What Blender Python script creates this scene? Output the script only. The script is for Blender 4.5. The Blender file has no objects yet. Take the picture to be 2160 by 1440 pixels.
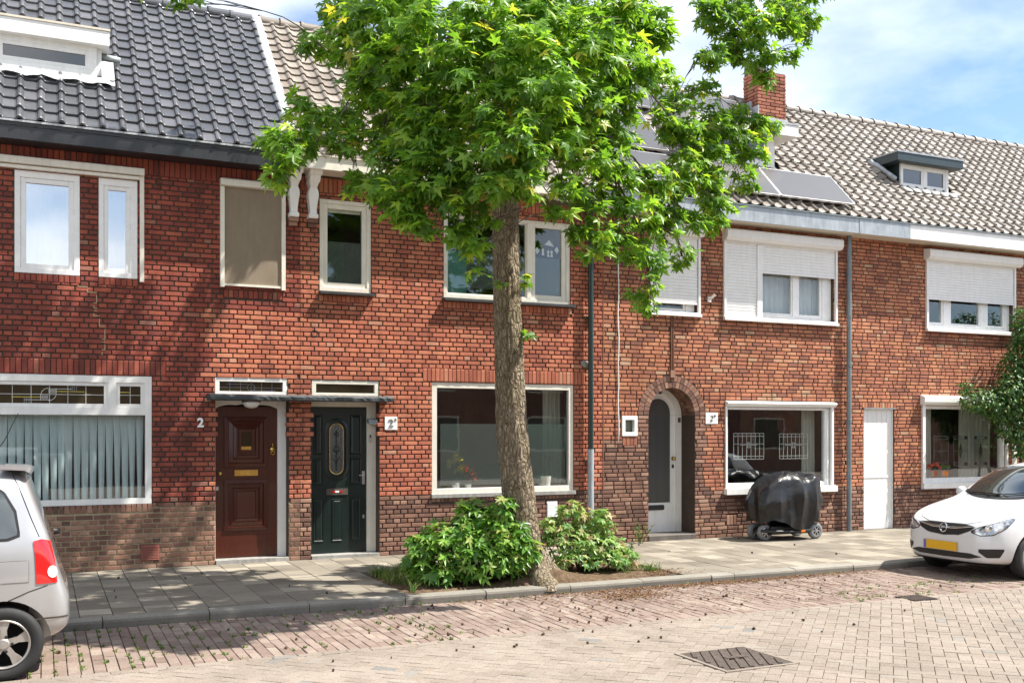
import bpy, bmesh, math, random
import numpy as np
from mathutils import Vector, Matrix, Quaternion, noise
from mathutils.bvhtree import BVHTree
random.seed(11)
rng = np.random.default_rng(5)
sc = bpy.context.scene
COL = sc.collection
R = math.radians

# ------------------------------------------------------------------ camera
cam_d = bpy.data.cameras.new('camera')
cam = bpy.data.objects.new('camera', cam_d)
COL.objects.link(cam)
cam.location = (0, -14, 1.79)
cam.rotation_euler = (R(90), 0, R(-24.804))
cam_d.sensor_width = 36
cam_d.lens = 36 * 2140 / 2160
cam_d.shift_y = 188 / 2160
cam_d.clip_end = 2000
sc.camera = cam

# ------------------------------------------------------------------ sky, sun, exposure
TO_SUN = Vector((0.58, -0.285, 1.0)).normalized()
SUN_EL = math.asin(TO_SUN.z)
SUN_AZ = math.atan2(TO_SUN.x, TO_SUN.y)       # clockwise from +Y
w = bpy.data.worlds.new('World')
sc.world = w
w.use_nodes = True
nt = w.node_tree
for n in list(nt.nodes):
    nt.nodes.remove(n)
def wn(t, **k):
    n = nt.nodes.new(t)
    for a, b in k.items():
        setattr(n, a, b)
    return n
out = wn('ShaderNodeOutputWorld')
bg = wn('ShaderNodeBackground')
bg.inputs['Strength'].default_value = 0.10
sky = wn('ShaderNodeTexSky', sky_type='NISHITA', sun_disc=False)
sky.sun_elevation = SUN_EL
sky.sun_rotation = SUN_AZ
sky.air_density = 1.0
sky.dust_density = 0.3
sky.ozone_density = 3.0
tc = wn('ShaderNodeTexCoord')
mp = wn('ShaderNodeMapping')
mp.inputs['Scale'].default_value = (1.0, 1.0, 2.2)
mp.inputs['Location'].default_value = (-2.495, -0.273, 0.472)
n1 = wn('ShaderNodeTexNoise')
n1.inputs['Scale'].default_value = 1.7
n1.inputs['Detail'].default_value = 9
n1.inputs['Roughness'].default_value = 0.52
n1.inputs['Distortion'].default_value = 0.25
r1 = wn('ShaderNodeValToRGB')
r1.color_ramp.elements[0].position = 0.375
r1.color_ramp.elements[0].color = (0, 0, 0, 1)
r1.color_ramp.elements[1].position = 0.57
r1.color_ramp.elements[1].color = (1, 1, 1, 1)
n2 = wn('ShaderNodeTexNoise')
n2.inputs['Scale'].default_value = 3.1
n2.inputs['Detail'].default_value = 6
r2 = wn('ShaderNodeValToRGB')
r2.color_ramp.elements[0].position = 0.38
r2.color_ramp.elements[0].color = (4.6, 5.1, 5.9, 1)
r2.color_ramp.elements[1].position = 0.62
r2.color_ramp.elements[1].color = (9.4, 9.45, 9.6, 1)
mx = wn('ShaderNodeMix', data_type='RGBA')
L = nt.links.new
L(tc.outputs['Generated'], mp.inputs['Vector'])
L(mp.outputs[0], n1.inputs['Vector'])
L(mp.outputs[0], n2.inputs['Vector'])
L(n1.outputs['Fac'], r1.inputs[0])
L(n2.outputs['Fac'], r2.inputs[0])
L(r1.outputs[0], mx.inputs['Factor'])
L(sky.outputs[0], mx.inputs['A'])
L(r2.outputs[0], mx.inputs['B'])
L(mx.outputs['Result'], bg.inputs['Color'])
L(bg.outputs[0], out.inputs['Surface'])

sun_d = bpy.data.lights.new('sun', 'SUN')
sun_d.energy = 5.0
sun_d.angle = R(0.53)
sun_d.color = (1.0, 0.95, 0.86)
sun = bpy.data.objects.new('sun', sun_d)
COL.objects.link(sun)
sun.rotation_euler = (-TO_SUN).to_track_quat('-Z', 'Y').to_euler()
sun.location = (10, -20, 30)

sc.view_settings.view_transform = 'Standard'
sc.view_settings.look = 'None'
sc.view_settings.exposure = 1.13
sc.view_settings.gamma = 1.0
sc.cycles.max_bounces = 8
sc.cycles.transparent_max_bounces = 24
sc.cycles.caustics_reflective = False
sc.cycles.caustics_refractive = False

# ------------------------------------------------------------------ materials
class NT:
    """small node-graph helper"""
    def __init__(s, name):
        s.m = bpy.data.materials.new(name)
        s.m.use_nodes = True
        s.t = s.m.node_tree
        s.bsdf = s.t.nodes['Principled BSDF']
        s.out = s.t.nodes['Material Output']
    def n(s, t, inputs=None, **k):
        nd = s.t.nodes.new(t)
        for a, b in k.items():
            setattr(nd, a, b)
        for a, b in (inputs or {}).items():
            s.put(nd.inputs[a], b)
        return nd
    def put(s, sock, v):
        if hasattr(v, 'is_output'):
            s.t.links.new(v, sock)
        else:
            sock.default_value = v
    def math(s, op, a, b=0.0, clamp=False):
        nd = s.n('ShaderNodeMath', operation=op, use_clamp=clamp)
        s.put(nd.inputs[0], a); s.put(nd.inputs[1], b)
        return nd.outputs[0]
    def mix(s, fac, a, b, mode='MIX'):
        nd = s.n('ShaderNodeMix', data_type='RGBA', blend_type=mode)
        s.put(nd.inputs['Factor'], fac)
        s.put(nd.inputs['A'], a if hasattr(a, 'is_output') else (*a[:3], 1))
        s.put(nd.inputs['B'], b if hasattr(b, 'is_output') else (*b[:3], 1))
        return nd.outputs['Result']
    def ramp(s, fac, stops, interp='LINEAR'):
        nd = s.n('ShaderNodeValToRGB')
        cr = nd.color_ramp
        cr.interpolation = interp
        while len(cr.elements) < len(stops):
            cr.elements.new(0.5)
        for e, (p, c) in zip(cr.elements, stops):
            e.position = p
            e.color = (*c[:3], 1) if not isinstance(c, (int, float)) else (c, c, c, 1)
        s.put(nd.inputs[0], fac)
        return nd.outputs[0]
    def pos(s):
        return s.n('ShaderNodeNewGeometry').outputs['Position']
    def obj(s):
        return s.n('ShaderNodeTexCoord').outputs['Object']
    def noise(s, vec, scale, detail=4, rough=0.55, dist=0.0):
        nd = s.n('ShaderNodeTexNoise', {'Vector': vec, 'Scale': scale, 'Detail': detail, 'Roughness': rough, 'Distortion': dist})
        return nd.outputs['Fac']
    def scalev(s, vec, v):
        nd = s.n('ShaderNodeVectorMath', operation='MULTIPLY')
        s.put(nd.inputs[0], vec); nd.inputs[1].default_value = v
        return nd.outputs[0]
    def rnd(s):
        a = s.n('ShaderNodeAttribute', attribute_name='rnd', attribute_type='GEOMETRY').outputs['Fac']
        o = s.n('ShaderNodeObjectInfo').outputs['Random']
        return s.math('FRACT', s.math('ADD', a, o))
    def bump(s, h, strength=0.3, dist=0.01):
        nd = s.n('ShaderNodeBump', {'Height': h, 'Strength': strength, 'Distance': dist})
        s.put(s.bsdf.inputs['Normal'], nd.outputs[0])
        return nd.outputs[0]
    def set(s, **k):
        for a, b in k.items():
            key = {'color': 'Base Color', 'rough': 'Roughness', 'metal': 'Metallic', 'spec': 'Specular IOR Level',
                   'coat': 'Coat Weight', 'coat_rough': 'Coat Roughness', 'trans': 'Transmission Weight', 'alpha': 'Alpha',
                   'emit': 'Emission Color', 'emit_s': 'Emission Strength'}[a]
            if isinstance(b, tuple) and len(b) == 3:
                b = (*b, 1)
            s.put(s.bsdf.inputs[key], b)
        return s

M = {}
def plain(name, col, rough=0.5, metal=0.0, spec=0.5, dirt=0.12, scale=6.0, coat=0.0, bump=0.0):
    """painted / moulded surface with faint soiling so that it is never one flat colour"""
    g = NT(name)
    v = g.obj()
    d = g.noise(v, scale, 6, 0.6)
    d2 = g.noise(g.scalev(v, (1, 1, 0.15)), scale * 3, 3)
    k = g.math('MULTIPLY', g.math('ADD', d, d2), 0.5)
    k = g.ramp(k, [(0.35, 1 - dirt * 2), (0.6, 1.0)])
    g.set(color=g.mix(1.0, col, k, 'MULTIPLY'), rough=rough, metal=metal, spec=spec, coat=coat)
    rr = g.math('ADD', g.math('MULTIPLY', d, 0.2), rough - 0.1, clamp=True)
    g.set(rough=rr)
    if bump:
        g.bump(d2, bump, 0.004)
    M[name] = g.m
    return g.m

def brick_mat(name, stops, rough=0.85, stain=(0.68, 1.12), pale=0.2, bump=0.5):
    g = NT(name)
    p = g.pos()
    c = g.ramp(g.rnd(), stops)
    big = g.noise(p, 0.9, 5, 0.6)
    c = g.mix(1.0, c, g.ramp(big, [(0.3, stain[0]), (0.7, stain[1])]), 'MULTIPLY')
    run = g.noise(g.scalev(p, (1, 1, 0.14)), 5.5, 5, 0.6)
    c = g.mix(1.0, c, g.ramp(run, [(0.32, 0.74), (0.5, 1.0), (0.75, 1.06)]), 'MULTIPLY')
    f = g.noise(p, 55, 4, 0.65)
    c = g.mix(1.0, c, g.ramp(f, [(0.25, 0.72), (0.75, 1.22)]), 'MULTIPLY')
    pl = g.ramp(g.noise(g.scalev(p, (1, 1, 2.2)), 7.0, 6, 0.7), [(0.58, 0.0), (0.78, 1.0)])
    c = g.mix(g.math('MULTIPLY', pl, pale), c, (0.52, 0.46, 0.40))
    g.set(color=c, rough=rough, spec=0.25)
    h = g.math('ADD', g.noise(p, 120, 3), g.math('MULTIPLY', f, 1.5))
    g.bump(h, bump, 0.004)
    M[name] = g.m

brick_mat('brick_red', [(0, (0.320, 0.102, 0.070)), (0.2, (0.427, 0.136, 0.084)), (0.6, (0.514, 0.174, 0.103)), (0.93, (0.563, 0.210, 0.120)), (1, (0.524, 0.270, 0.180))])
brick_mat('brick_red_shaded', [(0, (0.17, 0.052, 0.042)), (0.25, (0.25, 0.066, 0.049)), (0.7, (0.33, 0.082, 0.056)), (0.95, (0.385, 0.105, 0.064)), (1, (0.33, 0.16, 0.12))], pale=0.16)  # copy of the red brick with shade put into its colour
brick_mat('brick_orange', [(0, (0.260, 0.113, 0.078)), (0.2, (0.391, 0.152, 0.094)), (0.6, (0.493, 0.196, 0.109)), (0.9, (0.539, 0.242, 0.130)), (1, (0.502, 0.319, 0.208))])
brick_mat('brick_brown', [(0, (0.13, 0.075, 0.057)), (0.3, (0.21, 0.112, 0.082)), (0.7, (0.285, 0.152, 0.106)), (1, (0.37, 0.225, 0.16))], stain=(0.8, 1.1), pale=0.14)
brick_mat('brick_chimney', [(0, (0.24, 0.09, 0.06)), (0.5, (0.42, 0.15, 0.095)), (1, (0.5, 0.22, 0.14))])
def mortar_mat(name, col):
    g = NT(name)
    p = g.pos()
    c = g.mix(g.noise(p, 8, 6, 0.7), tuple(x * 0.6 for x in col), tuple(min(1, x * 1.35) for x in col))
    g.set(color=c, rough=0.95, spec=0.1)
    g.bump(g.noise(p, 150, 2), 0.5, 0.003)
    M[name] = g.m
mortar_mat('mortar_grey', (0.085, 0.062, 0.05))
mortar_mat('mortar_pale', (0.42, 0.35, 0.23))

def tile_mat(name, stops, rough, lichen=0.0, coat=0.0):
    g = NT(name)
    p = g.pos()
    c = g.ramp(g.rnd(), stops)
    c = g.mix(1.0, c, g.ramp(g.noise(p, 2.0, 6, 0.65), [(0.3, 0.75), (0.7, 1.12)]), 'MULTIPLY')
    f = g.noise(p, 40, 5, 0.7)
    c = g.mix(1.0, c, g.ramp(f, [(0.3, 0.78), (0.7, 1.15)]), 'MULTIPLY')
    if lichen:
        l = g.ramp(g.noise(p, 16, 6, 0.75), [(0.55, 0.0), (0.72, 1.0)])
        c = g.mix(g.math('MULTIPLY', l, lichen), c, (0.10, 0.085, 0.06))
    g.set(color=c, rough=rough, spec=0.5, coat=coat)
    g.bump(f, 0.25, 0.004)
    M[name] = g.m
tile_mat('tile_slate', [(0, (0.075, 0.078, 0.088)), (0.6, (0.10, 0.103, 0.115)), (1, (0.135, 0.135, 0.148))], 0.30)
tile_mat('tile_brown', [(0, (0.166, 0.135, 0.111)), (0.5, (0.230, 0.195, 0.164)), (1, (0.294, 0.256, 0.221))], 0.62, lichen=0.45)
tile_mat('tile_grey', [(0, (0.176, 0.150, 0.128)), (0.5, (0.242, 0.211, 0.183)), (1, (0.304, 0.268, 0.238))], 0.58, lichen=0.3)

plain('white_paint', (0.80, 0.795, 0.77), 0.35, dirt=0.05)
plain('cream_paint', (0.76, 0.72, 0.63), 0.4, dirt=0.07)
plain('white_plastic', (0.82, 0.82, 0.81), 0.28, dirt=0.03)
plain('shutter_white', (0.78, 0.775, 0.76), 0.4, dirt=0.04)
plain('soffit_cream', (0.66, 0.60, 0.50), 0.6, dirt=0.08)
plain('anthracite', (0.022, 0.024, 0.028), 0.42, dirt=0.15)
plain('dormer_dark', (0.03, 0.048, 0.056), 0.45, dirt=0.1)
plain('zinc', (0.40, 0.435, 0.46), 0.5, metal=0.35, dirt=0.16)
plain('zinc_dark', (0.20, 0.235, 0.25), 0.5, metal=0.3, dirt=0.16)
plain('lead', (0.50, 0.52, 0.54), 0.5, metal=0.25, dirt=0.22, scale=12, bump=0.5)
plain('pipe_green', (0.012, 0.03, 0.028), 0.35, dirt=0.1)
plain('pipe_grey', (0.36, 0.40, 0.44), 0.5, dirt=0.15)
plain('black_plastic', (0.014, 0.014, 0.015), 0.45, dirt=0.15)
plain('rubber', (0.022, 0.022, 0.022), 0.75, dirt=0.2)
plain('brass', (0.62, 0.40, 0.11), 0.28, metal=1.0, dirt=0.1)
plain('chrome', (0.78, 0.78, 0.80), 0.12, metal=1.0, dirt=0.05)
plain('aluminium', (0.55, 0.55, 0.56), 0.35, metal=0.9, dirt=0.12)
plain('alloy_dull', (0.46, 0.43, 0.40), 0.4, metal=0.6, dirt=0.2)
plain('slate', (0.045, 0.05, 0.052), 0.6, dirt=0.2)
plain('canopy_grey', (0.055, 0.066, 0.072), 0.7, dirt=0.25, bump=0.6)
plain('screen_fabric', (0.24, 0.19, 0.135), 0.85, dirt=0.06, bump=0.2)
plain('door_green', (0.006, 0.015, 0.013), 0.35, dirt=0.12)
plain('stone_grey', (0.33, 0.32, 0.30), 0.8, dirt=0.2, bump=0.4)
plain('step_dark', (0.13, 0.115, 0.10), 0.8, dirt=0.2, bump=0.4)
plain('vent_red', (0.25, 0.075, 0.05), 0.7)
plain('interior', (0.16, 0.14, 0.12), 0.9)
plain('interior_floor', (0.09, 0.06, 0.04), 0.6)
plain('came_white', (0.70, 0.70, 0.68), 0.4)
plain('came_lead', (0.25, 0.26, 0.27), 0.4, metal=0.5)
plain('came_yellow', (0.65, 0.55, 0.10), 0.5)
plain('glass_violet', (0.03, 0.025, 0.07), 0.15)
plain('number_white', (0.85, 0.85, 0.83), 0.35, dirt=0.02)
plain('number_black', (0.02, 0.02, 0.022), 0.4)
plain('iron', (0.12, 0.095, 0.08), 0.6, metal=0.4, dirt=0.25, scale=20)
plain('orange_plastic', (0.75, 0.20, 0.02), 0.35)
plain('wheel_grey', (0.22, 0.225, 0.23), 0.7, dirt=0.15)
plain('terracotta', (0.42, 0.14, 0.06), 0.8)
plain('pot_white', (0.70, 0.69, 0.66), 0.5)
plain('plate_yellow', (0.72, 0.40, 0.01), 0.45, dirt=0.02)
plain('plate_blue', (0.13, 0.12, 0.36), 0.45, dirt=0.02)
plain('car_dark', (0.012, 0.012, 0.013), 0.5, dirt=0.1)

def cloth(name, col, transl=0.35):
    g = NT(name)
    v = g.obj()
    k = g.noise(g.scalev(v, (30, 30, 1.0)), 3, 3)
    c = g.mix(1.0, col, g.ramp(k, [(0.3, 0.85), (0.7, 1.08)]), 'MULTIPLY')
    d = g.n('ShaderNodeBsdfDiffuse', {'Color': c})
    t = g.n('ShaderNodeBsdfTranslucent', {'Color': c})
    ms = g.n('ShaderNodeMixShader', {0: transl})
    g.t.links.new(d.outputs[0], ms.inputs[1]); g.t.links.new(t.outputs[0], ms.inputs[2])
    g.t.links.new(ms.outputs[0], g.out.inputs['Surface'])
    M[name] = g.m
cloth('curtain_blue', (0.66, 0.78, 0.80), 0.15)
cloth('curtain_white', (0.80, 0.80, 0.80), 0.3)
cloth('curtain_cream', (0.62, 0.62, 0.55), 0.3)

def glass(name, tint, gain, base, rough=0.0):
    g = NT(name)
    bk = g.n('ShaderNodeNewGeometry').outputs['Backfacing']
    ior = g.math('SUBTRACT', 1.5, g.math('MULTIPLY', bk, 1.5 - 1 / 1.5))      # the far side of the thin pane reflects like the near one
    fr = g.n('ShaderNodeFresnel', {'IOR': ior}).outputs[0]
    f = g.math('ADD', g.math('MULTIPLY', fr, gain), base, clamp=True)
    tr = g.n('ShaderNodeBsdfTransparent', {'Color': (*tint, 1)})
    gl = g.n('ShaderNodeBsdfGlossy', {'Color': (0.95, 0.97, 1.0, 1), 'Roughness': rough})
    wv = g.noise(g.pos(), 2.2, 2)
    b = g.n('ShaderNodeBump', {'Height': wv, 'Strength': 0.02, 'Distance': 0.02})
    g.t.links.new(b.outputs[0], gl.inputs['Normal'])
    ms = g.n('ShaderNodeMixShader', {0: f})
    g.t.links.new(tr.outputs[0], ms.inputs[1]); g.t.links.new(gl.outputs[0], ms.inputs[2])
    g.t.links.new(ms.outputs[0], g.out.inputs['Surface'])
    M[name] = g.m
glass('glass', (0.93, 0.95, 0.94), 1.1, 0.01)
glass('glass_sky', (0.75, 0.80, 0.82), 4.5, 0.25)
def frosted(name, col, fac):
    g = NT(name)
    d = g.n('ShaderNodeBsdfDiffuse', {'Color': (*col, 1)})
    t = g.n('ShaderNodeBsdfTranslucent', {'Color': (*col, 1)})
    tr = g.n('ShaderNodeBsdfTransparent', {'Color': (0.85, 0.92, 0.9, 1)})
    m1 = g.n('ShaderNodeMixShader', {0: 0.5})
    m2 = g.n('ShaderNodeMixShader', {0: fac})
    lk = g.t.links.new
    lk(d.outputs[0], m1.inputs[1]); lk(t.outputs[0], m1.inputs[2])
    lk(tr.outputs[0], m2.inputs[1]); lk(m1.outputs[0], m2.inputs[2])
    lk(m2.outputs[0], g.out.inputs['Surface'])
    M[name] = g.m
frosted('film', (0.32, 0.37, 0.35), 0.42)
frosted('film_teal', (0.22, 0.50, 0.45), 0.8)
g = NT('reeded_glass')
g.set(color=(0.035, 0.04, 0.04), rough=0.12, spec=0.8)
rd = g.n('ShaderNodeTexWave', {'Vector': g.obj(), 'Scale': 14.0}, wave_type='BANDS', bands_direction='X').outputs['Fac']
g.set(color=g.mix(rd, (0.02, 0.024, 0.024), (0.10, 0.11, 0.11)))
g.bump(rd, 0.6, 0.01)
M['reeded_glass'] = g.m
g = NT('dark_glass')
g.set(color=g.mix(g.noise(g.obj(), 3, 3), (0.02, 0.016, 0.010), (0.07, 0.055, 0.03)), rough=0.06, spec=0.5)
M['dark_glass'] = g.m
g = NT('solar_glass')
sv = g.noise(g.pos(), 0.8, 3)
g.set(color=g.mix(sv, (0.022, 0.021, 0.024), (0.04, 0.037, 0.040)), rough=0.28, spec=0.6, coat=0.2)
M['solar_glass'] = g.m
g = NT('car_glass')
fr_ = g.math('ADD', g.math('MULTIPLY', g.n('ShaderNodeFresnel', {'IOR': 1.5}).outputs[0], 2.2), 0.06, clamp=True)
gl_ = g.n('ShaderNodeBsdfGlossy', {'Color': (0.9, 0.95, 1.0, 1), 'Roughness': 0.02})
df_ = g.n('ShaderNodeBsdfDiffuse', {'Color': g.mix(g.noise(g.obj(), 2.5, 3), (0.008, 0.012, 0.011), (0.05, 0.06, 0.055))})
ms_ = g.n('ShaderNodeMixShader', {0: fr_})
g.t.links.new(df_.outputs[0], ms_.inputs[1]); g.t.links.new(gl_.outputs[0], ms_.inputs[2])
g.t.links.new(ms_.outputs[0], g.out.inputs['Surface'])
M['car_glass'] = g.m
# varnished hardwood of the front door
g = NT('door_wood')
v = g.scalev(g.obj(), (14, 14, 1.2))
k = g.noise(v, 2.5, 6, 0.6, 0.6)
g.set(color=g.mix(k, (0.030, 0.0065, 0.004), (0.10, 0.020, 0.010)), rough=0.28, spec=0.4, coat=0.15)
g.bump(k, 0.1, 0.003)
M['door_wood'] = g.m

def car_paint(name, col, metal, rough, coat=1.0, flake=0.0):
    g = NT(name)
    v = g.obj()
    d = g.ramp(g.noise(v, 2.0, 5, 0.6), [(0.3, 0.94), (0.7, 1.02)])
    c = g.mix(1.0, col, d, 'MULTIPLY')
    z = g.n('ShaderNodeSeparateXYZ', {0: v}).outputs['Z']
    dirt = g.math('MULTIPLY', g.ramp(z, [(0.15, 1.0), (0.5, 0.0)]), g.noise(v, 9, 6, 0.7))
    c = g.mix(g.math('MULTIPLY', dirt, 0.45), c, (0.28, 0.24, 0.19))
    g.set(color=c, metal=metal, rough=rough, coat=coat, coat_rough=0.04, spec=0.5)
    if flake:
        g.bump(g.noise(v, 900, 2), flake, 0.001)
    M[name] = g.m
car_paint('paint_white', (0.66, 0.67, 0.68), 0.0, 0.35)
car_paint('paint_silver', (0.47, 0.475, 0.485), 0.55, 0.34, flake=0.05)
g = NT('tail_lens')
g.set(color=(0.55, 0.012, 0.012), rough=0.12, spec=0.6, coat=1.0, trans=0.0)
g.bump(g.n('ShaderNodeTexWave', {'Vector': g.obj(), 'Scale': 40.0}).outputs['Fac'], 0.08, 0.002)
M['tail_lens'] = g.m
g = NT('head_lens')
hv = g.noise(g.obj(), 11, 3)
g.set(color=g.ramp(hv, [(0.35, (0.03, 0.032, 0.035)), (0.5, (0.35, 0.36, 0.37)), (0.7, (0.75, 0.76, 0.78))]), metal=0.6, rough=0.12, coat=1.0)
M['head_lens'] = g.m
# black polythene cover
g = NT('bin_liner')
v = g.obj()
h = g.math('ADD', g.noise(v, 6, 4, 0.5, 0.8), g.math('MULTIPLY', g.noise(v, 20, 3, 0.5, 0.6), 0.25))
g.set(color=(0.010, 0.010, 0.011), rough=0.33, spec=0.5)
g.bump(h, 0.3, 0.03)
M['bin_liner'] = g.m

# ---- ground
def slab_mat(name, stops, sp=60, moss=0.0, stain=(0.8, 1.1)):
    g = NT(name)
    p = g.pos()
    c = g.ramp(g.rnd(), stops)
    c = g.mix(1.0, c, g.ramp(g.noise(p, 1.3, 6, 0.65), [(0.3, stain[0]), (0.7, stain[1])]), 'MULTIPLY')
    f = g.noise(p, sp, 4, 0.7)
    c = g.mix(1.0, c, g.ramp(f, [(0.3, 0.70), (0.7, 1.25)]), 'MULTIPLY')
    if moss:
        mm = g.ramp(g.noise(p, 5, 6, 0.7), [(0.56, 0.0), (0.75, 1.0)])
        c = g.mix(g.math('MULTIPLY', mm, moss), c, (0.12, 0.105, 0.06))
    g.set(color=c, rough=0.9, spec=0.2)
    g.bump(f, 0.4, 0.004)
    M[name] = g.m
slab_mat('slab', [(0, (0.166, 0.144, 0.114)), (0.3, (0.198, 0.175, 0.141)), (0.75, (0.235, 0.208, 0.168)), (0.9, (0.281, 0.248, 0.201)), (1, (0.322, 0.285, 0.230))], 90, moss=0.25)
slab_mat('slab_joint', [(0, (0.10, 0.085, 0.065)), (1, (0.10, 0.085, 0.065))], 40)
slab_mat('kerb_stone', [(0, (0.209, 0.195, 0.166)), (1, (0.266, 0.247, 0.214))], 110, moss=0.35)
slab_mat('clinker', [(0, (0.184, 0.133, 0.110)), (0.35, (0.216, 0.161, 0.135)), (0.8, (0.247, 0.191, 0.162)), (1, (0.271, 0.223, 0.184))], 70, moss=0.3)
slab_mat('paver', [(0, (0.216, 0.180, 0.148)), (0.3, (0.233, 0.195, 0.163)), (0.92, (0.255, 0.216, 0.181)), (0.985, (0.246, 0.216, 0.185)), (1, (0.167, 0.163, 0.154))], 70, moss=0.15)
slab_mat('sand_joint', [(0, (0.175, 0.14, 0.10)), (1, (0.175, 0.14, 0.10))], 30, moss=0.6)
slab_mat('ground', [(0, (0.34, 0.29, 0.25)), (1, (0.34, 0.29, 0.25))], 20)
g = NT('soil')
p = g.pos()
k = g.noise(p, 14, 7, 0.7)
g.set(color=g.ramp(k, [(0.3, (0.055, 0.036, 0.023)), (0.6, (0.14, 0.095, 0.06)), (0.8, (0.27, 0.20, 0.13))]), rough=0.95, spec=0.1)
g.bump(k, 0.8, 0.03)
M['soil'] = g.m
g = NT('bark')
p = g.obj()
k = g.noise(g.scalev(p, (1, 1, 0.3)), 34, 8, 0.75, 0.8)
q = g.noise(p, 4, 5, 0.6)
c = g.ramp(k, [(0.28, (0.09, 0.068, 0.044)), (0.45, (0.24, 0.19, 0.128)), (0.62, (0.46, 0.385, 0.285))])
c = g.mix(g.ramp(q, [(0.45, 0.0), (0.7, 0.4)]), c, (0.16, 0.13, 0.045))
wp = g.n('ShaderNodeVectorMath', operation='ADD')
g.put(wp.inputs[0], g.scalev(p, (1, 1, 0.38)))
nz_ = g.n('ShaderNodeTexNoise', {'Vector': p, 'Scale': 9.0, 'Detail': 3.0})
g.put(wp.inputs[1], g.scalev(nz_.outputs['Color'], (0.07, 0.07, 0.07)))
vo = g.n('ShaderNodeTexVoronoi', {'Vector': wp.outputs[0], 'Scale': 24.0}, feature='DISTANCE_TO_EDGE').outputs['Distance']
crk = g.ramp(vo, [(0.02, 1.0), (0.16, 0.0)])
c = g.mix(g.math('MULTIPLY', crk, 0.42), c, (0.045, 0.032, 0.02))
s2 = g.ramp(g.noise(p, 11, 4, 0.6), [(0.64, 0.0), (0.70, 1.0)])
c = g.mix(g.math('MULTIPLY', s2, 0.8), c, (0.02, 0.015, 0.01))
g.set(color=c, rough=0.92, spec=0.15)
g.bump(g.math('ADD', k, g.math('MULTIPLY', g.ramp(vo, [(0.0, 0.0), (0.25, 1.0)]), 0.9)), 1.0, 0.03)
M['bark'] = g.m
plain('twig', (0.10, 0.075, 0.05), 0.8)
plain('gum_ball', (0.075, 0.04, 0.022), 0.9)
def leaf_mat(name, stops, transl, tcol, rough=0.38):
    g = NT(name)
    c = g.ramp(g.rnd(), stops)
    p = g.pos()
    c = g.mix(1.0, c, g.ramp(g.noise(p, 30, 3), [(0.3, 0.85), (0.7, 1.15)]), 'MULTIPLY')
    tc_ = g.mix(1.0, c, tcol, 'MULTIPLY')
    g.set(color=c, rough=rough, spec=0.4)
    t = g.n('ShaderNodeBsdfTranslucent', {'Color': tc_})
    ms = g.n('ShaderNodeMixShader', {0: transl})
    g.t.links.new(g.bsdf.outputs[0], ms.inputs[1]); g.t.links.new(t.outputs[0], ms.inputs[2])
    g.t.links.new(ms.outputs[0], g.out.inputs['Surface'])
    M[name] = g.m
leaf_mat('leaf', [(0, (0.061, 0.147, 0.020)), (0.4, (0.104, 0.224, 0.027)), (0.78, (0.159, 0.301, 0.034)), (0.96, (0.254, 0.384, 0.041)), (1, (0.425, 0.401, 0.071))], 0.48, (2.2, 2.0, 1.0))
leaf_mat('bush_leaf', [(0, (0.065, 0.17, 0.03)), (0.5, (0.115, 0.25, 0.035)), (0.85, (0.19, 0.34, 0.05)), (1, (0.32, 0.33, 0.10))], 0.35, (2.0, 1.9, 1.2))
leaf_mat('bush_leaf_pale', [(0, (0.09, 0.20, 0.05)), (0.5, (0.19, 0.33, 0.07)), (0.8, (0.33, 0.42, 0.14)), (0.92, (0.40, 0.40, 0.20)), (1, (0.32, 0.14, 0.09))], 0.35, (1.8, 1.7, 1.2))
leaf_mat('vine_leaf', [(0, (0.03, 0.085, 0.02)), (0.6, (0.055, 0.13, 0.028)), (0.93, (0.09, 0.18, 0.03)), (1, (0.22, 0.24, 0.05))], 0.3, (2.0, 1.9, 1.2))
leaf_mat('grass', [(0, (0.06, 0.13, 0.025)), (0.6, (0.11, 0.19, 0.035)), (1, (0.26, 0.24, 0.09))], 0.3, (1.6, 1.6, 1.2), 0.6)
leaf_mat('litter', [(0, (0.075, 0.035, 0.018)), (0.6, (0.17, 0.085, 0.04)), (1, (0.30, 0.19, 0.10))], 0.1, (1.2, 1.1, 1.0), 0.8)
leaf_mat('flower_yellow', [(0, (0.75, 0.5, 0.03)), (1, (0.8, 0.6, 0.05))], 0.3, (1, 1, 1))
leaf_mat('flower_red', [(0, (0.75, 0.10, 0.05)), (1, (0.7, 0.16, 0.06))], 0.3, (1, 1, 1))

# ------------------------------------------------------------------ objects
def tag(o, label=None, cat=None, group=None, kind=None):
    if label: o['label'] = label
    if cat: o['category'] = cat
    if group: o['group'] = group
    if kind: o['kind'] = kind
    return o
def thing(name, loc, label, cat, group=None, rz=0.0):
    o = bpy.data.objects.new(name, None)
    o.empty_display_size = 0.2
    COL.objects.link(o)
    o.location = loc
    o.rotation_euler = (0, 0, rz)
    return tag(o, label, cat, group)
def attach(o, parent, world=True):
    if parent is None:
        return o
    o.parent = parent
    if world and parent.parent is None and parent.type == 'EMPTY':
        o.matrix_parent_inverse = Matrix.Translation(parent.location).inverted()
    return o

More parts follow.
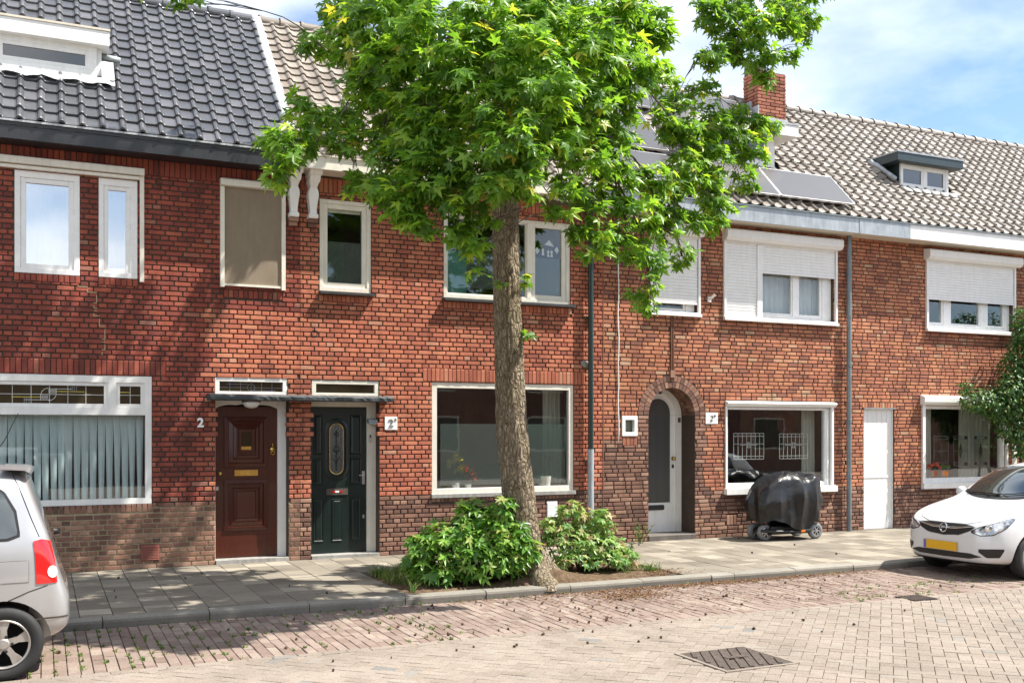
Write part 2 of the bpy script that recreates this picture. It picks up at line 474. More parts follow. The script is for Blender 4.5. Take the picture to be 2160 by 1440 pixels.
class MB:
    """collects faces; build() links them as one mesh object"""
    def __init__(s):
        s.v = []; s.f = []; s.r = []; s.m = []
    def add(s, pts, faces, rnd=0.0, mi=0):
        b = len(s.v)
        s.v.extend(pts)
        for f in faces:
            s.f.append([i + b for i in f]); s.r.append(rnd); s.m.append(mi)
    def quad(s, a, b, c, d, rnd=0.0, mi=0):
        s.add([a, b, c, d], [(0, 1, 2, 3)], rnd, mi)
    def box(s, x0, x1, y0, y1, z0, z1, rnd=0.0, mi=0):
        p = [(x0, y0, z0), (x1, y0, z0), (x1, y1, z0), (x0, y1, z0), (x0, y0, z1), (x1, y0, z1), (x1, y1, z1), (x0, y1, z1)]
        s.add(p, [(0, 3, 2, 1), (4, 5, 6, 7), (0, 1, 5, 4), (1, 2, 6, 5), (2, 3, 7, 6), (3, 0, 4, 7)], rnd, mi)
    def cbox(s, x0, x1, y0, y1, z0, z1, c=0.004, rnd=0.0, mi=0):
        """box whose front (-Y) edges are chamfered"""
        c = min(c, (x1 - x0) * 0.3, (z1 - z0) * 0.3)
        p = [(x0 + c, y0, z0 + c), (x1 - c, y0, z0 + c), (x1 - c, y0, z1 - c), (x0 + c, y0, z1 - c),
             (x0, y0 + c, z0), (x1, y0 + c, z0), (x1, y0 + c, z1), (x0, y0 + c, z1),
             (x0, y1, z0), (x1, y1, z0), (x1, y1, z1), (x0, y1, z1)]
        s.add(p, [(0, 1, 2, 3), (4, 5, 1, 0), (5, 6, 2, 1), (6, 7, 3, 2), (7, 4, 0, 3),
                  (8, 9, 5, 4), (9, 10, 6, 5), (10, 11, 7, 6), (11, 8, 4, 7)], rnd, mi)
    def tbox(s, x0, x1, y0, y1, z0, z1, c=0.004, rnd=0.0, mi=0, tilt=(0, 0)):
        """box whose top (+Z) edges are chamfered (paving)"""
        c = min(c, (x1 - x0) * 0.3, (y1 - y0) * 0.3)
        tx, ty = tilt
        xm, ym = (x0 + x1) / 2, (y0 + y1) / 2
        zt = lambda x, y: z1 + (x - xm) * tx + (y - ym) * ty
        p = [(x0 + c, y0 + c, 0), (x1 - c, y0 + c, 0), (x1 - c, y1 - c, 0), (x0 + c, y1 - c, 0)]
        p = [(x, y, zt(x, y)) for x, y, _ in p]
        q = [(x0, y0), (x1, y0), (x1, y1), (x0, y1)]
        p += [(x, y, zt(x, y) - c) for x, y in q] + [(x, y, z0) for x, y in q]
        s.add(p, [(0, 1, 2, 3), (4, 5, 1, 0), (5, 6, 2, 1), (6, 7, 3, 2), (7, 4, 0, 3),
                  (8, 9, 5, 4), (9, 10, 6, 5), (10, 11, 7, 6), (11, 8, 4, 7)], rnd, mi)
    def prism(s, poly, axis, a0, a1, rnd=0.0, mi=0):
        """extrude a 2-D polygon along axis; coords are the other two axes in order"""
        n = len(poly)
        def P(u, v, a):
            return {'x': (a, u, v), 'y': (u, a, v), 'z': (u, v, a)}[axis]
        pts = [P(u, v, a0) for u, v in poly] + [P(u, v, a1) for u, v in poly]
        fs = [tuple(range(n - 1, -1, -1)), tuple(range(n, 2 * n))]
        fs += [(i, (i + 1) % n, n + (i + 1) % n, n + i) for i in range(n)]
        s.add(pts, fs, rnd, mi)
    def tube(s, pts, radii, n=8, cap=True, rnd=0.0, mi=0):
        pts = [Vector(p) for p in pts]
        if not isinstance(radii, (list, tuple)):
            radii = [radii] * len(pts)
        t = (pts[1] - pts[0]).normalized()
        up = Vector((0, 0, 1)) if abs(t.z) < 0.9 else Vector((1, 0, 0))
        a = t.cross(up).normalized()
        rings = []
        for i, p in enumerate(pts):
            d = (pts[min(i + 1, len(pts) - 1)] - pts[max(i - 1, 0)]).normalized()
            a = (a - d * a.dot(d)).normalized()
            b = d.cross(a)
            rings.append([tuple(p + (a * math.cos(2 * math.pi * k / n) + b * math.sin(2 * math.pi * k / n)) * radii[i]) for k in range(n)])
        vs = [v for r in rings for v in r]
        fs = []
        for i in range(len(pts) - 1):
            for k in range(n):
                fs.append((i * n + k, i * n + (k + 1) % n, (i + 1) * n + (k + 1) % n, (i + 1) * n + k))
        if cap:
            fs.append(tuple(range(n - 1, -1, -1)))
            fs.append(tuple(range((len(pts) - 1) * n, len(pts) * n)))
        s.add(vs, fs, rnd, mi)
    def lathe(s, prof, center, axis='y', n=24, rnd=0.0, mi=0, closed=False):
        """prof: (radius, along-axis) pairs"""
        cx, cy, cz = center
        vs = []
        for r, a in prof:
            for k in range(n):
                t = 2 * math.pi * k / n
                u, v = r * math.cos(t), r * math.sin(t)
                vs.append({'y': (cx + u, cy + a, cz + v), 'z': (cx + u, cy + v, cz + a), 'x': (cx + a, cy + u, cz + v)}[axis])
        fs = []
        m = len(prof)
        for i in range(m - 1 if not closed else m):
            j = (i + 1) % m
            for k in range(n):
                fs.append((i * n + k, i * n + (k + 1) % n, j * n + (k + 1) % n, j * n + k))
        s.add(vs, fs, rnd, mi)
    def disc(s, center, r, axis='y', n=24, rnd=0.0, mi=0):
        cx, cy, cz = center
        vs = [{'y': (cx + r * math.cos(t), cy, cz + r * math.sin(t)), 'z': (cx + r * math.cos(t), cy + r * math.sin(t), cz)}[axis]
              for t in (2 * math.pi * k / n for k in range(n))]
        s.add(vs, [tuple(range(n))], rnd, mi)
    def mesh(s, name, mats, smooth=False, fix=True):
        me = bpy.data.meshes.new(name)
        me.from_pydata(s.v, [], s.f)
        if not isinstance(mats, (list, tuple)):
            mats = [mats]
        for m in mats:
            me.materials.append(M[m] if isinstance(m, str) else m)
        if len(mats) > 1:
            me.polygons.foreach_set('material_index', s.m)
        if any(s.r):
            at = me.attributes.new('rnd', 'FLOAT', 'FACE')
            at.data.foreach_set('value', s.r)
        if fix:
            bm = bmesh.new(); bm.from_mesh(me)
            bmesh.ops.recalc_face_normals(bm, faces=bm.faces)
            bm.to_mesh(me); bm.free()
        if smooth:
            me.shade_smooth()
        me.update()
        return me
    def build(s, name, mats, parent=None, smooth=False, world=True, fix=True, auto=None):
        o = bpy.data.objects.new(name, s.mesh(name, mats, smooth, fix))
        COL.objects.link(o)
        attach(o, parent, world)
        if auto is not None:
            o.data.set_sharp_from_angle(angle=R(auto))
        return o

def frame_boxes(mb, x0, x1, z0, z1, wd, y0, y1, wb=None, wt=None, mi=0):
    """four butted bars of a rectangular frame"""
    wb = wd if wb is None else wb
    wt = wd if wt is None else wt
    mb.box(x0, x0 + wd, y0, y1, z0, z1, mi=mi)
    mb.box(x1 - wd, x1, y0, y1, z0, z1, mi=mi)
    mb.box(x0 + wd, x1 - wd, y0 + 0.0015, y1, z0, z0 + wb, mi=mi)
    mb.box(x0 + wd, x1 - wd, y0 + 0.0015, y1, z1 - wt, z1, mi=mi)

def one(name, mats, parent, *boxes, world=True):
    mb = MB()
    for b in boxes:
        mb.box(*b)
    return mb.build(name, mats, parent, world=world)

def instance(name, me, parent, mat4, world=True):
    o = bpy.data.objects.new(name, me)
    COL.objects.link(o)
    attach(o, parent, world)
    o.matrix_basis = mat4
    return o

CAM = Vector(cam.location)
TH = R(24.804)
def view(p):
    """depth in front of the lens and tangent coordinates (only to rank what shows largest)"""
    X, Y, Z = p[0] - CAM.x, p[1] - CAM.y, p[2] - CAM.z
    d = X * math.sin(TH) + Y * math.cos(TH)
    xi = X * math.cos(TH) - Y * math.sin(TH)
    if d < 0.3:
        return 0, 9, 9
    return d, xi / d, Z / d
def in_frame(p, m=0.0):
    d, a, b = view(p)
    return d > 0 and abs(a) < 0.505 + m and -0.249 - m < b < 0.425 + m

def text_mesh(txt, size, thick, bold=0.0, shear=0.0):
    cu = bpy.data.curves.new('lettering', 'FONT')
    cu.body = txt
    cu.size = size
    cu.extrude = thick
    cu.offset = bold
    cu.shear = shear
    cu.align_x = 'CENTER'
    ob = bpy.data.objects.new('lettering', cu)
    COL.objects.link(ob)
    dg = bpy.context.evaluated_depsgraph_get()
    me = bpy.data.meshes.new_from_object(ob.evaluated_get(dg))
    bpy.data.objects.remove(ob)
    bpy.data.curves.remove(cu)
    return me
def lettering(name, txt, size, loc, mat, parent, bold=0.0, shear=0.0):
    me = text_mesh(txt, size, 0.006, bold, shear)
    me.transform(Matrix.Rotation(R(90), 4, 'X'))
    me.transform(Matrix.Translation(loc))
    me.materials.clear()
    me.materials.append(M[mat])
    o = bpy.data.objects.new(name, me)
    COL.objects.link(o)
    attach(o, parent)
    return o
# ================================================================== house building kit
COURSE, JOINT = 0.066, 0.0145
STRETCH = 0.218
BRICK_ME = {}
def brick_mesh(mat):
    if mat not in BRICK_ME:
        mb = MB()
        # unit brick: chamfer proportioned for a 0.208 x 0.1 x 0.055 stone
        cx, cy, cz = 0.02, 0.04, 0.075
        p = [(-.5 + cx, -.5, -.5 + cz), (.5 - cx, -.5, -.5 + cz), (.5 - cx, -.5, .5 - cz), (-.5 + cx, -.5, .5 - cz),
             (-.5, -.5 + cy, -.5), (.5, -.5 + cy, -.5), (.5, -.5 + cy, .5), (-.5, -.5 + cy, .5),
             (-.5, .5, -.5), (.5, .5, -.5), (.5, .5, .5), (-.5, .5, .5)]
        mb.add(p, [(0, 1, 2, 3), (4, 5, 1, 0), (5, 6, 2, 1), (6, 7, 3, 2), (7, 4, 0, 3), (8, 9, 5, 4), (9, 10, 6, 5), (10, 11, 7, 6), (11, 8, 4, 7)])
        BRICK_ME[mat] = mb.mesh('brick', mat, fix=False)
    return BRICK_ME[mat]

def subtract(rects, op):
    ox0, ox1, oz0, oz1 = op[:4]
    res = []
    for (a, b, c, d) in rects:
        if b <= ox0 or a >= ox1 or d <= oz0 or c >= oz1:
            res.append((a, b, c, d)); continue
        if a < ox0: res.append((a, ox0 - 0.004, c, d))
        if b > ox1: res.append((ox1 + 0.004, b, c, d))
        a2, b2 = max(a, ox0), min(b, ox1)
        if c < oz0 - 0.022: res.append((a2, b2, c, oz0 - 0.003))
        if d > oz1 + 0.022: res.append((a2, b2, oz1 + 0.003, d))
    return [r for r in res if r[1] - r[0] > 0.022 and r[3] - r[2] > 0.015]

def course_bricks(x0, x1, z0, z1, bond, seed):
    rnd = random.Random(seed)
    k = 0
    z = z0
    res = []
    while z < z1 - 0.02:
        zt = min(z + COURSE - JOINT, z1)
        if bond == 'cross':
            L_ = STRETCH if k % 2 == 0 else STRETCH / 2
            x = x0 - (STRETCH / 2 if k % 4 == 2 else (STRETCH / 4 if k % 2 else 0)) - rnd.uniform(0, 0.012)
            while x < x1:
                a, b = max(x, x0), min(x + L_ - JOINT, x1)
                if b - a > 0.02: res.append((a + rnd.uniform(0, .003), b - rnd.uniform(0, .003), z + rnd.uniform(0, .002), zt - rnd.uniform(0, .002)))
                x += L_
        else:
            x = x0 - rnd.uniform(0, 0.2)
            run = rnd.randint(0, 2)
            while x < x1:
                run -= 1
                if run < 0:
                    L_ = STRETCH / 2; run = rnd.choice([1, 1, 2, 2, 3])
                else:
                    L_ = STRETCH
                a, b = max(x, x0), min(x + L_ - JOINT, x1)
                if b - a > 0.02: res.append((a + rnd.uniform(0, .003), b - rnd.uniform(0, .003), z + rnd.uniform(0, .002), zt - rnd.uniform(0, .002)))
                x += L_
        z += COURSE
        k += 1
    return res

def soldiers(x0, x1, z0, z1, pitch=0.066):
    n = max(1, round((x1 - x0) / pitch))
    p = (x1 - x0) / n
    return [(x0 + i * p + 0.004, x0 + (i + 1) * p - 0.005, z0 + 0.004, z1 - 0.004) for i in range(n)]

def make_wall(house, x0, x1, z1, openings, specials, zone, bond, seed, mortar='mortar_grey', pale_below=None, hide=None, extra=()):
    """openings: (x0,x1,z0,z1,reveal depth or 0); specials: (x0,x1,z0,z1) soldier bands"""
    rects = course_bricks(x0, x1, 0.0, z1, bond, seed)
    for op in openings:
        rects = subtract(rects, op)
    for sp in specials:
        rects = subtract(rects, sp)
    for sp in specials:
        band = soldiers(*sp)
        for op in openings:
            band = subtract(band, op)
        rects += band
    # mortar bed with the openings left out
    xs = sorted({x0, x1, *[v for o in openings for v in o[:2] if x0 < v < x1]})
    zs = sorted({-0.3, z1 + 0.25, *[v for o in openings for v in o[2:4] if 0 < v < z1]} | ({pale_below} if pale_below else set()))
    mb = MB()
    yb = 0.014
    for i in range(len(xs) - 1):
        for j in range(len(zs) - 1):
            xm, zm = (xs[i] + xs[i + 1]) / 2, (zs[j] + zs[j + 1]) / 2
            if any(o[0] < xm < o[1] and o[2] < zm < o[3] for o in openings):
                continue
            mb.quad((xs[i], yb, zs[j]), (xs[i + 1], yb, zs[j]), (xs[i + 1], yb, zs[j + 1]), (xs[i], yb, zs[j + 1]),
                    mi=1 if (pale_below and zm < pale_below) else 0)
    for o in openings:
        a, b, c, d = o[:4]
        if o[4] < 0:
            continue
        dep = max(o[4], 0.30)
        mb.quad((a, yb, c), (a, dep, c), (a, dep, d), (a, yb, d))
        mb.quad((b, yb, c), (b, dep, c), (b, dep, d), (b, yb, d))
        if len(o) < 6:
            mb.quad((a, yb, d), (b, yb, d), (b, dep, d), (a, dep, d))
        mb.quad((a, yb, c), (b, yb, c), (b, dep, c), (a, dep, c))
    wall = mb.build('wall', [mortar, 'mortar_pale'], house, fix=False)
    rnd = random.Random(seed + 1)
    boxes = []
    for (a, b, c, d) in rects:
        xm, zm = (a + b) / 2, (c + d) / 2
        y = rnd.uniform(-0.0025, 0.0025)
        m = zone(xm, zm)
        boxes.append((a, b, y, 0.10, c, d, m, rnd.random()))
        for o in openings:
            if o[4] > 0.12 and o[2] - 0.01 < zm < o[3] + 0.01:
                yy = 0.112
                while yy < o[4] - 0.02:
                    y2 = min(yy + 0.10, o[4])
                    if abs(a - (o[1] + 0.004)) < 0.002:
                        boxes.append((a + rnd.uniform(-.002, .002), a + 0.1, yy, y2, c, d, m, rnd.random()))
                    if abs(b - (o[0] - 0.004)) < 0.002:
                        boxes.append((b - 0.1, b + rnd.uniform(-.002, .002), yy, y2, c, d, m, rnd.random()))
                    yy = y2 + 0.011
    for e in extra:
        boxes.append((*e, rnd.random()))
    emit_bricks(wall, boxes, hide)
    return wall

def emit_bricks(parent, boxes, hide=None, limit=300, rest_name='brickwork'):
    """the bricks that show largest as objects of their own, the rest joined"""
    def score(bx):
        p = ((bx[0] + bx[1]) / 2, bx[2], (bx[4] + bx[5]) / 2)
        if not in_frame(p) or (hide and hide(*p)):
            return -1
        d = view(p)[0]
        return (bx[1] - bx[0]) * (bx[5] - bx[4]) / d ** 2
    order = sorted(range(len(boxes)), key=lambda i: -score(boxes[i]))
    mats = []
    rest = MB()
    for rank, i in enumerate(order):
        a, b, y0, y1, c, d, m, r = boxes[i]
        if rank < limit and score(boxes[i]) > 0:
            instance('brick', brick_mesh(m), parent,
                     Matrix.Translation(((a + b) / 2, (y0 + y1) / 2, (c + d) / 2)) @ Matrix.Diagonal((b - a, y1 - y0, d - c, 1)))
        else:
            if m not in mats: mats.append(m)
            rest.cbox(a, b, y0, y1, c, d, 0.004, r, mats.index(m))
    if rest.v:
        tag(rest.build(rest_name, mats, parent, fix=False), kind='stuff')

def holed(mb, x0, x1, z0, z1, holes, y0, y1, mi=0):
    xs = sorted({x0, x1, *[v for h in holes for v in h[:2]]})
    zs = sorted({z0, z1, *[v for h in holes for v in h[2:4]]})
    for j in range(len(zs) - 1):
        i = 0
        while i < len(xs) - 1:
            zm = (zs[j] + zs[j + 1]) / 2
            solid = lambda k: not any(h[0] < (xs[k] + xs[k + 1]) / 2 < h[1] and h[2] < zm < h[3] for h in holes)
            if not solid(i):
                i += 1; continue
            k = i
            while k < len(xs) - 1 and solid(k): k += 1
            mb.box(xs[i], xs[k], y0, y1, zs[j], zs[j + 1], mi=mi)
            i = k

def window(house, x0, x1, z0, z1, panes, y=0.02, mat='white_plastic', gl='glass', sill=None, name='window', depth=0.08):
    """frame mesh with glazed holes; panes: (x0,x1,z0,z1,sash width); sill: (x0,x1,z0,z1,y0,material)"""
    mb = MB()
    holes = [(p[0] - p[4], p[1] + p[4], p[2] - p[4], p[3] + p[4]) for p in panes]
    holed(mb, x0, x1, z0, z1, holes, y, y + depth)
    win = mb.build(name, mat, house)
    bevel(win, 0.004)
    for p in panes:
        if p[4] > 0:
            s = MB()
            frame_boxes(s, p[0] - p[4], p[1] + p[4], p[2] - p[4], p[3] + p[4], p[4], y + 0.014, y + depth - 0.006)
            bevel(s.build('sash', mat, win), 0.004)
        g_ = p[5] if len(p) > 5 else gl
        one('pane', g_, win, (p[0] - 0.004, p[1] + 0.004, y + 0.040, y + 0.046, p[2] - 0.004, p[3] + 0.004))
    if sill:
        s = MB()
        s.prism([(sill[4], sill[2]), (0.05, sill[2]), (0.05, sill[3] + 0.012), (sill[4], sill[3])], 'x', sill[0], sill[1])
        s.build('sill', sill[5], win)
    return win

def bevel(o, wd, seg=1):
    m = o.modifiers.new('bevel', 'BEVEL')
    m.width = wd
    m.segments = seg
    m.limit_method = 'ANGLE'
    m.angle_limit = R(50)
    return o

def curtain(x0, x1, z0, z1, y, amp, waves, mat, label, flare=0.0, cat='curtain'):
    n = int(waves * 10)
    mb = MB()
    rows = 6
    rr = random.Random(int(x0 * 100))
    ph = [rr.uniform(-0.8, 0.8) for _ in range(n + 1)]
    pts = []
    for j in range(rows + 1):
        t = j / rows
        for i in range(n + 1):
            u = i / n
            a = amp * (0.7 + 0.5 * t)
            pts.append((x0 + (x1 - x0) * u, y + a * math.sin(2 * math.pi * waves * u + 0.5 * ph[i] * t) + flare * t * math.sin(7 * u), z1 + (z0 - z1) * t))
    fs = [(j * (n + 1) + i, j * (n + 1) + i + 1, (j + 1) * (n + 1) + i + 1, (j + 1) * (n + 1) + i) for j in range(rows) for i in range(n)]
    mb.add(pts, fs)
    o = mb.build('curtain', mat, None, smooth=True, fix=False)
    return tag(o, label, cat)

def roller_shutter(win, x0, x1, z0, z1, y, mat='shutter_white', pitch=0.052, name='shutter_curtain'):
    mb = MB()
    n = max(1, round((z1 - z0) / pitch))
    p = (z1 - z0) / n
    prof = []
    for i in range(n):
        b = z0 + i * p
        prof += [(y + 0.006, b), (y, b + p * 0.12), (y - 0.004, b + p * 0.5), (y, b + p * 0.86), (y + 0.006, b + p * 0.97)]
    prof.append((y + 0.006, z1))
    m = len(prof)
    pts = [(x0, a, b) for a, b in prof] + [(x1, a, b) for a, b in prof]
    mb.add(pts, [(i, m + i, m + i + 1, i + 1) for i in range(m - 1)])
    return mb.build(name, mat, win, fix=False)

# ---- roof tiles
TW, TL, TX = 0.236, 0.335, 0.252          # cover width, length, exposed length
SL = math.sqrt(0.5)
EAVE_Y, EAVE_Z = -0.37, 5.52
def slope(x, s, n):
    """point on the roof: x along the street, s up the 45 degree slope, n off the battens"""
    return Vector((x, EAVE_Y + s * SL - n * SL, EAVE_Z + s * SL + n * SL))
def tile_template(roll, flat, TL):
    prof = [(0.0, 0.004), (0.012, 0.0), (0.07, -0.002 - flat), (0.135, 0.0), (0.152, 0.010), (0.166, roll * 0.72), (0.187, roll), (0.208, roll * 0.82), (0.226, roll * 0.38), (0.240, 0.004)]
    lift, th = 0.044, 0.032
    v = []
    for s, n0 in ((0.0, lift), (0.02, lift + 0.004), (TL, 0.004)):
        v += [(u, s, h + n0) for u, h in prof]
    m = len(prof)
    v += [(u, 0.0, max(h + lift - th, 0.0)) for u, h in prof]
    f = []
    for r_ in range(2):
        f += [(r_ * m + i, r_ * m + i + 1, (r_ + 1) * m + i + 1, (r_ + 1) * m + i) for i in range(m - 1)]
    f += [(3 * m + i, 3 * m + i + 1, i + 1, i) for i in range(m - 1)]
    return v, f
def make_roof(house, x0, x1, mat, roll, flat, seed, cut=None, rows=16, hide=None):
    mb = MB()
    TX = 4.032 / rows
    TL = TX + 0.083
    ridge_s = rows * TX - 0.10
    a, b, c, d = slope(x0, -0.05, -0.02), slope(x1, -0.05, -0.02), slope(x1, ridge_s + 0.05, -0.02), slope(x0, ridge_s + 0.05, -0.02)
    mb.quad(a, b, c, d)
    # rear slope
    back = Vector((0, 2.9, -2.9))
    mb.quad(d, c, c + back, d + back)
    roof = mb.build('roof', 'slate', house, fix=False)
    tv, tf = tile_template(roll, flat, TL)
    me = bpy.data.meshes.new('roof_tile')
    me.from_pydata(tv, [], tf)
    me.materials.append(M[mat])
    n = round((x1 - x0) / TW)
    pw = (x1 - x0) / n
    rnd = random.Random(seed)
    items = []
    for r_ in range(rows):
        for i in range(n):
            x = x0 + i * pw
            o = slope(x, r_ * TX, 0.0)
            c_ = slope(x + pw / 2, r_ * TX + 0.12, 0.03)
            if cut and cut(c_):
                continue
            L_ = TL if r_ < rows - 1 else 0.17
            basis = Matrix(((1, 0, 0, o.x + rnd.uniform(-.002, .002)), (0, SL, -SL, o.y), (0, SL, SL, o.z), (0, 0, 0, 1)))
            basis = basis @ Matrix.Translation((0, rnd.uniform(-.006, .006), rnd.uniform(0, .003))) @ Matrix.Rotation(rnd.uniform(-.012, .012), 4, 'Z') @ Matrix.Diagonal((pw / TW, L_ / TL, 1, 1))
            sc_ = -1
            if in_frame(c_) and not (hide and hide(*c_)):
                sc_ = 1 / view(c_)[0] ** 2
            items.append((sc_, basis, rnd.random()))
    items.sort(key=lambda t: -t[0])
    rest = MB()
    for k, (s_, bs, rv) in enumerate(items):
        if k < 300 and s_ > 0:
            instance('roof_tile', me, roof, bs)
        else:
            rest.add([tuple(bs @ Vector(v)) for v in tv], tf, rv)
    if rest.v:
        tag(rest.build('tiled_field', mat, roof, fix=False), kind='stuff')
    # ridge tiles
    rm = MB()
    prof = []
    for sidx, (xx, k) in enumerate(((0.0, 1.14), (0.05, 1.12), (0.055, 1.0), (0.34, 0.96))):
        prof.append([(xx, 0.125 * k * math.cos(t), 0.105 * k * math.sin(t)) for t in [math.pi * q / 10 for q in range(-1, 12)]])
    vs = [p for ring in prof for p in ring]
    q = len(prof[0])
    rm.add(vs, [(i * q + j, (i + 1) * q + j, (i + 1) * q + j + 1, i * q + j + 1) for i in range(3) for j in range(q - 1)])
    rme = rm.mesh('ridge_tile', mat, smooth=False)
    top = slope(0, ridge_s + 0.07, 0.0)
    x = x0
    while x < x1 - 0.1:
        instance('ridge_tile', rme, roof, Matrix.Translation((x + rnd.uniform(-.004, .004), top.y + 0.02, top.z - 0.02 + rnd.uniform(-.005, .005))) @ Matrix.Rotation(rnd.uniform(-.02, .02), 4, 'Y'))
        x += 0.335
    return roof

def gutter(house, x0, x1, zb, zt, yf, mat, rim, soffit, name='gutter'):
    mb = MB()
    mb.box(x0, x1, yf, yf + 0.03, zb, zt)                      # fascia
    mb.box(x0, x1, yf + 0.03, yf + 0.045, zb + 0.04, zt - 0.015)
    mb.box(x0, x1, yf + 0.045, 0.02, zt - 0.13, zt - 0.12)     # trough floor
    g_ = mb.build(name, mat, house)
    one('gutter_rim', rim, g_, (x0, x1, yf - 0.022, yf + 0.032, zt + 0.001, zt + 0.024))
    one('soffit', soffit, g_, (x0, x1, yf + 0.031, 0.012, zb + 0.012, zb + 0.036))
    return g_

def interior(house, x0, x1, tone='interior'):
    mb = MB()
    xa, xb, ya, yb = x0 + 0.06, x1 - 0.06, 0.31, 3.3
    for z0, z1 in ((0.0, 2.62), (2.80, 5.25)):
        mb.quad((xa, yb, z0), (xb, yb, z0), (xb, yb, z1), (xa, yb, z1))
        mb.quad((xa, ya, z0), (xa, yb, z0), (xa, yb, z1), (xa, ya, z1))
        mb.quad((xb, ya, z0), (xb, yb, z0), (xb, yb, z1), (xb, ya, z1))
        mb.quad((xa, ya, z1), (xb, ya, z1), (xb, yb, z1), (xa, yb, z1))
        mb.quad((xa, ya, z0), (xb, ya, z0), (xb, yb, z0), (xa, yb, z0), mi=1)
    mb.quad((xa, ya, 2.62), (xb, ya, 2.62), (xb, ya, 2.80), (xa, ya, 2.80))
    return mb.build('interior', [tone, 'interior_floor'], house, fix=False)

def downpipe(house, x, y, segs, collars, r=0.042):
    o = None
    for (z0, z1, rr, mat) in segs:
        mb = MB()
        mb.tube([(x, y, z0), (x, y, z1)], rr, 16)
        p = mb.build('downpipe', mat, house if o is None else o, smooth=True, auto=40)
        o = o or p
    for z in collars:
        mb = MB()
        mb.lathe([(r + 0.002, -0.03), (r + 0.010, -0.026), (r + 0.010, -0.014), (r + 0.004, -0.01), (r + 0.004, 0.01), (r + 0.010, 0.014), (r + 0.010, 0.026), (r + 0.002, 0.03)], (x, y, z), 'z', 16)
        mb.box(x - 0.012, x + 0.012, y, 0.0, z - 0.008, z + 0.008)
        mb.build('pipe_collar', segs[-1][3], o, smooth=True, auto=40)
    return o

def lines(name, segs, wd, y, mat, parent, thick=0.006):
    """flat strips (x0,z0,x1,z1) in a vertical plane: lead cames"""
    mb = MB()
    for (a, b, c, d) in segs:
        dx, dz = c - a, d - b
        l = math.hypot(dx, dz) or 1
        nx, nz = -dz / l * wd / 2, dx / l * wd / 2
        mb.prism([(a + nx, b + nz), (c + nx, d + nz), (c - nx, d - nz), (a - nx, b - nz)], 'y', y - thick, y)
    return mb.build(name, mat, parent)
def arc(cx, cz, r, a0, a1, n=8):
    p = [(cx + r * math.cos(R(a0 + (a1 - a0) * i / n)), cz + r * math.sin(R(a0 + (a1 - a0) * i / n))) for i in range(n + 1)]
    return [(*p[i], *p[i + 1]) for i in range(n)]
# ================================================================== the four terrace houses
H1 = thing('terrace_house', (-0.4, 0, 0), 'red brick house with black glazed roof tiles and brown door, leftmost of the terrace', 'house', 'terrace houses along the street')
H2 = thing('terrace_house', (5.6, 0, 0), 'red brick house with dark green door, partly hidden by the street tree', 'house', 'terrace houses along the street')
H3 = thing('terrace_house', (10.5, 0, 0), 'orange brick house with arched doorway and solar panels on its roof', 'house', 'terrace houses along the street')
H4 = thing('terrace_house', (17.0, 0, 0), 'orange brick house with narrow white plank door, rightmost of the terrace', 'house', 'terrace houses along the street')
TOP = 5.33
X12, X23, X34, XL, XR = 3.235, 8.06, 13.04, -3.0, 23.0

# ---------------------------------------------------------------- walls
def z1_(x, z): return 'brick_brown' if z < 0.83 else ('brick_red_shaded' if x < 2.0 or z > 3.4 else 'brick_red')  # left and upper wall get the red brick with shade painted in
op1 = [(-0.322, 0.422, 3.754, 5.025, 0), (0.645, 1.112, 3.757, 5.026, 0), (-1.347, 1.287, 0.842, 2.496, 0),
       (2.095, 3.079, -0.2, 2.20, 0.22), (2.089, 3.058, 2.288, 2.506, 0)]
sp1 = [(XL, X12, 5.12, TOP), (XL, 1.464, 2.50, 2.70), (-1.35, 1.30, 0.735, 0.838), (-0.33, 0.43, 3.655, 3.75), (0.64, 1.12, 3.655, 3.752), (2.2, 2.99, 3.58, 3.69)]
def toothing(xs, sgn):
    res = []
    for zc in (1.77, 1.90, 2.03):
        c = math.floor(zc / COURSE) * COURSE
        for x in xs:
            a, b = (x - 0.03, x + 0.09) if sgn < 0 else (x - 0.09, x + 0.03)
            res.append((a, b, -0.006, 0.09, c, c + 0.056, 'brick_red'))
    return res
make_wall(H1, XL, X12, TOP, op1, sp1, z1_, 'cross', 101, pale_below=0.80,
          extra=toothing([2.095], 1) + toothing([3.079], -1))
def z2_(x, z): return 'brick_brown' if z < 0.83 else 'brick_red'
op2 = [(3.51, 4.257, 3.748, 5.038, 0), (5.366, 7.476, 3.753, 5.015, 0), (5.181, 7.537, 0.858, 2.503, 0),
       (3.393, 4.375, -0.2, 2.20, 0.22), (3.40, 4.368, 2.285, 2.497, 0)]
sp2 = [(X12, X23, 5.12, TOP), (5.039, 7.738, 2.505, 2.705), (5.177, 7.552, 0.74, 0.80), (5.36, 7.5, 3.60, 3.70), (3.5, 4.27, 3.60, 3.69)]
make_wall(H2, X12, X23, TOP, op2, sp2, z2_, 'cross', 202, hide=lambda x, y, z: z > 4.2 or (4.3 < x < 5.6 and z < 1.0),
          extra=toothing([3.393], 1) + toothing([4.375], -1))
ACX, ACZ, AR0, AR1 = 9.3625, 2.043, 0.4515, 0.655
def z3_(x, z):
    if z < 0.80: return 'brick_brown'
    if x < 9.0 and z < 1.62: return 'brick_brown'
    if 8.70 < x < 10.02 and z < 2.05: return 'brick_brown'
    return 'brick_orange'
op3 = [(8.407, 8.697, 1.703, 2.024, 0), (8.911, 9.814, -0.2, 2.043, 0.43, 'arch'), (10.429, 12.74, 0.82, 2.20, 0),
       (8.95, 9.86, 3.72, 4.98, 0), (10.41, 12.78, 3.72, 5.02, 0)]
k = 31
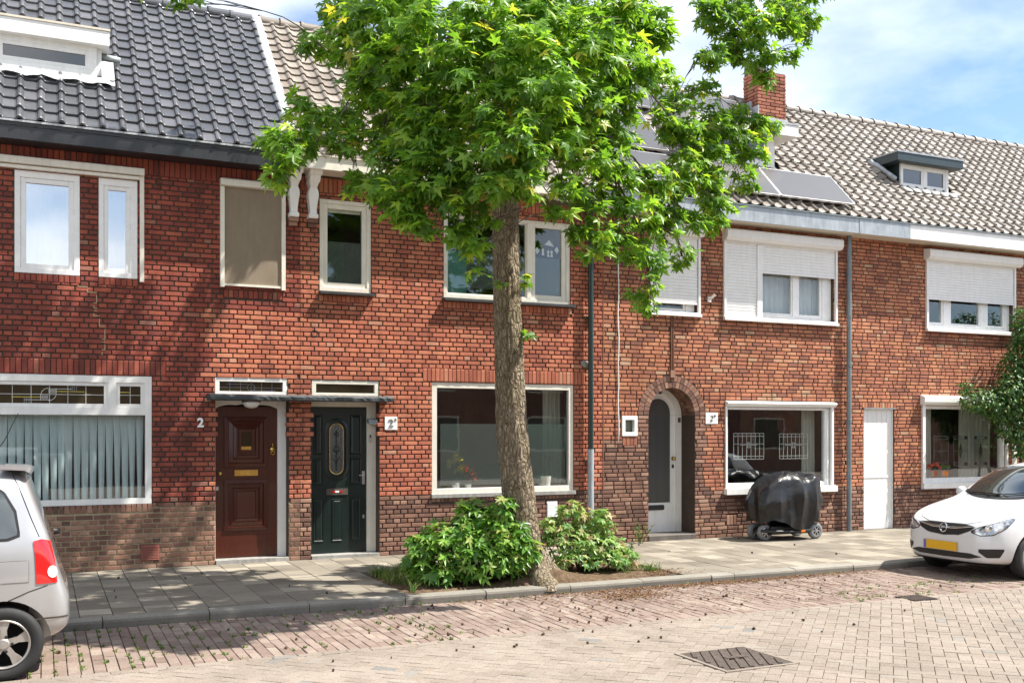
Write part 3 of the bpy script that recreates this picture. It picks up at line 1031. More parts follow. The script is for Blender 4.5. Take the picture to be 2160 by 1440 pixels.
while k * COURSE < ACZ + AR1:
    zc = (k + 0.5) * COURSE
    if zc > ACZ and zc < ACZ + AR1:
        hw = math.sqrt(max(AR1 ** 2 - (zc - ACZ) ** 2, 0.0))
        op3.append((ACX - hw, ACX + hw, k * COURSE - 0.001, (k + 1) * COURSE + 0.001, -1))
    k += 1
arch_n = len(op3)
sp3 = [(8.42, 8.70, 1.55, 1.70), (8.40, 8.70, 2.03, 2.10), (10.46, 10.66, 0.19, 0.37), (9.335, 9.39, 2.77, 3.66)]
w3 = make_wall(H3, X23 + 0.012, X34, TOP, op3, sp3, z3_, 'wild', 303, hide=lambda x, y, z: (x < 9.8 and z > 3.2))
# two rings of arch stones, barrel of the recess
BW = MB()
def voussoir(r0, r1, a0, a1, y0, y1, rv):
    p = [(ACX + r * math.cos(a), ACZ + r * math.sin(a)) for r, a in ((r0, a0), (r1, a0), (r1, a1), (r0, a1))]
    BW.prism(p, 'y', y0, y1, rv)
vm = []
for r0, r1, n in ((AR0, AR0 + 0.094, 22), (AR0 + 0.104, AR1 - 0.004, 27)):
    for i in range(n):
        g_ = 0.008 / r0 / 2
        a0, a1 = math.pi * i / n + g_, math.pi * (i + 1) / n - g_
        BW = MB()
        voussoir(r0, r1, a0, a1, random.uniform(-0.004, 0.002), 0.10, 0.0)
        BW.build('brick', 'brick_brown', w3)
mb = MB()
n = 24
for i in range(n):
    a0, a1 = math.pi * i / n, math.pi * (i + 1) / n
    for j in range(4):
        y0, y1 = 0.105 + j * 0.082, 0.105 + (j + 1) * 0.082 - 0.008
        p = [(ACX + r * math.cos(a), ACZ + r * math.sin(a)) for r, a in ((AR0, a0 + 0.008), (AR0 + 0.06, a0 + 0.008), (AR0 + 0.06, a1 - 0.008), (AR0, a1 - 0.008))]
        mb.prism(p, 'y', y0, y1, random.random())
tag(mb.build('arch_soffit_bricks', 'brick_brown', w3), kind='stuff')
# plaster behind the arch stones
mb = MB()
pr = [(AR1 + 0.03, 0.011), (AR0 + 0.008, 0.011), (AR0 + 0.008, 0.43), (AR1 + 0.03, 0.43)]
for i in range(n):
    for j in range(3):
        q = []
        for a, (r, y) in ((math.pi * i / n, pr[j]), (math.pi * (i + 1) / n, pr[j]), (math.pi * (i + 1) / n, pr[j + 1]), (math.pi * i / n, pr[j + 1])):
            q.append((ACX + r * math.cos(a), y, ACZ + r * math.sin(a)))
        mb.quad(*q)
mb.build('arch_mortar', 'mortar_grey', w3, fix=False)
one('key_stone', 'brick_brown', w3, (9.32, 9.405, -0.03, 0.05, 2.66, 2.78))
one('drip_strip', 'brick_brown', w3, (9.333, 9.352, -0.018, 0.0, 2.79, 3.66), (9.373, 9.392, -0.018, 0.0, 2.79, 3.66))
def z4_(x, z): return 'brick_brown' if z < 0.80 else 'brick_orange'
op4 = [(13.496, 14.221, -0.2, 2.188, 0.14), (15.03, 17.32, 3.72, 5.02, 0), (14.96, 17.16, 0.80, 2.26, 0)]
sp4 = [(13.45, 14.27, 2.20, 2.30)]
make_wall(H4, X34, XR, TOP, op4, sp4, z4_, 'wild', 404)
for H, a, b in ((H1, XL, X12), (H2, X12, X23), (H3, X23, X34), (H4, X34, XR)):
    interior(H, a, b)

# ---------------------------------------------------------------- roofs and gutters
def cut1(p): return p.x < 0.80 and 0.46 < p.y < 1.55
make_roof(H1, XL - 0.02, 3.055, 'tile_slate', 0.046, 0.0, 1, cut1)
make_roof(H2, 3.13, X23, 'tile_brown', 0.042, 0.006, 2, None, hide=lambda x, y, z: x > 4.4, rows=18)
def cut3(p): return (10.12 < p.x < 11.98 and 0.56 < p.y < 1.42) or (12.6 < p.x < 13.36 and 1.9 < p.y)
make_roof(H3, X23, X34, 'tile_grey', 0.050, 0.010, 3, cut3, hide=lambda x, y, z: x < 9.6, rows=19)
def cut4(p): return (14.96 < p.x < 16.26 and 0.56 < p.y < 1.20) or (p.x < 13.36 and 1.9 < p.y)
make_roof(H4, X34, XR, 'tile_grey', 0.050, 0.010, 4, cut4, rows=19)
gutter(H1, XL, 3.12, 5.31, 5.515, -0.38, 'anthracite', 'lead', 'anthracite')
gutter(H2, 3.121, X23 - 0.3, 5.345, 5.515, -0.39, 'cream_paint', 'soffit_cream', 'soffit_cream')
gutter(H3, X23 - 0.299, 13.0, 5.25, 5.505, -0.40, 'zinc', 'zinc_dark', 'soffit_cream')
gutter(H4, 13.001, XR, 5.25, 5.505, -0.40, 'white_paint', 'zinc_dark', 'soffit_cream')
one('gutter_cladding', 'zinc', H4, (13.001, 14.2, -0.408, -0.401, 5.247, 5.503))
# lead strip between the two roofs
mb = MB()
N = 60
pts = []
for i in range(N + 1):
    s = -0.02 + 3.98 * i / N
    for j, (x, h) in enumerate(((3.02, 0.055), (3.05, 0.085), (3.09, 0.075), (3.13, 0.085), (3.16, 0.05))):
        wv = 0.012 * math.sin(i * 1.5) + random.uniform(-.006, .006)
        pts.append(tuple(slope(x + random.uniform(-.006, .006), s, h + wv)))
mb.add(pts, [(i * 5 + j, i * 5 + j + 1, (i + 1) * 5 + j + 1, (i + 1) * 5 + j) for i in range(N) for j in range(4)])
mb.build('lead_strip', 'lead', H2, smooth=True, fix=False)

# ---------------------------------------------------------------- H1 windows
window(H1, -0.322, 0.422, 3.754, 5.025, [(-0.193, 0.292, 3.874, 4.879, 0.062)], y=0.0, gl='glass_sky')
window(H1, 0.645, 1.112, 3.757, 5.026, [(0.759, 0.971, 3.875, 4.882, 0.052)], y=0.0, gl='glass_sky')
curtain(-0.24, 0.34, 3.8, 4.98, 0.16, 0.012, 7, 'curtain_white', 'sheer white curtain behind the wide upper window of the leftmost house')
curtain(0.70, 1.03, 3.8, 4.98, 0.16, 0.012, 5, 'curtain_white', 'sheer white curtain behind the narrow upper window of the leftmost house')
sb = MB()
sb.prism([(-0.10, 5.09), (-0.085, 5.085), (0.0, 5.085), (0.0, 5.185), (-0.09, 5.178), (-0.10, 5.17)], 'x', -1.4, 1.19)
sb_o = sb.build('sunscreen_cassette', 'cream_paint', H1)
one('cassette_rail', 'cream_paint', sb_o, (-1.4, 1.136, -0.06, -0.002, 5.035, 5.075))
one('guide_rail', 'cream_paint', sb_o, (1.138, 1.190, -0.05, -0.002, 3.718, 5.084))
# closed fabric screen
mb = MB()
mb.prism([(-0.10, 5.07), (0.0, 5.06), (0.0, 5.165), (-0.085, 5.165), (-0.10, 5.15)], 'x', 2.150, 3.03)
sc_o = mb.build('roller_screen', 'cream_paint', H1)
one('guide_rail', 'cream_paint', sc_o, (2.152, 2.206, -0.06, 0.0, 3.715, 5.062))
one('guide_rail', 'cream_paint', sc_o, (2.968, 3.022, -0.06, 0.0, 3.712, 5.062))
one('bottom_bar', 'cream_paint', sc_o, (2.208, 2.966, -0.05, -0.02, 3.735, 3.765))
mb = MB()
pts = [(2.208 + 0.758 * i / 12, -0.032 + 0.004 * math.sin(i * 0.9 + j), 3.767 + 1.30 * j / 8) for j in range(9) for i in range(13)]
mb.add(pts, [(j * 13 + i, j * 13 + i + 1, (j + 1) * 13 + i + 1, (j + 1) * 13 + i) for j in range(8) for i in range(12)])
mb.build('screen_cloth', 'screen_fabric', sc_o, smooth=True, fix=False)
# big living-room window with leaded top lights
wb = window(H1, -1.347, 1.287, 0.842, 2.496, [(-1.269, 1.209, 0.915, 1.992, 0.0), (-0.77, 0.709, 2.133, 2.362, 0.048, 'dark_glass'), (0.901, 1.153, 2.136, 2.364, 0.045, 'dark_glass'), (-1.213, -0.961, 2.136, 2.364, 0.045, 'dark_glass')], y=0.01, mat='white_paint')
YL = 0.052
xg = [-0.77 + 0.211 * i for i in range(1, 7)]
hz = [(-0.77, 2.248, 0.709, 2.248)]
lines('lead_came', [(x, 2.134, x, 2.361) for x in xg] + hz + [(0.901 + 0.126, 2.137, 0.901 + 0.126, 2.363), (0.902, 2.250, 1.152, 2.250)], 0.006, YL, 'came_white', wb)
cxm = 0.06
lines('lead_ornament', [(cxm - .22, 2.212, cxm + .0, 2.212), (cxm, 2.318, cxm + .27, 2.318), (cxm - .27, 2.178, cxm + .02, 2.178), (cxm - .08, 2.230, cxm, 2.230), (cxm, 2.30, cxm + .09, 2.30), (cxm, 2.285, cxm + .09, 2.285), (cxm, 2.27, cxm + .09, 2.27), (cxm - .08, 2.195, cxm, 2.195),
       (cxm - .09, 2.245, cxm - .09, 2.17), (cxm + .09, 2.25, cxm + .09, 2.325)] + arc(cxm, 2.24, 0.085, 90, 180) + arc(cxm, 2.26, 0.09, 270, 360), 0.006, YL - 0.001, 'came_white', wb)
lines('lead_ornament', [(cxm + .09, 2.286, cxm + .42, 2.286), (cxm - .42, 2.212, cxm - .09, 2.212), (0.903, 2.286, 1.027, 2.286)], 0.007, YL - 0.002, 'came_yellow', wb)
lines('violet_glass', [(cxm + .36, 2.288, cxm + .36, 2.36), (cxm - .36, 2.136, cxm - .36, 2.205)], 0.08, YL + 0.002, 'glass_violet', wb, 0.002)
lines('lead_ornament', [(cxm + a, 2.292, cxm + a, 2.358) for a in (.26, .28, .30, .325)] + [(cxm - a, 2.136, cxm - a, 2.205) for a in (.20, .22, .25, .275)], 0.006, YL - 0.003, 'came_lead', wb)
# net curtain: tapering pleats, dark between
mb = MB()
x = -1.25
rr = random.Random(4)
while x < 1.18:
    wt, wbm = 0.098, rr.uniform(0.052, 0.076)
    cx_ = x + 0.05
    for s_ in range(6):
        t0, t1 = s_ / 6, (s_ + 1) / 6
        for q in range(5):
            def P(t, u):
                wd = wt + (wbm - wt) * min(1, t * 1.15)
                return (cx_ + (u - 0.5) * wd + 0.006 * t * math.sin(cx_ * 60), 0.16 - 0.024 * math.sin(math.pi * u) * (0.3 + t), 2.02 - 1.12 * t)
            mb.quad(P(t0, q / 5), P(t0, (q + 1) / 5), P(t1, (q + 1) / 5), P(t1, q / 5))
    x += rr.uniform(0.088, 0.102)
tag(mb.build('curtain', 'curtain_blue', None, smooth=True, fix=False), 'pale blue pleated net curtain across the big ground floor window of the leftmost house', 'curtain')
# old crack repaired with pale mortar
mb = MB()
cz, cx = 3.62, 0.40
for k in range(26):
    nx_, nz_ = cx + random.choice([0.0, 0.0, 0.11, -0.055, 0.055]) * (0.6 if k > 3 else 1), cz - 0.033
    if nx_ > 0.75 or nx_ < 0.2: nx_ = cx
    if abs(nx_ - cx) > 0.001: mb.box(min(cx, nx_) - .004, max(cx, nx_) + .004, -0.003, 0.02, cz - .005, cz + .005)
    else: mb.box(cx - .005, cx + .005, -0.0035, 0.02, nz_, cz)
    cx, cz = nx_, nz_
mb.build('pointed_crack', 'mortar_pale', H1)
# vents, numbers
mb = MB()
mb.box(1.15, 1.384, -0.006, 0.02, 0.10, 0.305)
for i in range(9):
    z = 0.11 + i * 0.021
    mb.prism([(-0.018, z), (-0.006, z), (-0.006, z + 0.017), (-0.010, z + 0.017)], 'x', 1.158, 1.376)
mb.build('air_vent', 'vent_red', H1)
lettering('house_number', '2', 0.165, (1.90, -0.012, 1.842), 'number_white', H1, bold=0.006)

# ---------------------------------------------------------------- front doors of H1 and H2
def pyramid(mb, x0, x1, z0, z1, steps, y, dy):
    """nested raised frames, each step a sloping border"""
    for i, (ins, h) in enumerate(steps[:-1]):
        ins2, h2 = steps[i + 1]
        a = [(x0 + ins, z0 + ins), (x1 - ins, z0 + ins), (x1 - ins, z1 - ins), (x0 + ins, z1 - ins)]
        b = [(x0 + ins2, z0 + ins2), (x1 - ins2, z0 + ins2), (x1 - ins2, z1 - ins2), (x0 + ins2, z1 - ins2)]
        for k in range(4):
            l = (k + 1) % 4
            mb.quad((a[k][0], y - h, a[k][1]), (a[l][0], y - h, a[l][1]), (b[l][0], y - h2, b[l][1]), (b[k][0], y - h2, b[k][1]))
    ins, h = steps[-1]
    mb.quad((x0 + ins, y - h, z0 + ins), (x1 - ins, y - h, z0 + ins), (x1 - ins, y - h, z1 - ins), (x0 + ins, y - h, z1 - ins))
DY = 0.20
leaf1 = one('door', 'door_wood', H1, (2.122, 2.956, DY, DY + 0.05, 0.06, 2.12))
tag(leaf1, 'varnished brown hardwood door with stepped pyramid panels')
STEPS = [(0.0, 0.0), (0.004, 0.020), (0.055, 0.034), (0.062, 0.020), (0.115, 0.040), (0.122, 0.026), (0.165, 0.046), (0.172, 0.03)]
mb = MB(); pyramid(mb, 2.235, 2.825, 0.42, 1.125, STEPS, DY, 0)
mb.build('door_panel', 'door_wood', leaf1)
mb = MB(); pyramid(mb, 2.235, 2.825, 1.285, 1.985, STEPS, DY, 0)
mb.build('door_panel', 'door_wood', leaf1)
mb = MB(); frame_boxes(mb, 2.432, 2.622, 1.50, 1.795, 0.025, DY - 0.060, DY - 0.028)
mb.build('peep_frame', 'door_wood', leaf1)
one('peep_pane', 'dark_glass', leaf1, (2.457, 2.597, DY - 0.040, DY - 0.034, 1.527, 1.768))
one('peep_ledge', 'brass', leaf1, (2.460, 2.594, DY - 0.048, DY - 0.041, 1.53, 1.575))
mb = MB()
mb.box(2.376, 2.692, DY - 0.016, DY, 1.172, 1.252)
mb.box(2.396, 2.672, DY - 0.020, DY - 0.0165, 1.19, 1.236)
mb.build('letter_plate', 'brass', leaf1)
mb = MB()
mb.lathe([(0.0, -0.055), (0.022, -0.050), (0.030, -0.035), (0.022, -0.018), (0.012, -0.010), (0.026, -0.004), (0.026, 0.0)], (2.178, DY, 1.21), 'y', 18)
mb.build('door_knob', 'brass', leaf1, smooth=True)
mb = MB()
mb.lathe([(0.0, -0.03), (0.030, -0.024), (0.040, -0.012), (0.034, 0.0)], (2.893, DY, 1.53), 'y', 16)
mb.tube([(2.893, DY - 0.012, 1.555), (2.893, DY - 0.016, 1.60), (2.893, DY - 0.008, 1.63)], [0.012, 0.007, 0.004], 8)
mb.tube([(2.893 - 0.026, DY - 0.02, 1.52), (2.893 - 0.022, DY - 0.026, 1.475), (2.893, DY - 0.028, 1.452), (2.893 + 0.022, DY - 0.026, 1.475), (2.893 + 0.026, DY - 0.02, 1.52)], 0.006, 6)
mb.build('door_knocker', 'brass', leaf1, smooth=True)
one('lock_plate', 'aluminium', leaf1, (2.13, 2.165, DY - 0.004, DY, 0.98, 1.03))
mb = MB()
mb.box(2.958, 3.075, DY - 0.035, DY + 0.06, 0.05, 2.20)
mb.box(2.099, 2.120, DY - 0.035, DY + 0.06, 0.05, 2.20)
# scalloped head
pp = [(2.121, 2.2), (2.121, 2.085)]
for i in range(25):
    u = i / 24
    pp.append((2.121 + 0.836 * u, 2.088 + 0.055 * math.sin(math.pi * u) ** 0.5 + 0.012 * abs(math.sin(3 * math.pi * u))))
pp += [(2.957, 2.2)]
mb.prism(pp, 'y', DY - 0.034, DY - 0.008)
mb.build('door_frame', 'white_paint', H1)
one('threshold', 'stone_grey', H1, (2.10, 3.075, -0.035, DY + 0.06, -0.02, 0.052), )
def transom(H, x0, x1, z0, z1, mat, leaded):
    wn_ = window(H, x0, x1, z0, z1, [(x0 + 0.06, x1 - 0.06, z0 + 0.045, z1 - 0.052, 0.0, 'dark_glass')], y=0.012, mat=mat)
    if leaded:
        a, b, c, d = x0 + 0.06, x1 - 0.06, z0 + 0.03, z1 - 0.06
        xm, zm = (a + b) / 2, (c + d) / 2
        lines('lead_came', [(a + (b - a) * i / 6, c, a + (b - a) * i / 6, d) for i in range(1, 6)] + [(a, zm, b, zm), (a + .1, zm + .045, xm, zm + .045), (xm, zm - .04, b - .1, zm - .04)] + arc(xm, zm, 0.05, 0, 360, 16), 0.006, 0.05, 'came_lead', wn_)
        lines('violet_glass', [(a + .16, zm + .02, a + .16, d), (b - .16, c, b - .16, zm - .02)], 0.07, 0.051, 'glass_violet', wn_, 0.002)
transom(H1, 2.089, 3.058, 2.275, 2.506, 'white_paint', True)
transom(H2, 3.40, 4.368, 2.275, 2.497, 'cream_paint', False)

leaf2 = one('door', 'door_green', H2, (3.425, 4.238, DY, DY + 0.05, 0.05, 2.13))
tag(leaf2, 'dark green panelled door with a long oval window')
OX, OZ0, OZ1 = 3.80, 1.09, 1.97
def stadium(cx, z0, z1, r, n=12):
    p = [(cx + r * math.cos(R(180 * i / n)), z1 - r + r * math.sin(R(180 * i / n))) for i in range(n + 1)]
    return p + [(cx + r * math.cos(R(180 + 180 * i / n)), z0 + r + r * math.sin(R(180 + 180 * i / n))) for i in range(n + 1)]
def ringwall(name, mat, parent, a, b, ya, yb):
    mb = MB()
    n_ = len(a)
    for i in range(n_):
        j = (i + 1) % n_
        mb.quad((a[i][0], ya, a[i][1]), (a[j][0], ya, a[j][1]), (b[j][0], yb, b[j][1]), (b[i][0], yb, b[i][1]))
        mb.quad((a[i][0], ya, a[i][1]), (a[j][0], ya, a[j][1]), (a[j][0], DY, a[j][1]), (a[i][0], DY, a[i][1]))
        mb.quad((b[i][0], yb, b[i][1]), (b[j][0], yb, b[j][1]), (b[j][0], DY, b[j][1]), (b[i][0], DY, b[i][1]))
    return mb.build(name, mat, parent)
ringwall('oval_moulding', 'door_green', leaf2, stadium(OX, OZ0, OZ1, 0.175), stadium(OX, OZ0 + .04, OZ1 - .04, 0.135), DY - 0.012, DY - 0.024)
ringwall('oval_bead', 'brass', leaf2, stadium(OX, OZ0 + .075, OZ1 - .075, 0.104), stadium(OX, OZ0 + .085, OZ1 - .085, 0.094), DY - 0.012, DY - 0.01)
mb = MB()
mb.prism(stadium(OX, OZ0 + .085, OZ1 - .085, 0.093), 'y', DY - 0.006, DY - 0.001)
mb.build('oval_pane', 'reeded_glass', leaf2)
lines('etched_flower', [(OX, 1.22, OX, 1.80), (OX - .05, 1.40, OX, 1.32), (OX + .05, 1.42, OX, 1.34), (OX - .05, 1.52, OX, 1.46), (OX + .05, 1.52, OX, 1.46)] + arc(OX, 1.53, .04, 0, 360, 10) + arc(OX, 1.74, .03, 0, 360, 8), 0.010, DY - 0.008, 'number_black', leaf2, 0.003)
for (a, b, c, d) in ((3.47, 3.60, 1.45, 2.02), (3.47, 3.60, 1.02, 1.40), (4.00, 4.17, 1.45, 2.02), (4.00, 4.17, 1.02, 1.40), (3.47, 3.615, 0.22, 0.82), (3.735, 3.885, 0.22, 0.82), (4.005, 4.15, 0.22, 0.82)):
    mb = MB()
    pyramid(mb, a, b, c, d, [(0.0, 0.0), (0.006, 0.012), (0.016, 0.004), (0.022, 0.002), (0.04, 0.012)], DY, 0)
    mb.build('door_panel', 'door_green', leaf2)
mb = MB()
mb.box(3.65, 3.966, DY - 0.014, DY, 0.876, 0.966)
mb.build('letter_plate', 'iron', leaf2)
one('letter_sticker', 'number_white', leaf2, (3.78, 3.835, DY - 0.018, DY - 0.0145, 0.91, 0.935))
one('letter_sticker', 'tail_lens', leaf2, (3.73, 3.778, DY - 0.018, DY - 0.0145, 0.91, 0.935), (3.837, 3.885, DY - 0.018, DY - 0.0145, 0.91, 0.935))
mb = MB()
mb.box(4.175, 4.215, DY - 0.010, DY, 1.02, 1.21)
mb.tube([(4.195, DY - 0.01, 1.15), (4.195, DY - 0.05, 1.15), (4.12, DY - 0.05, 1.15)], 0.009, 8)
mb.build('door_handle', 'aluminium', leaf2)
one('lower_lock', 'aluminium', leaf2, (4.185, 4.21, DY - 0.006, DY, 0.53, 0.58))
mb = MB()
mb.box(4.24, 4.371, DY - 0.04, DY + 0.06, 0.05, 2.20)
mb.box(3.397, 3.424, DY - 0.04, DY + 0.06, 0.05, 2.20)
mb.box(3.4245, 4.2395, DY - 0.039, DY + 0.06, 2.131, 2.20)
dfr = mb.build('door_frame', 'cream_paint', H2)
one('threshold', 'stone_grey', H2, (3.397, 4.371, -0.03, DY + 0.06, -0.02, 0.045))
mb = MB()
mb.prism([(0.02, 1.885), (0.13, 1.91), (0.16, 1.96), (0.04, 1.95)], 'x', 4.23, 4.36)
mb.box(4.28, 4.31, 0.10, 0.16, 1.88, 1.905)
mb.build('security_lamp', 'zinc', H2)
one('doorbell', 'aluminium', dfr, (4.268, 4.302, DY - 0.056, DY - 0.041, 1.62, 1.72))
one('bell_button', 'number_black', dfr, (4.275, 4.295, DY - 0.060, DY - 0.0565, 1.69, 1.73))

# ---------------------------------------------------------------- H2 windows
wu = window(H2, 3.51, 4.257, 3.748, 5.038, [(3.629, 4.128, 3.876, 4.913, 0.066)], y=0.02, mat='cream_paint', sill=(3.495, 4.285, 3.70, 3.735, -0.10, 'slate'))
one('privacy_film', 'film', wu, (3.629, 4.128, 0.068, 0.070, 3.876, 4.458))
one('window_blind', 'cream_paint', wu, (3.64, 4.12, 0.09, 0.095, 4.87, 4.915))
wu = window(H2, 5.366, 7.476, 3.753, 5.015, [(5.44, 6.715, 3.835, 4.945, 0.02), (6.88, 7.337, 3.882, 4.917, 0.075)], y=0.02, mat='cream_paint', sill=(5.34, 7.515, 3.705, 3.742, -0.11, 'slate'))
one('privacy_film', 'film_teal', wu, (5.44, 5.75, 0.068, 0.070, 3.835, 4.46))
one('privacy_film', 'film', wu, (5.751, 6.715, 0.068, 0.070, 3.93, 4.46))
one('privacy_film', 'film', wu, (6.88, 7.337, 0.068, 0.070, 3.90, 4.46))
for (cx, cz, kind) in ((6.93, 4.57, 'd'), (7.03, 4.56, 'p'), (7.12, 4.54, 'p'), (7.18, 4.54, 'p'), (7.27, 4.60, 'd'), (7.13, 4.70, 'c')):
    mb = MB()
    if kind == 'd':
        poly = [(cx, cz - .055), (cx + .04, cz), (cx, cz + .055), (cx - .04, cz)]
    elif kind == 'p':
        poly = [(cx - .025, cz - .055), (cx + .025, cz - .055), (cx + .012, cz), (cx + .022, cz + .02), (cx + .01, cz + .05), (cx - .01, cz + .05), (cx - .022, cz + .02), (cx - .012, cz)]
    else:
        poly = [(cx - .08, cz - .03), (cx + .09, cz - .05), (cx + .05, cz), (cx + .01, cz + .05), (cx - .03, cz + .01)]
    mb.prism(poly, 'y', 0.067, 0.069)
    mb.build('paper_cutout', 'came_white', wu)
wl = window(H2, 5.181, 7.537, 0.858, 2.503, [(5.262, 7.455, 0.935, 2.42, 0.0)], y=0.02, mat='cream_paint', sill=(5.165, 7.555, 0.803, 0.855, -0.035, 'stone_grey'))
one('privacy_film', 'film', wl, (5.335, 7.42, 0.068, 0.070, 0.985, 1.892))
curtain(7.16, 7.47, 0.9, 2.48, 0.34, 0.03, 4, 'curtain_cream', 'cream curtain drawn to the right side of the frosted ground floor window')
def flower_pot(x, w_, h, pot, blooms, label, y=0.125, mat='flower_yellow', z=0.925):
    t = thing('flower_pot', (x, y, z), label, 'potted plant')
    mb = MB()
    mb.lathe([(0.0, 0.0), (w_ * 0.42, 0.0), (w_ * 0.5, h), (w_ * 0.46, h), (w_ * 0.42, h - 0.02), (0.0, h - 0.02)], (x, y, z), 'z', 16)
    mb.build('pot', pot, t, smooth=True, auto=40)
    st = MB(); fl = MB()
    for (dx, dz, r) in blooms:
        st.tube([(x, y, z + h - 0.02), (x + dx * 0.4, y, z + h + dz * 0.5), (x + dx, y, z + h + dz)], 0.005, 5)
        for k in range(14):
            a = Vector((random.gauss(0, 1), random.gauss(0, 1), random.gauss(0, 1))).normalized()
            b = a.orthogonal().normalized() * r * 0.45
            c = Vector((x + dx, y, z + h + dz))
            fl.quad(c, c + a * r * 0.6 + b, c + a * r * 1.1, c + a * r * 0.6 - b, random.random())
    st.build('stem', 'grass', t)
    fl.build('blossom', mat, t, fix=False)
    return t
flower_pot(5.60, 0.13, 0.09, 'pot_white', [(-0.07, 0.28, 0.085), (0.03, 0.36, 0.09), (0.09, 0.22, 0.09), (0.0, 0.16, 0.04)], 'small white pot with yellow flowers on the sill of the frosted window')
flower_pot(5.80, 0.105, 0.075, 'pot_white', [(-0.05, 0.22, 0.085), (0.05, 0.15, 0.09), (0.08, 0.08, 0.08), (-0.03, 0.10, 0.06)], 'small white pot with red flowers on the sill of the frosted window', mat='flower_red')
flower_pot(7.08, 0.22, 0.16, 'curtain_cream', [(0.10, 0.28, 0.03), (-0.04, 0.2, 0.03), (0.02, 0.3, 0.03)], 'cream plant pot at the right end of the frosted window', mat='grass')
def console(H, x, name='gutter_console'):
    mb = MB()
    prof = [(5.46, .085), (5.30, .085), (5.28, .07), (5.22, .072), (5.19, .055), (5.14, .045), (5.09, .066), (5.03, .07), (4.96, .058), (4.86, .047), (4.79, .043), (4.775, .062), (4.74, .064), (4.72, .06)]
    dep = [-.36, -.30, -.26, -.22, -.19, -.15, -.15, -.15, -.14, -.13, -.13, -.15, -.15, -.14]
    pts = []
    for (z, hw), d in zip(prof, dep):
        pts += [(x - hw, 0.0, z), (x - hw, d, z), (x + hw, d, z), (x + hw, 0.0, z)]
    mb.add(pts, [(i * 4 + k, i * 4 + k + 1, i * 4 + 5 + k, i * 4 + 4 + k) for i in range(len(prof) - 1) for k in range(3)] + [((len(prof) - 1) * 4, (len(prof) - 1) * 4 + 1, (len(prof) - 1) * 4 + 2, (len(prof) - 1) * 4 + 3)])
    c = mb.build(name, 'white_paint', H)
    one('corbel_brick', 'brick_brown', c, (x - .062, x + .062, -.12, .02, 4.665, 4.715), (x - .055, x + .055, -.08, .02, 4.61, 4.66))
console(H1, 3.125)
console(H2, 3.39)
mb = MB()
mb.lathe([(0.048, -0.004), (0.036, -0.002), (0.034, 0.06), (0.0, 0.06)], (3.436, 0.0, 3.145), 'y', 16)
mb.build('vent_hole', 'number_black', H2)
hn = one('number_tile', 'number_white', H2, (4.454, 4.641, -0.014, -0.001, 1.804, 1.993))
lettering('house_number', '2', 0.15, (4.545, -0.018, 1.85), 'came_lead', hn, bold=0.002)
lettering('house_number', 'A', 0.055, (4.61, -0.018, 1.935), 'came_lead', hn)
mb = MB()
mb.box(7.062, 7.241, -0.008, 0.0, 0.457, 0.698)
for i in range(10):
    z = 0.47 + i * 0.022
    mb.prism([(-0.018, z), (-0.008, z), (-0.008, z + 0.018), (-0.011, z + 0.018)], 'x', 7.072, 7.231)
mb.build('air_vent', 'white_plastic', H2)
dp = downpipe(H2, 7.79, -0.085, [(1.47, 5.27, 0.042, 'pipe_green'), (-0.01, 1.50, 0.05, 'pipe_grey')], [])
one('pipe_bracket', 'iron', dp, (7.70, 7.88, -0.05, 0.0, 3.55, 3.58), (7.70, 7.88, -0.05, 0.0, 1.30, 1.33))
mb = MB()
for k in range(5):
    c = Vector((7.76 + random.uniform(-.06, .06), -0.012, 2.84 + random.uniform(-.04, .04)))
    mb.lathe([(0.0, -0.02), (0.03, -0.014), (0.045, 0.0), (0.04, 0.02)], c, 'y', 9)
mb.build('mortar_patch', 'stone_grey', H2)
# canopy over both doors
mb = MB()
NX = 60
pts = []
for i in range(NX + 1):
    x = 1.985 + (4.49 - 1.985) * i / NX
    j = lambda: random.uniform(-.006, .006)
    pts += [(x, 0.0, 2.285 + j() * .5), (x, -0.29 + j(), 2.268 + j()), (x, -0.31 + j(), 2.245 + j()), (x, -0.305 + j(), 2.205 + j()), (x, -0.28, 2.195), (x, 0.0, 2.195)]
fs = [(i * 6 + k, i * 6 + (k + 1) % 6, (i + 1) * 6 + (k + 1) % 6, (i + 1) * 6 + k) for i in range(NX) for k in range(6)]
fs += [(0, 1, 2, 3, 4, 5), tuple(NX * 6 + k for k in range(6))]
mb.add(pts, fs)
tag(mb.build('door_canopy', 'canopy_grey', None), 'thin dark grey canopy slab above the brown and the green front door', 'canopy')
lp = thing('porch_lamp', (2.54, -0.15, 2.12), 'small domed glass lamp under the canopy above the brown door', 'lamp')
mb = MB(); mb.lathe([(0.125, 0.0), (0.125, -0.02), (0.115, -0.024)], (2.54, -0.15, 2.194), 'z', 24)
mb.build('lamp_base', 'iron', lp)
mb = MB(); mb.lathe([(0.112, 0.0), (0.105, -0.03), (0.08, -0.06), (0.04, -0.075), (0.0, -0.08)], (2.54, -0.15, 2.17), 'z', 24)
mb.build('lamp_glass', 'pot_white', lp, smooth=True)

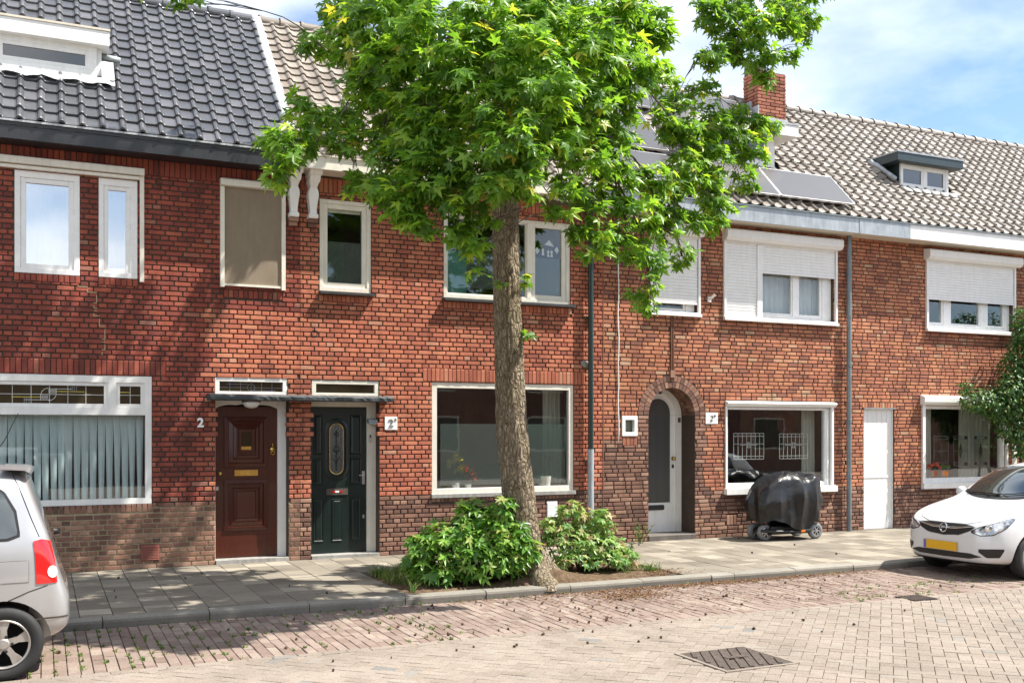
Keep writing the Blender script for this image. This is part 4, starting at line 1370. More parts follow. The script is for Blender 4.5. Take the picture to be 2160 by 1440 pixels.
# ---------------------------------------------------------------- H3
one('party_joint', 'brick_brown', H3, (X23 - 0.004, X23 + 0.010, -0.006, 0.05, 0.0, TOP))
window(H3, 8.407, 8.697, 1.703, 2.024, [(8.468, 8.636, 1.765, 1.962, 0.0)], y=-0.012, depth=0.09)
curtain(8.46, 8.65, 1.75, 1.98, 0.12, 0.008, 5, 'curtain_cream', 'tiny cream curtain in the small square window beside the arched doorway')
DY3 = 0.43
def arch_poly(x0, x1, z0, zs, n=20):
    r = (x1 - x0) / 2
    cx = (x0 + x1) / 2
    return [(x0, z0), (x1, z0)] + [(cx + r * math.cos(math.pi * i / n), zs + r * math.sin(math.pi * i / n)) for i in range(n + 1)]
mb = MB()
mb.prism(arch_poly(9.0, 9.715, 0.09, 2.05), 'y', DY3, DY3 + 0.05)
leaf3 = mb.build('door', 'white_paint', H3)
tag(leaf3, 'white arched door with tall reeded glass')
mb = MB()
mb.prism(arch_poly(9.115, 9.60, 0.585, 2.085), 'y', DY3 - 0.006, DY3 - 0.001)
mb.build('door_pane', 'reeded_glass', leaf3)
def arch_ring(name, mat, parent, outer, inner, y0, y1):
    mb = MB()
    n_ = len(outer)
    for i in range(1, n_):
        j = (i + 1) % n_
        if j == 0: j = 0
        for a, b, yy in ((outer, inner, y0),):
            mb.quad((a[i][0], yy, a[i][1]), (a[j][0], yy, a[j][1]), (b[j][0], yy, b[j][1]), (b[i][0], yy, b[i][1]))
        for q in (outer, inner):
            mb.quad((q[i][0], y0, q[i][1]), (q[j][0], y0, q[j][1]), (q[j][0], y1, q[j][1]), (q[i][0], y1, q[i][1]))
    return mb.build(name, mat, parent, fix=False)
arch_ring('glazing_bead', 'white_paint', leaf3, arch_poly(9.095, 9.62, 0.565, 2.085), arch_poly(9.115, 9.60, 0.585, 2.085), DY3 - 0.018, DY3)
arch_ring('door_frame', 'white_paint', H3, arch_poly(8.905, 9.818, 0.09, 2.045), arch_poly(9.005, 9.712, 0.09, 2.05), DY3 - 0.035, DY3 + 0.05)
mb = MB()
mb.box(8.86, 9.87, DY3 + 0.051, DY3 + 0.06, -0.1, 2.62)
mb.build('recess_back', 'interior', H3)
mb = MB()
mb.prism([(9.05, 0.46), (9.47, 0.46), (9.485, 0.475), (9.485, 0.53), (9.47, 0.545), (9.05, 0.545)], 'y', DY3 - 0.014, DY3 - 0.001)
mb.build('letter_plate', 'number_black', leaf3)
mb = MB()
mb.lathe([(0.0, -0.065), (0.024, -0.058), (0.032, -0.04), (0.022, -0.02), (0.012, -0.01), (0.03, -0.004), (0.03, 0.0)], (9.66, DY3, 1.32), 'y', 18)
mb.build('door_knob', 'brass', leaf3, smooth=True)
one('lock_plate', 'number_black', leaf3, (9.64, 9.68, DY3 - 0.008, DY3, 1.16, 1.22))
one('doorbell', 'iron', H3, (9.74, 9.79, DY3 - 0.05, DY3 - 0.036, 1.93, 2.01))
mb = MB(); mb.lathe([(0.0, -0.05), (0.025, -0.045), (0.035, 0.0)], (9.16, 0.05, 2.42), 'y', 12)
mb.build('camera_bud', 'number_black', H3)
mb = MB()
mb.box(8.90, 9.83, -0.03, 0.47, -0.06, 0.09)
bevel(mb.build('door_step', 'step_dark', H3), 0.01)
nt3 = MB()
for i in range(3):
    for j in range(3):
        nt3.box(10.024 + i * 0.082, 10.024 + i * 0.082 + 0.078, -0.010, 0.0, 1.905 + j * 0.064, 1.905 + j * 0.064 + 0.060)
hn3 = nt3.build('number_tile', 'number_white', H3)
lettering('house_number', '2', 0.135, (10.135, -0.013, 1.95), 'number_black', hn3, bold=-0.0015, shear=0.2)
lettering('house_number', 'b', 0.06, (10.205, -0.013, 2.02), 'number_black', hn3, shear=0.2)
def shutter_box(win, x0, x1, z0, z1, yf, name='shutter_box'):
    mb = MB()
    mb.prism([(yf, z0 + 0.055), (yf + 0.05, z0), (0.0, z0), (0.0, z1), (yf + 0.015, z1 - 0.02), (yf, z1 - 0.045)], 'x', x0, x1)
    return bevel(mb.build(name, 'shutter_white', win), 0.006, 2)
# ground floor
w_ = window(H3, 10.425, 12.745, 0.82, 2.20, [(10.505, 12.605, 0.90, 2.15, 0.0)], y=0.035, sill=(10.40, 12.80, 0.715, 0.815, -0.085, 'white_paint'))
shutter_box(w_, 10.425, 12.795, 2.20, 2.295, -0.085, 'sunscreen_cassette')
one('guide_rail', 'white_plastic', w_, (12.70, 12.745, -0.045, -0.002, 0.825, 2.198))
one('guide_rail', 'white_plastic', w_, (10.425, 10.455, -0.02, 0.03, 0.825, 2.198))
curtain(12.33, 12.62, 0.86, 2.18, 0.32, 0.025, 4, 'curtain_cream', 'cream curtain at the right edge of the window behind the covered scooter')
def hung_panel(x0, x1, z0, z1, y, nx, nz, label, motif):
    t = thing('leaded_panel', ((x0 + x1) / 2, y, z0), label, 'leaded panel', 'leaded glass panels hung in the windows')
    one('panel_glass', 'glass', t, (x0, x1, y, y + 0.004, z0, z1))
    sg = [(x0, z0, x1, z0), (x1, z0, x1, z1), (x1, z1, x0, z1), (x0, z1, x0, z0)]
    if motif == 'grid':
        sg += [(x0 + (x1 - x0) * i / nx, z0, x0 + (x1 - x0) * i / nx, z1) for i in range(1, nx)]
        sg += [(x0, z0 + .05, x1, z0 + .05), (x0, z1 - .05, x1, z1 - .05), (x0, (z0 + z1) / 2 + .04, x1, (z0 + z1) / 2 + .04)]
        cx, cz = (x0 + x1) / 2, (z0 + z1) / 2 + .02
        sg += arc(cx, cz, .045, 0, 360, 12) + [(cx - .18, cz, cx + .18, cz), (cx - .02, cz - .05, cx - .02, cz + .05), (cx + .02, cz - .05, cx + .02, cz + .05)]
    else:
        sg += [(x0, (z0 + z1) / 2, x1, (z0 + z1) / 2), (x0, z0 + .06, x1, z0 + .06), (x0, z1 - .06, x1, z1 - .06)]
        mb = MB()
        cx, cz = (x0 + x1) / 2, (z0 + z1) / 2
        mb.prism([(cx, cz - .15), (cx + .05, cz), (cx, cz + .15), (cx - .05, cz)], 'y', y - .004, y - .001)
        for (a, b) in ((x0, z0), (x1 - .08, z0), (x0, z1 - .06), (x1 - .08, z1 - .06)):
            mb.box(a + .002, a + .078, y - .004, y - .001, b + .002, b + .058)
        mb.build('dark_glass_piece', 'number_black', t)
    lines('lead_came', sg, 0.008, y - .005, 'came_lead' if motif != 'grid' else 'came_white', t, 0.004)
hung_panel(10.70, 11.34, 1.30, 1.745, 0.14, 7, 4, 'leaded glass panel hung left in the window behind the covered scooter', 'grid')
hung_panel(11.68, 12.30, 1.30, 1.735, 0.14, 7, 4, 'leaded glass panel hung right in the window behind the covered scooter', 'grid')
rp_ = thing('round_picture', (12.2, 0.6, 1.7), 'dark oval picture hanging high in the window behind the covered scooter', 'picture')
mb = MB(); mb.lathe([(0.0, 0.0), (0.20, 0.0), (0.21, 0.012), (0.0, 0.013)], (12.22, 0.6, 1.93), 'y', 28)
mb.build('picture_disc', 'door_wood', rp_)
mb = MB(); mb.tube([(12.22, 0.6, 2.14), (12.22, 0.6, 2.6)], 0.003, 5)
mb.build('hanging_wire', 'iron', rp_)
# upper windows with roller shutters
def shuttered(H, x0, x1, z0, panes, boxx, curtains, mull, rails=()):
    wn_ = window(H, x0, x1, z0 + 0.07, 5.0, panes, y=0.07, gl='glass')
    sh = MB()
    frame_boxes(sh, x0 - 0.04, x1 + 0.05, z0, 4.995, 0.045, -0.045, 0.0, wb=0.065, wt=0.03)
    bevel(sh.build('shutter_frame', 'shutter_white', wn_), 0.004)
    one('sill', 'shutter_white', wn_, (x0 - 0.045, x1 + 0.055, -0.075, -0.046, z0 - 0.004, z0 + 0.045), (x0 + .005, x1 + .004, 0.001, 0.069, z0 + 0.04, z0 + 0.068))
    shutter_box(wn_, boxx[0], boxx[1], 4.985, 5.19, -0.165)
    for (a, b, c) in curtains:
        roller_shutter(wn_, a, b, c, 4.99, -0.022)
        one('bottom_slat', 'shutter_white', wn_, (a, b, -0.030, -0.012, c - 0.035, c))
    for (a, b) in rails:
        one('guide_rail', 'shutter_white', wn_, (a, b, -0.044, 0.0, z0 + 0.066, 4.96))
    return wn_
shuttered(H3, 8.955, 9.85, 3.672, [(9.08, 9.63, 3.81, 4.9, 0.05)], (8.90, 9.92), [(8.965, 9.845, 3.905)], None)
shuttered(H3, 10.415, 12.79, 3.651, [(10.55, 11.02, 3.83, 4.9, 0.05), (11.18, 11.89, 3.83, 4.9, 0.03), (12.075, 12.53, 3.83, 4.9, 0.055)], (10.36, 12.87), [(10.425, 11.064, 3.76), (11.175, 12.785, 4.52)], None, rails=[(11.066, 11.173)])
curtain(11.1, 12.62, 3.76, 4.95, 0.24, 0.02, 12, 'curtain_white', 'white net curtain behind the half lowered shutter of the arched door house')
curtain(9.0, 9.7, 3.74, 4.95, 0.24, 0.02, 6, 'curtain_cream', 'net curtain in the gap under the narrow lowered shutter above the arched doorway')
mb = MB()
mb.box(10.06, 10.12, -0.03, 0.0, 3.93, 4.02)
mb.tube([(10.09, -0.03, 3.99), (10.10, -0.09, 4.01), (10.13, -0.12, 4.05)], [0.022, 0.022, 0.026], 10)
mb.build('wall_bracket', 'white_plastic', H3)  # small white bracket lamp on the wall
mb = MB()
mb.tube([(8.33 + 0.006 * math.sin(i * 1.3), -0.022 - 0.006 * math.sin(i * 0.8), 1.62 + 3.6 * i / 24) for i in range(25)], 0.010, 6)
mb.build('wall_cable', 'white_plastic', H3, smooth=True)
downpipe(H4, X34 + 0.02, -0.085, [(-0.01, 5.26, 0.043, 'zinc_dark')], [4.565, 3.825, 2.957, 1.961, 0.98])

# ---------------------------------------------------------------- H4
dr = MB()
npl = 6
for i in range(npl):
    a = 13.512 + (14.205 - 13.512) * i / npl
    b = 13.512 + (14.205 - 13.512) * (i + 1) / npl
    o = MB()
    o.box(a + 0.0025, b - 0.0025, 0.06, 0.085, 0.02, 2.165)
    if i == 0:
        pd = o.build('door', 'white_paint', H4)
        tag(pd, 'narrow white plank passage door')
    else:
        o.build('plank', 'white_paint', pd)
one('door_rail', 'white_paint', pd, (13.512, 14.205, 0.045, 0.059, 0.0, 0.16))
one('door_rail', 'white_paint', pd, (13.512, 14.205, 0.052, 0.059, 0.93, 0.97))
one('door_frame', 'white_paint', H4, (13.498, 13.510, 0.03, 0.10, 0.0, 2.186), (14.207, 14.219, 0.03, 0.10, 0.0, 2.186), (13.511, 14.206, 0.028, 0.10, 2.166, 2.186))
one('lintel_strip', 'zinc', H4, (13.49, 14.26, -0.012, 0.028, 2.187, 2.204))
w_ = window(H4, 14.965, 17.15, 0.80, 2.265, [(15.045, 17.03, 0.90, 2.20, 0.0)], y=0.03, sill=(14.90, 17.20, 0.704, 0.80, -0.07, 'white_paint'))
shutter_box(w_, 14.86, 17.18, 2.27, 2.455, -0.12, 'sunscreen_cassette')
one('guide_rail', 'white_plastic', w_, (14.90, 14.965, -0.04, 0.0, 0.80, 2.269))
one('guide_rail', 'white_plastic', w_, (17.12, 17.165, -0.04, -0.002, 0.81, 2.269))
curtain(15.06, 15.46, 0.86, 2.24, 0.30, 0.02, 5, 'curtain_cream', 'pale curtain at the left edge of the ground floor window of the rightmost house')
curtain(16.2, 17.05, 0.86, 2.24, 0.30, 0.025, 8, 'curtain_cream', 'wide pale curtain in the right half of the ground floor window of the rightmost house')
hung_panel(15.36, 15.735, 1.12, 1.685, 0.14, 3, 3, 'leaded panel with black diamond, first from the white plank door', 'dia')
hung_panel(15.885, 16.25, 1.12, 1.685, 0.14, 3, 3, 'leaded panel with black diamond, second from the white plank door', 'dia')
hung_panel(16.43, 16.79, 1.12, 1.685, 0.14, 3, 3, 'leaded panel with black diamond, third from the white plank door', 'dia')
flower_pot(15.35, 0.16, 0.11, 'terracotta', [(-0.1, 0.08, 0.07), (0.05, 0.12, 0.07), (0.12, 0.05, 0.06)], 'potted plant with red flowers on the sill of the rightmost house', mat='flower_red')
flower_pot(15.62, 0.15, 0.10, 'orange_plastic', [(-0.05, 0.09, 0.06), (0.08, 0.08, 0.06)], 'orange pot with leafy plant on the sill of the rightmost house', mat='bush_leaf')
shuttered(H4, 15.035, 17.33, 3.655, [(15.19, 15.50, 3.84, 4.9, 0.045), (15.755, 16.495, 3.84, 4.9, 0.03), (16.745, 17.15, 3.84, 4.9, 0.055)], (14.95, 17.44), [(15.045, 17.325, 4.285)], None)
one('white_post', 'white_paint', H4, (17.31, 17.39, -0.05, 0.0, 0.0, 2.3))

# ---------------------------------------------------------------- dormers and chimneys
def dormer(H, x0, x1, zs, zt, y, body, over, fz0, fz1, fx0, fx1, fmat, panes, gl, wall_mat, top_mat='zinc'):
    mb = MB()
    # cheeks and front wall; back buried in the roof
    yb = 1.75
    mb.box(x0, x1, y + 0.005, yb, zs - 0.02, zt)
    d = mb.build('dormer', body, H)
    wn_ = MB()
    holes = [(p[0] - p[4], p[1] + p[4], p[2] - p[4], p[3] + p[4]) for p in panes]
    holed(wn_, x0 + wall_mat, x1 - wall_mat, zs, zt, holes, y - 0.04, y + 0.004)
    bevel(wn_.build('window_frame', 'white_paint', d), 0.004)
    for p in panes:
        s = MB()
        if p[4] > 0:
            frame_boxes(s, p[0] - p[4], p[1] + p[4], p[2] - p[4], p[3] + p[4], p[4], y - 0.03, y + 0.003)
            s.build('sash', 'white_paint', d)
        one('pane', gl, d, (p[0], p[1], y - 0.012, y - 0.008, p[2], p[3]))
    f_ = MB()
    f_.box(fx0, fx1, y - over, yb + 0.2, fz0, fz1)
    bevel(f_.build('dormer_roof', fmat, d), 0.006)
    one('roof_trim', top_mat, d, (fx0 - 0.012, fx1 + 0.012, y - over - 0.012, yb + 0.2, fz1 + 0.001, fz1 + 0.028))
    return d
g = NT('dormer_pane')
g.set(color=(0.012, 0.016, 0.02), rough=0.02, spec=1.0, coat=1.0)
g.set(metal=0.0)
M['dormer_pane'] = g.m
d1 = dormer(H1, -1.9, 0.706, 6.46, 6.92, 0.56, 'white_paint', 0.15, 6.865, 7.06, -2.0, 0.795, 'white_paint', [(-0.47, 0.505, 6.60, 6.75, 0.05)], 'dormer_pane', 0.06, 'soffit_cream')
mb = MB()
pts = []
for i in range(61):
    x = -1.9 + (0.86 + 1.9) * i / 60
    wv = 0.018 * math.sin(i * 0.8) + random.uniform(-.006, .006)
    pts += [(x, 0.51, 6.462), (x, 0.46, 6.43 + wv * .3), tuple(slope(x, 1.14 + wv * .6, 0.115 + wv)), tuple(slope(x, 1.04 + wv, 0.095 + wv * .5))]
mb.add(pts, [(i * 4 + k, i * 4 + k + 1, (i + 1) * 4 + k + 1, (i + 1) * 4 + k) for i in range(60) for k in range(3)])
mb.build('lead_flashing', 'lead', d1, smooth=True, fix=False)
mb = MB()
pts = [tuple(slope(0.70 + 0.16 * j / 3, 1.12 + 0.5 * i / 6, 0.115 + random.uniform(0, .015))) for i in range(7) for j in range(4)]
mb.add(pts, [(i * 4 + k, i * 4 + k + 1, (i + 1) * 4 + k + 1, (i + 1) * 4 + k) for i in range(6) for k in range(3)])
mb.build('lead_flashing', 'lead', d1, smooth=True, fix=False)
mb = MB(); mb.tube([(0.72, 0.75, 6.83), (0.95, 0.73, 6.80)], 0.045, 12)
mb.build('spout', 'zinc', d1, smooth=True)
dormer(H3, 10.16, 11.94, 6.49, 7.05, 0.58, 'white_paint', 0.28, 7.02, 7.22, 9.9, 12.25, 'white_paint', [(10.35, 10.95, 6.62, 6.95, 0.05), (11.10, 11.68, 6.62, 6.95, 0.05)], 'dormer_pane', 0.03, 'lead')
d4 = dormer(H4, 14.96, 16.22, 6.475, 6.95, 0.60, 'dormer_dark', 0.22, 6.92, 7.075, 14.70, 16.42, 'dormer_dark', [(15.03, 15.50, 6.56, 6.83, 0.045), (15.66, 16.09, 6.56, 6.83, 0.045)], 'dormer_pane', 0.0, 'zinc')
mb = MB()
mb.tube([(14.62, 1.02, 7.03), (14.66, 0.96, 6.97), (14.70, 0.90, 6.93), (14.80, 0.55, 6.60)], 0.05, 12)
mb.build('spout', 'zinc', d4, smooth=True)
mb = MB()
pts = []
for i in range(31):
    x = 14.9 + 1.42 * i / 30
    wv = 0.012 * math.sin(i * 1.1)
    pts += [(x, 0.555, 6.475), tuple(slope(x, 1.20 + wv, 0.075 + wv)), tuple(slope(x, 1.13 + wv, 0.055))]
mb.add(pts, [(i * 3 + k, i * 3 + k + 1, (i + 1) * 3 + k + 1, (i + 1) * 3 + k) for i in range(30) for k in range(2)])
mb.build('lead_flashing', 'zinc_dark', d4, smooth=True, fix=False)

def chimney(H, x0, x1, y0, y1, z0, z1, seed):
    rr = random.Random(seed)
    mb = MB()
    mb.box(x0 + 0.012, x1 - 0.012, y0 + 0.012, y1 - 0.012, z0 - 0.5, z1 - 0.004)
    ch = mb.build('chimney', 'mortar_grey', H)
    z = z0 - 0.2
    k = 0
    me = brick_mesh('brick_chimney')
    def put(cx, cy, cz, w__, d__, h__, rot):
        instance('brick', me, ch, Matrix.Translation((cx + rr.uniform(-.004, .004), cy + rr.uniform(-.004, .004), cz)) @ Matrix.Rotation(rot, 4, 'Z') @ Matrix.Diagonal((w__, d__, h__, 1)))
    while z < z1 - 0.02:
        h = min(COURSE - JOINT, z1 - z)
        x = x0 - (0.11 if k % 2 else 0.0)
        while x < x1 - 0.01:
            a, b = max(x, x0), min(x + STRETCH - JOINT, x1)
            if b - a > 0.03:
                put((a + b) / 2, y0 + 0.05, z + h / 2, b - a, 0.1, h, 0)
            x += STRETCH
        y = y0 + (0.102 if k % 2 == 0 else 0.15)
        while y < y1 - 0.01:
            a, b = y, min(y + STRETCH - JOINT, y1)
            put(x0 + 0.05, (a + b) / 2, z + h / 2, b - a, 0.1, h, -math.pi / 2)
            y += STRETCH
        z += COURSE
        k += 1
    return ch
c3 = chimney(H3, 12.65, 13.34, 1.95, 2.40, 7.9, 8.83, 9)
mb = MB()
mb.box(12.66, 12.90, 2.0, 2.38, 8.831, 9.04)
mb.box(12.69, 12.72, 1.995, 1.9995, 8.86, 9.02)
mb.build('chimney_pot', 'iron', c3)
one('lead_flashing', 'lead', c3, (12.62, 12.645, 1.90, 2.12, 7.80, 8.12), (12.622, 12.645, 2.121, 2.35, 8.0, 8.26), (12.60, 13.38, 1.925, 1.944, 7.72, 7.92))
chimney(H2, 7.15, 7.75, 1.95, 2.40, 7.9, 8.83, 10)

# ---------------------------------------------------------------- solar panels
def solar(x0, x1, s0, s1, label):
    t = thing('solar_panel', tuple(slope((x0 + x1) / 2, s0, 0.1)), label, 'solar panel', 'solar panels on the roof of the arched door house')
    mb = MB()
    n0, n1 = 0.115, 0.150
    P = [slope(x, s, n) for n in (n0, n1) for (x, s) in ((x0, s0), (x1, s0), (x1, s1), (x0, s1))]
    mb.add([tuple(p) for p in P], [(0, 3, 2, 1), (4, 5, 6, 7), (0, 1, 5, 4), (1, 2, 6, 5), (2, 3, 7, 6), (3, 0, 4, 7)])
    mb.build('panel_frame', 'aluminium', t)
    mb = MB()
    e = 0.012
    mb.quad(*[tuple(slope(x, s, n1 + 0.002)) for (x, s) in ((x0 + e, s0 + e), (x1 - e, s0 + e), (x1 - e, s1 - e), (x0 + e, s1 - e))])
    mb.build('panel_glass', 'solar_glass', t)
    mb = MB()
    for xx in (x0 + 0.2, x1 - 0.25):
        a, b = slope(xx, s0 + 0.05, 0.04), slope(xx, s1 - 0.05, 0.04)
        mb.tube([a, b], 0.02, 6)
        mb.tube([slope(xx, s0 + 0.1, 0.0), slope(xx, s0 + 0.1, 0.115)], 0.015, 6)
        mb.tube([slope(xx, s1 - 0.1, 0.0), slope(xx, s1 - 0.1, 0.115)], 0.015, 6)
    mb.build('mounting_rail', 'aluminium', t)
ss = lambda y, n=0.15: (y - EAVE_Y + n * SL) / SL
s_lo, s_hi = ss(-0.33), ss(0.29)
solar(8.07, 9.69, s_lo, s_hi, 'solar panel in the lowest row, nearest the green downpipe')
solar(9.71, 11.335, s_lo, s_hi, 'solar panel in the lowest row, below the white dormer')
solar(11.355, 12.975, s_lo, s_hi, 'solar panel in the lowest row, rightmost of that row')
solar(7.95, 9.57, ss(0.40), ss(1.02), 'solar panel in the second row up, left of the white dormer')
solar(7.95, 9.57, ss(1.06), ss(1.68), 'solar panel in the third row up, left of the white dormer')
solar(9.60, 10.88, ss(1.50), ss(2.10), 'solar panel under the ridge, above the left half of the white dormer')
solar(10.90, 12.22, ss(1.50), ss(2.10), 'solar panel under the ridge, next to the brick chimney')
# ================================================================== ground
ROAD_Z = -0.09
def sheet(name, x0, x1, y0, y1, z, mat):
    mb = MB()
    mb.quad((x0, y0, z), (x1, y0, z), (x1, y1, z), (x0, y1, z))
    return tag(mb.build(name, mat, None, fix=False), kind='structure')
sheet('ground', -150, 180, -150, 180, ROAD_Z - 0.06, 'ground')
KF = -3.60                                # front of the kerb
pav = sheet('pavement', -8, 30, KF + 0.15, 0.02, -0.022, 'slab_joint')
PIT = (3.65, 7.10, -1.72)                 # tree pit x0, x1, rear edge
def in_pit(x0, x1, y0, y1):
    return x1 > PIT[0] + 0.02 and x0 < PIT[1] - 0.02 and y0 < PIT[2] - 0.02
items = []
rr = random.Random(21)
x = -3.0
while x < 24:
    wd = 0.30
    y = 0.0 - (0.15 if rr.random() < 0.5 else 0.0)
    if y < 0: items.append((x, x + wd - 0.005, -0.145, -0.012))
    while y > KF + 0.155:
        ln = 0.15 if rr.random() < 0.13 else 0.30
        y2 = max(y - ln, KF + 0.152)
        if y - y2 > 0.04:
            items.append((x, x + wd - 0.005, y2 + 0.005, y - (0.012 if y == 0 else 0)))
        y = y2
    x += wd + 0.002
items = [i for i in items if not in_pit(*i)]
def pave(parent, name, items, z, mat, thick, jit, tilt, chamf, rest, limit=300):
    order = []
    for it in items:
        c = ((it[0] + it[1]) / 2, (it[2] + it[3]) / 2, z)
        s = -1
        if in_frame(c):
            d = view(c)[0]
            s = (it[1] - it[0]) * (it[3] - it[2]) / d ** 3
        order.append((s, it))
    order.sort(key=lambda t: -t[0])
    ub = MB()
    ub.tbox(-.5, .5, -.5, .5, -.5, .5, 0.0)
    # unit stone with chamfered top
    c = chamf
    ub = MB()
    p = [(-.5 + c, -.5 + c, .5), (.5 - c, -.5 + c, .5), (.5 - c, .5 - c, .5), (-.5 + c, .5 - c, .5)]
    q = [(-.5, -.5), (.5, -.5), (.5, .5), (-.5, .5)]
    p += [(a, b, .42) for a, b in q] + [(a, b, -.5) for a, b in q]
    ub.add(p, [(0, 1, 2, 3), (4, 5, 1, 0), (5, 6, 2, 1), (6, 7, 3, 2), (7, 4, 0, 3), (8, 9, 5, 4), (9, 10, 6, 5), (10, 11, 7, 6), (11, 8, 4, 7)])
    me = ub.mesh(name, mat, fix=False)
    rs = MB()
    r_ = random.Random(len(items))
    for k_, (s, it) in enumerate(order):
        x0, x1, y0, y1 = it[:4]
        rot = it[4] if len(it) > 4 else 0.0
        m = Matrix.Translation(((x0 + x1) / 2, (y0 + y1) / 2, z - thick / 2 + r_.uniform(-jit, jit))) @ Matrix.Rotation(rot, 4, 'Z') @ \
            Matrix.Rotation(r_.uniform(-tilt, tilt), 4, 'X') @ Matrix.Rotation(r_.uniform(-tilt, tilt), 4, 'Y') @ Matrix.Diagonal((x1 - x0, y1 - y0, thick, 1))
        if k_ < limit and s > 0:
            instance(name, me, parent, m)
        else:
            rs.add([tuple(m @ Vector(v)) for v in ub.v], ub.f, r_.random())
    if rs.v:
        tag(rs.build(rest, mat, parent, fix=False), kind='stuff')
pave(pav, 'paving_slab', items, 0.0, 'slab', 0.04, 0.002, 0.004, 0.012, 'slab_field')
# kerb stones, one metre each
kb = MB()
kb.box(-8, 30, KF + 0.03, KF + 0.149, -0.2, -0.03)
kerb = tag(kb.build('kerb', 'slab_joint', None), kind='structure')
KX = [-1.49, -0.49, 0.514, 1.501, 2.501, 3.544, 4.49, 5.554, 6.538, 7.541, 7.888, 8.86, 9.84, 10.83, 11.83, 12.82, 13.82, 14.82, 15.82, 16.82, 17.82, 18.82, 19.82, 20.8]
for a, b in zip(KX[:-1], KX[1:]):
    mb = MB()
    dz = random.uniform(-.006, .006)
    dy = random.uniform(-.008, .008)
    pr = [(KF + 0.012 + dy, ROAD_Z - 0.05), (KF + dy, -0.035 + dz), (KF + 0.006 + dy, -0.012 + dz), (KF + 0.03 + dy, 0.0 + dz), (KF + 0.148, 0.004 + dz), (KF + 0.148, -0.15)]
    mb.prism(pr, 'x', a + 0.005, b - 0.005)
    mb.build('kerb_stone', 'kerb_stone', kerb)

# red clinker parking strip: courses at right angles to the kerb
strip = sheet('parking_strip', -8, 30, -5.60, KF + 0.03, ROAD_Z - 0.022, 'sand_joint')
items = []
x = -1.5
k = 0
while x < 21:
    wd = 0.093 + rr.uniform(-.003, .003)
    y = KF - 0.005 + (0.0 if k % 2 else -0.0)
    first = 0.10 if k % 2 else 0.20
    while y > -5.50:
        ln = first if first else 0.20
        first = 0
        y2 = max(y - ln, -5.505)
        if y - y2 > 0.05:
            items.append((x + rr.uniform(0, .002), x + wd - 0.005, y2 + 0.006, y))
        y = y2
    x += wd
    k += 1
pave(strip, 'clinker_brick', items, ROAD_Z, 'clinker', 0.05, 0.004, 0.02, 0.035, 'clinker_field')
# road: herringbone pavers at 45 degrees, one edging course
road = sheet('road', -40, 60, -16, -5.52, ROAD_Z - 0.024, 'sand_joint')
items = []
x = -1.2
while x < 16:
    items.append((x, x + 0.204, -5.605, -5.512))
    x += 0.209
pave(road, 'edging_brick', items, ROAD_Z + 0.005, 'paver', 0.05, 0.0015, 0.006, 0.03, 'edging_field')
items = []
ca = math.cos(math.pi / 4)
W = 0.102
MH = (4.89, 5.47, -7.48, -6.89)
DR = (8.70, 9.10, -5.74, -5.39)
def herring(i, j):
    ox, oy = (i + 2 * j) * W, (i - 2 * j) * W
    for (u0, u1, v0, v1) in ((0, 2, 0, 1), (0, 1, 1, 3)):
        um, vm_ = ox + (u0 + u1) / 2 * W, oy + (v0 + v1) / 2 * W
        X, Y = 4 + (um - vm_) * ca, -7.2 + (um + vm_) * ca
        if not (-1.2 < X < 15 and -9.3 < Y < -5.575):
            continue
        if MH[0] < X < MH[1] and MH[2] < Y < MH[3]:
            continue
        hu, hv = (u1 - u0) * W / 2 - 0.0017, (v1 - v0) * W / 2 - 0.0017
        items.append((X - hu, X + hu, Y - hv, Y + hv, math.pi / 4))
for i in range(-160, 160):
    for j in range(-80, 80):
        herring(i, j)
pave(road, 'road_paver', items, ROAD_Z + 0.001, 'paver', 0.05, 0.002, 0.009, 0.02, 'paver_field')
# cast iron manhole cover with diagonal ribs
mh = thing('manhole_cover', (5.18, -7.18, ROAD_Z), 'square rusty iron manhole cover with diagonal ribs in the road', 'manhole cover')
mx0, mx1, my0, my1 = 4.855, 5.505, -7.51, -6.855
mb = MB()
frame_pts = []
mb.box(mx0, mx1, my0, my1, ROAD_Z - 0.03, ROAD_Z + 0.008)
mb.build('cover_plate', 'iron', mh)
mb = MB()
frs = [(mx0 - 0.035, mx0 - 0.004, my0 - 0.035, my1 + 0.035), (mx1 + 0.004, mx1 + 0.035, my0 - 0.035, my1 + 0.035), (mx0 - 0.003, mx1 + 0.003, my0 - 0.035, my0 - 0.004), (mx0 - 0.003, mx1 + 0.003, my1 + 0.004, my1 + 0.035)]
for a, b, c, d in frs:
    mb.box(a, b, c, d, ROAD_Z - 0.03, ROAD_Z + 0.010)
mb.build('cover_frame', 'paver', mh)
for i in range(15):
    # ribs run across at a slant
    c_ = -0.62 + 1.24 * (i + 0.5) / 15
    pts = []
    dirx, diry = math.cos(R(62)), math.sin(R(62))
    mid = Vector((5.18 + c_ * diry, -7.1825 - c_ * dirx))
    t0, t1 = -1.0, 1.0
    for t in np.linspace(-0.6, 0.6, 49):
        q = (mid.x + dirx * t, mid.y + diry * t)
        if mx0 + 0.012 < q[0] < mx1 - 0.012 and my0 + 0.012 < q[1] < my1 - 0.012:
            pts.append(q)
    if len(pts) > 2:
        mb = MB()
        a, b = pts[0], pts[-1]
        nx, ny = -diry * 0.0165, dirx * 0.0165
        mb.prism([(a[0] + nx, a[1] + ny), (b[0] + nx, b[1] + ny), (b[0] - nx, b[1] - ny), (a[0] - nx, a[1] - ny)], 'z', ROAD_Z + 0.0085, ROAD_Z + 0.017)
        mb.build('rib', 'iron', mh)
mb = MB()
mb.box(5.08, 5.28, -7.215, -7.15, ROAD_Z + 0.018, ROAD_Z + 0.022)
mb.build('cover_badge', 'iron', mh)
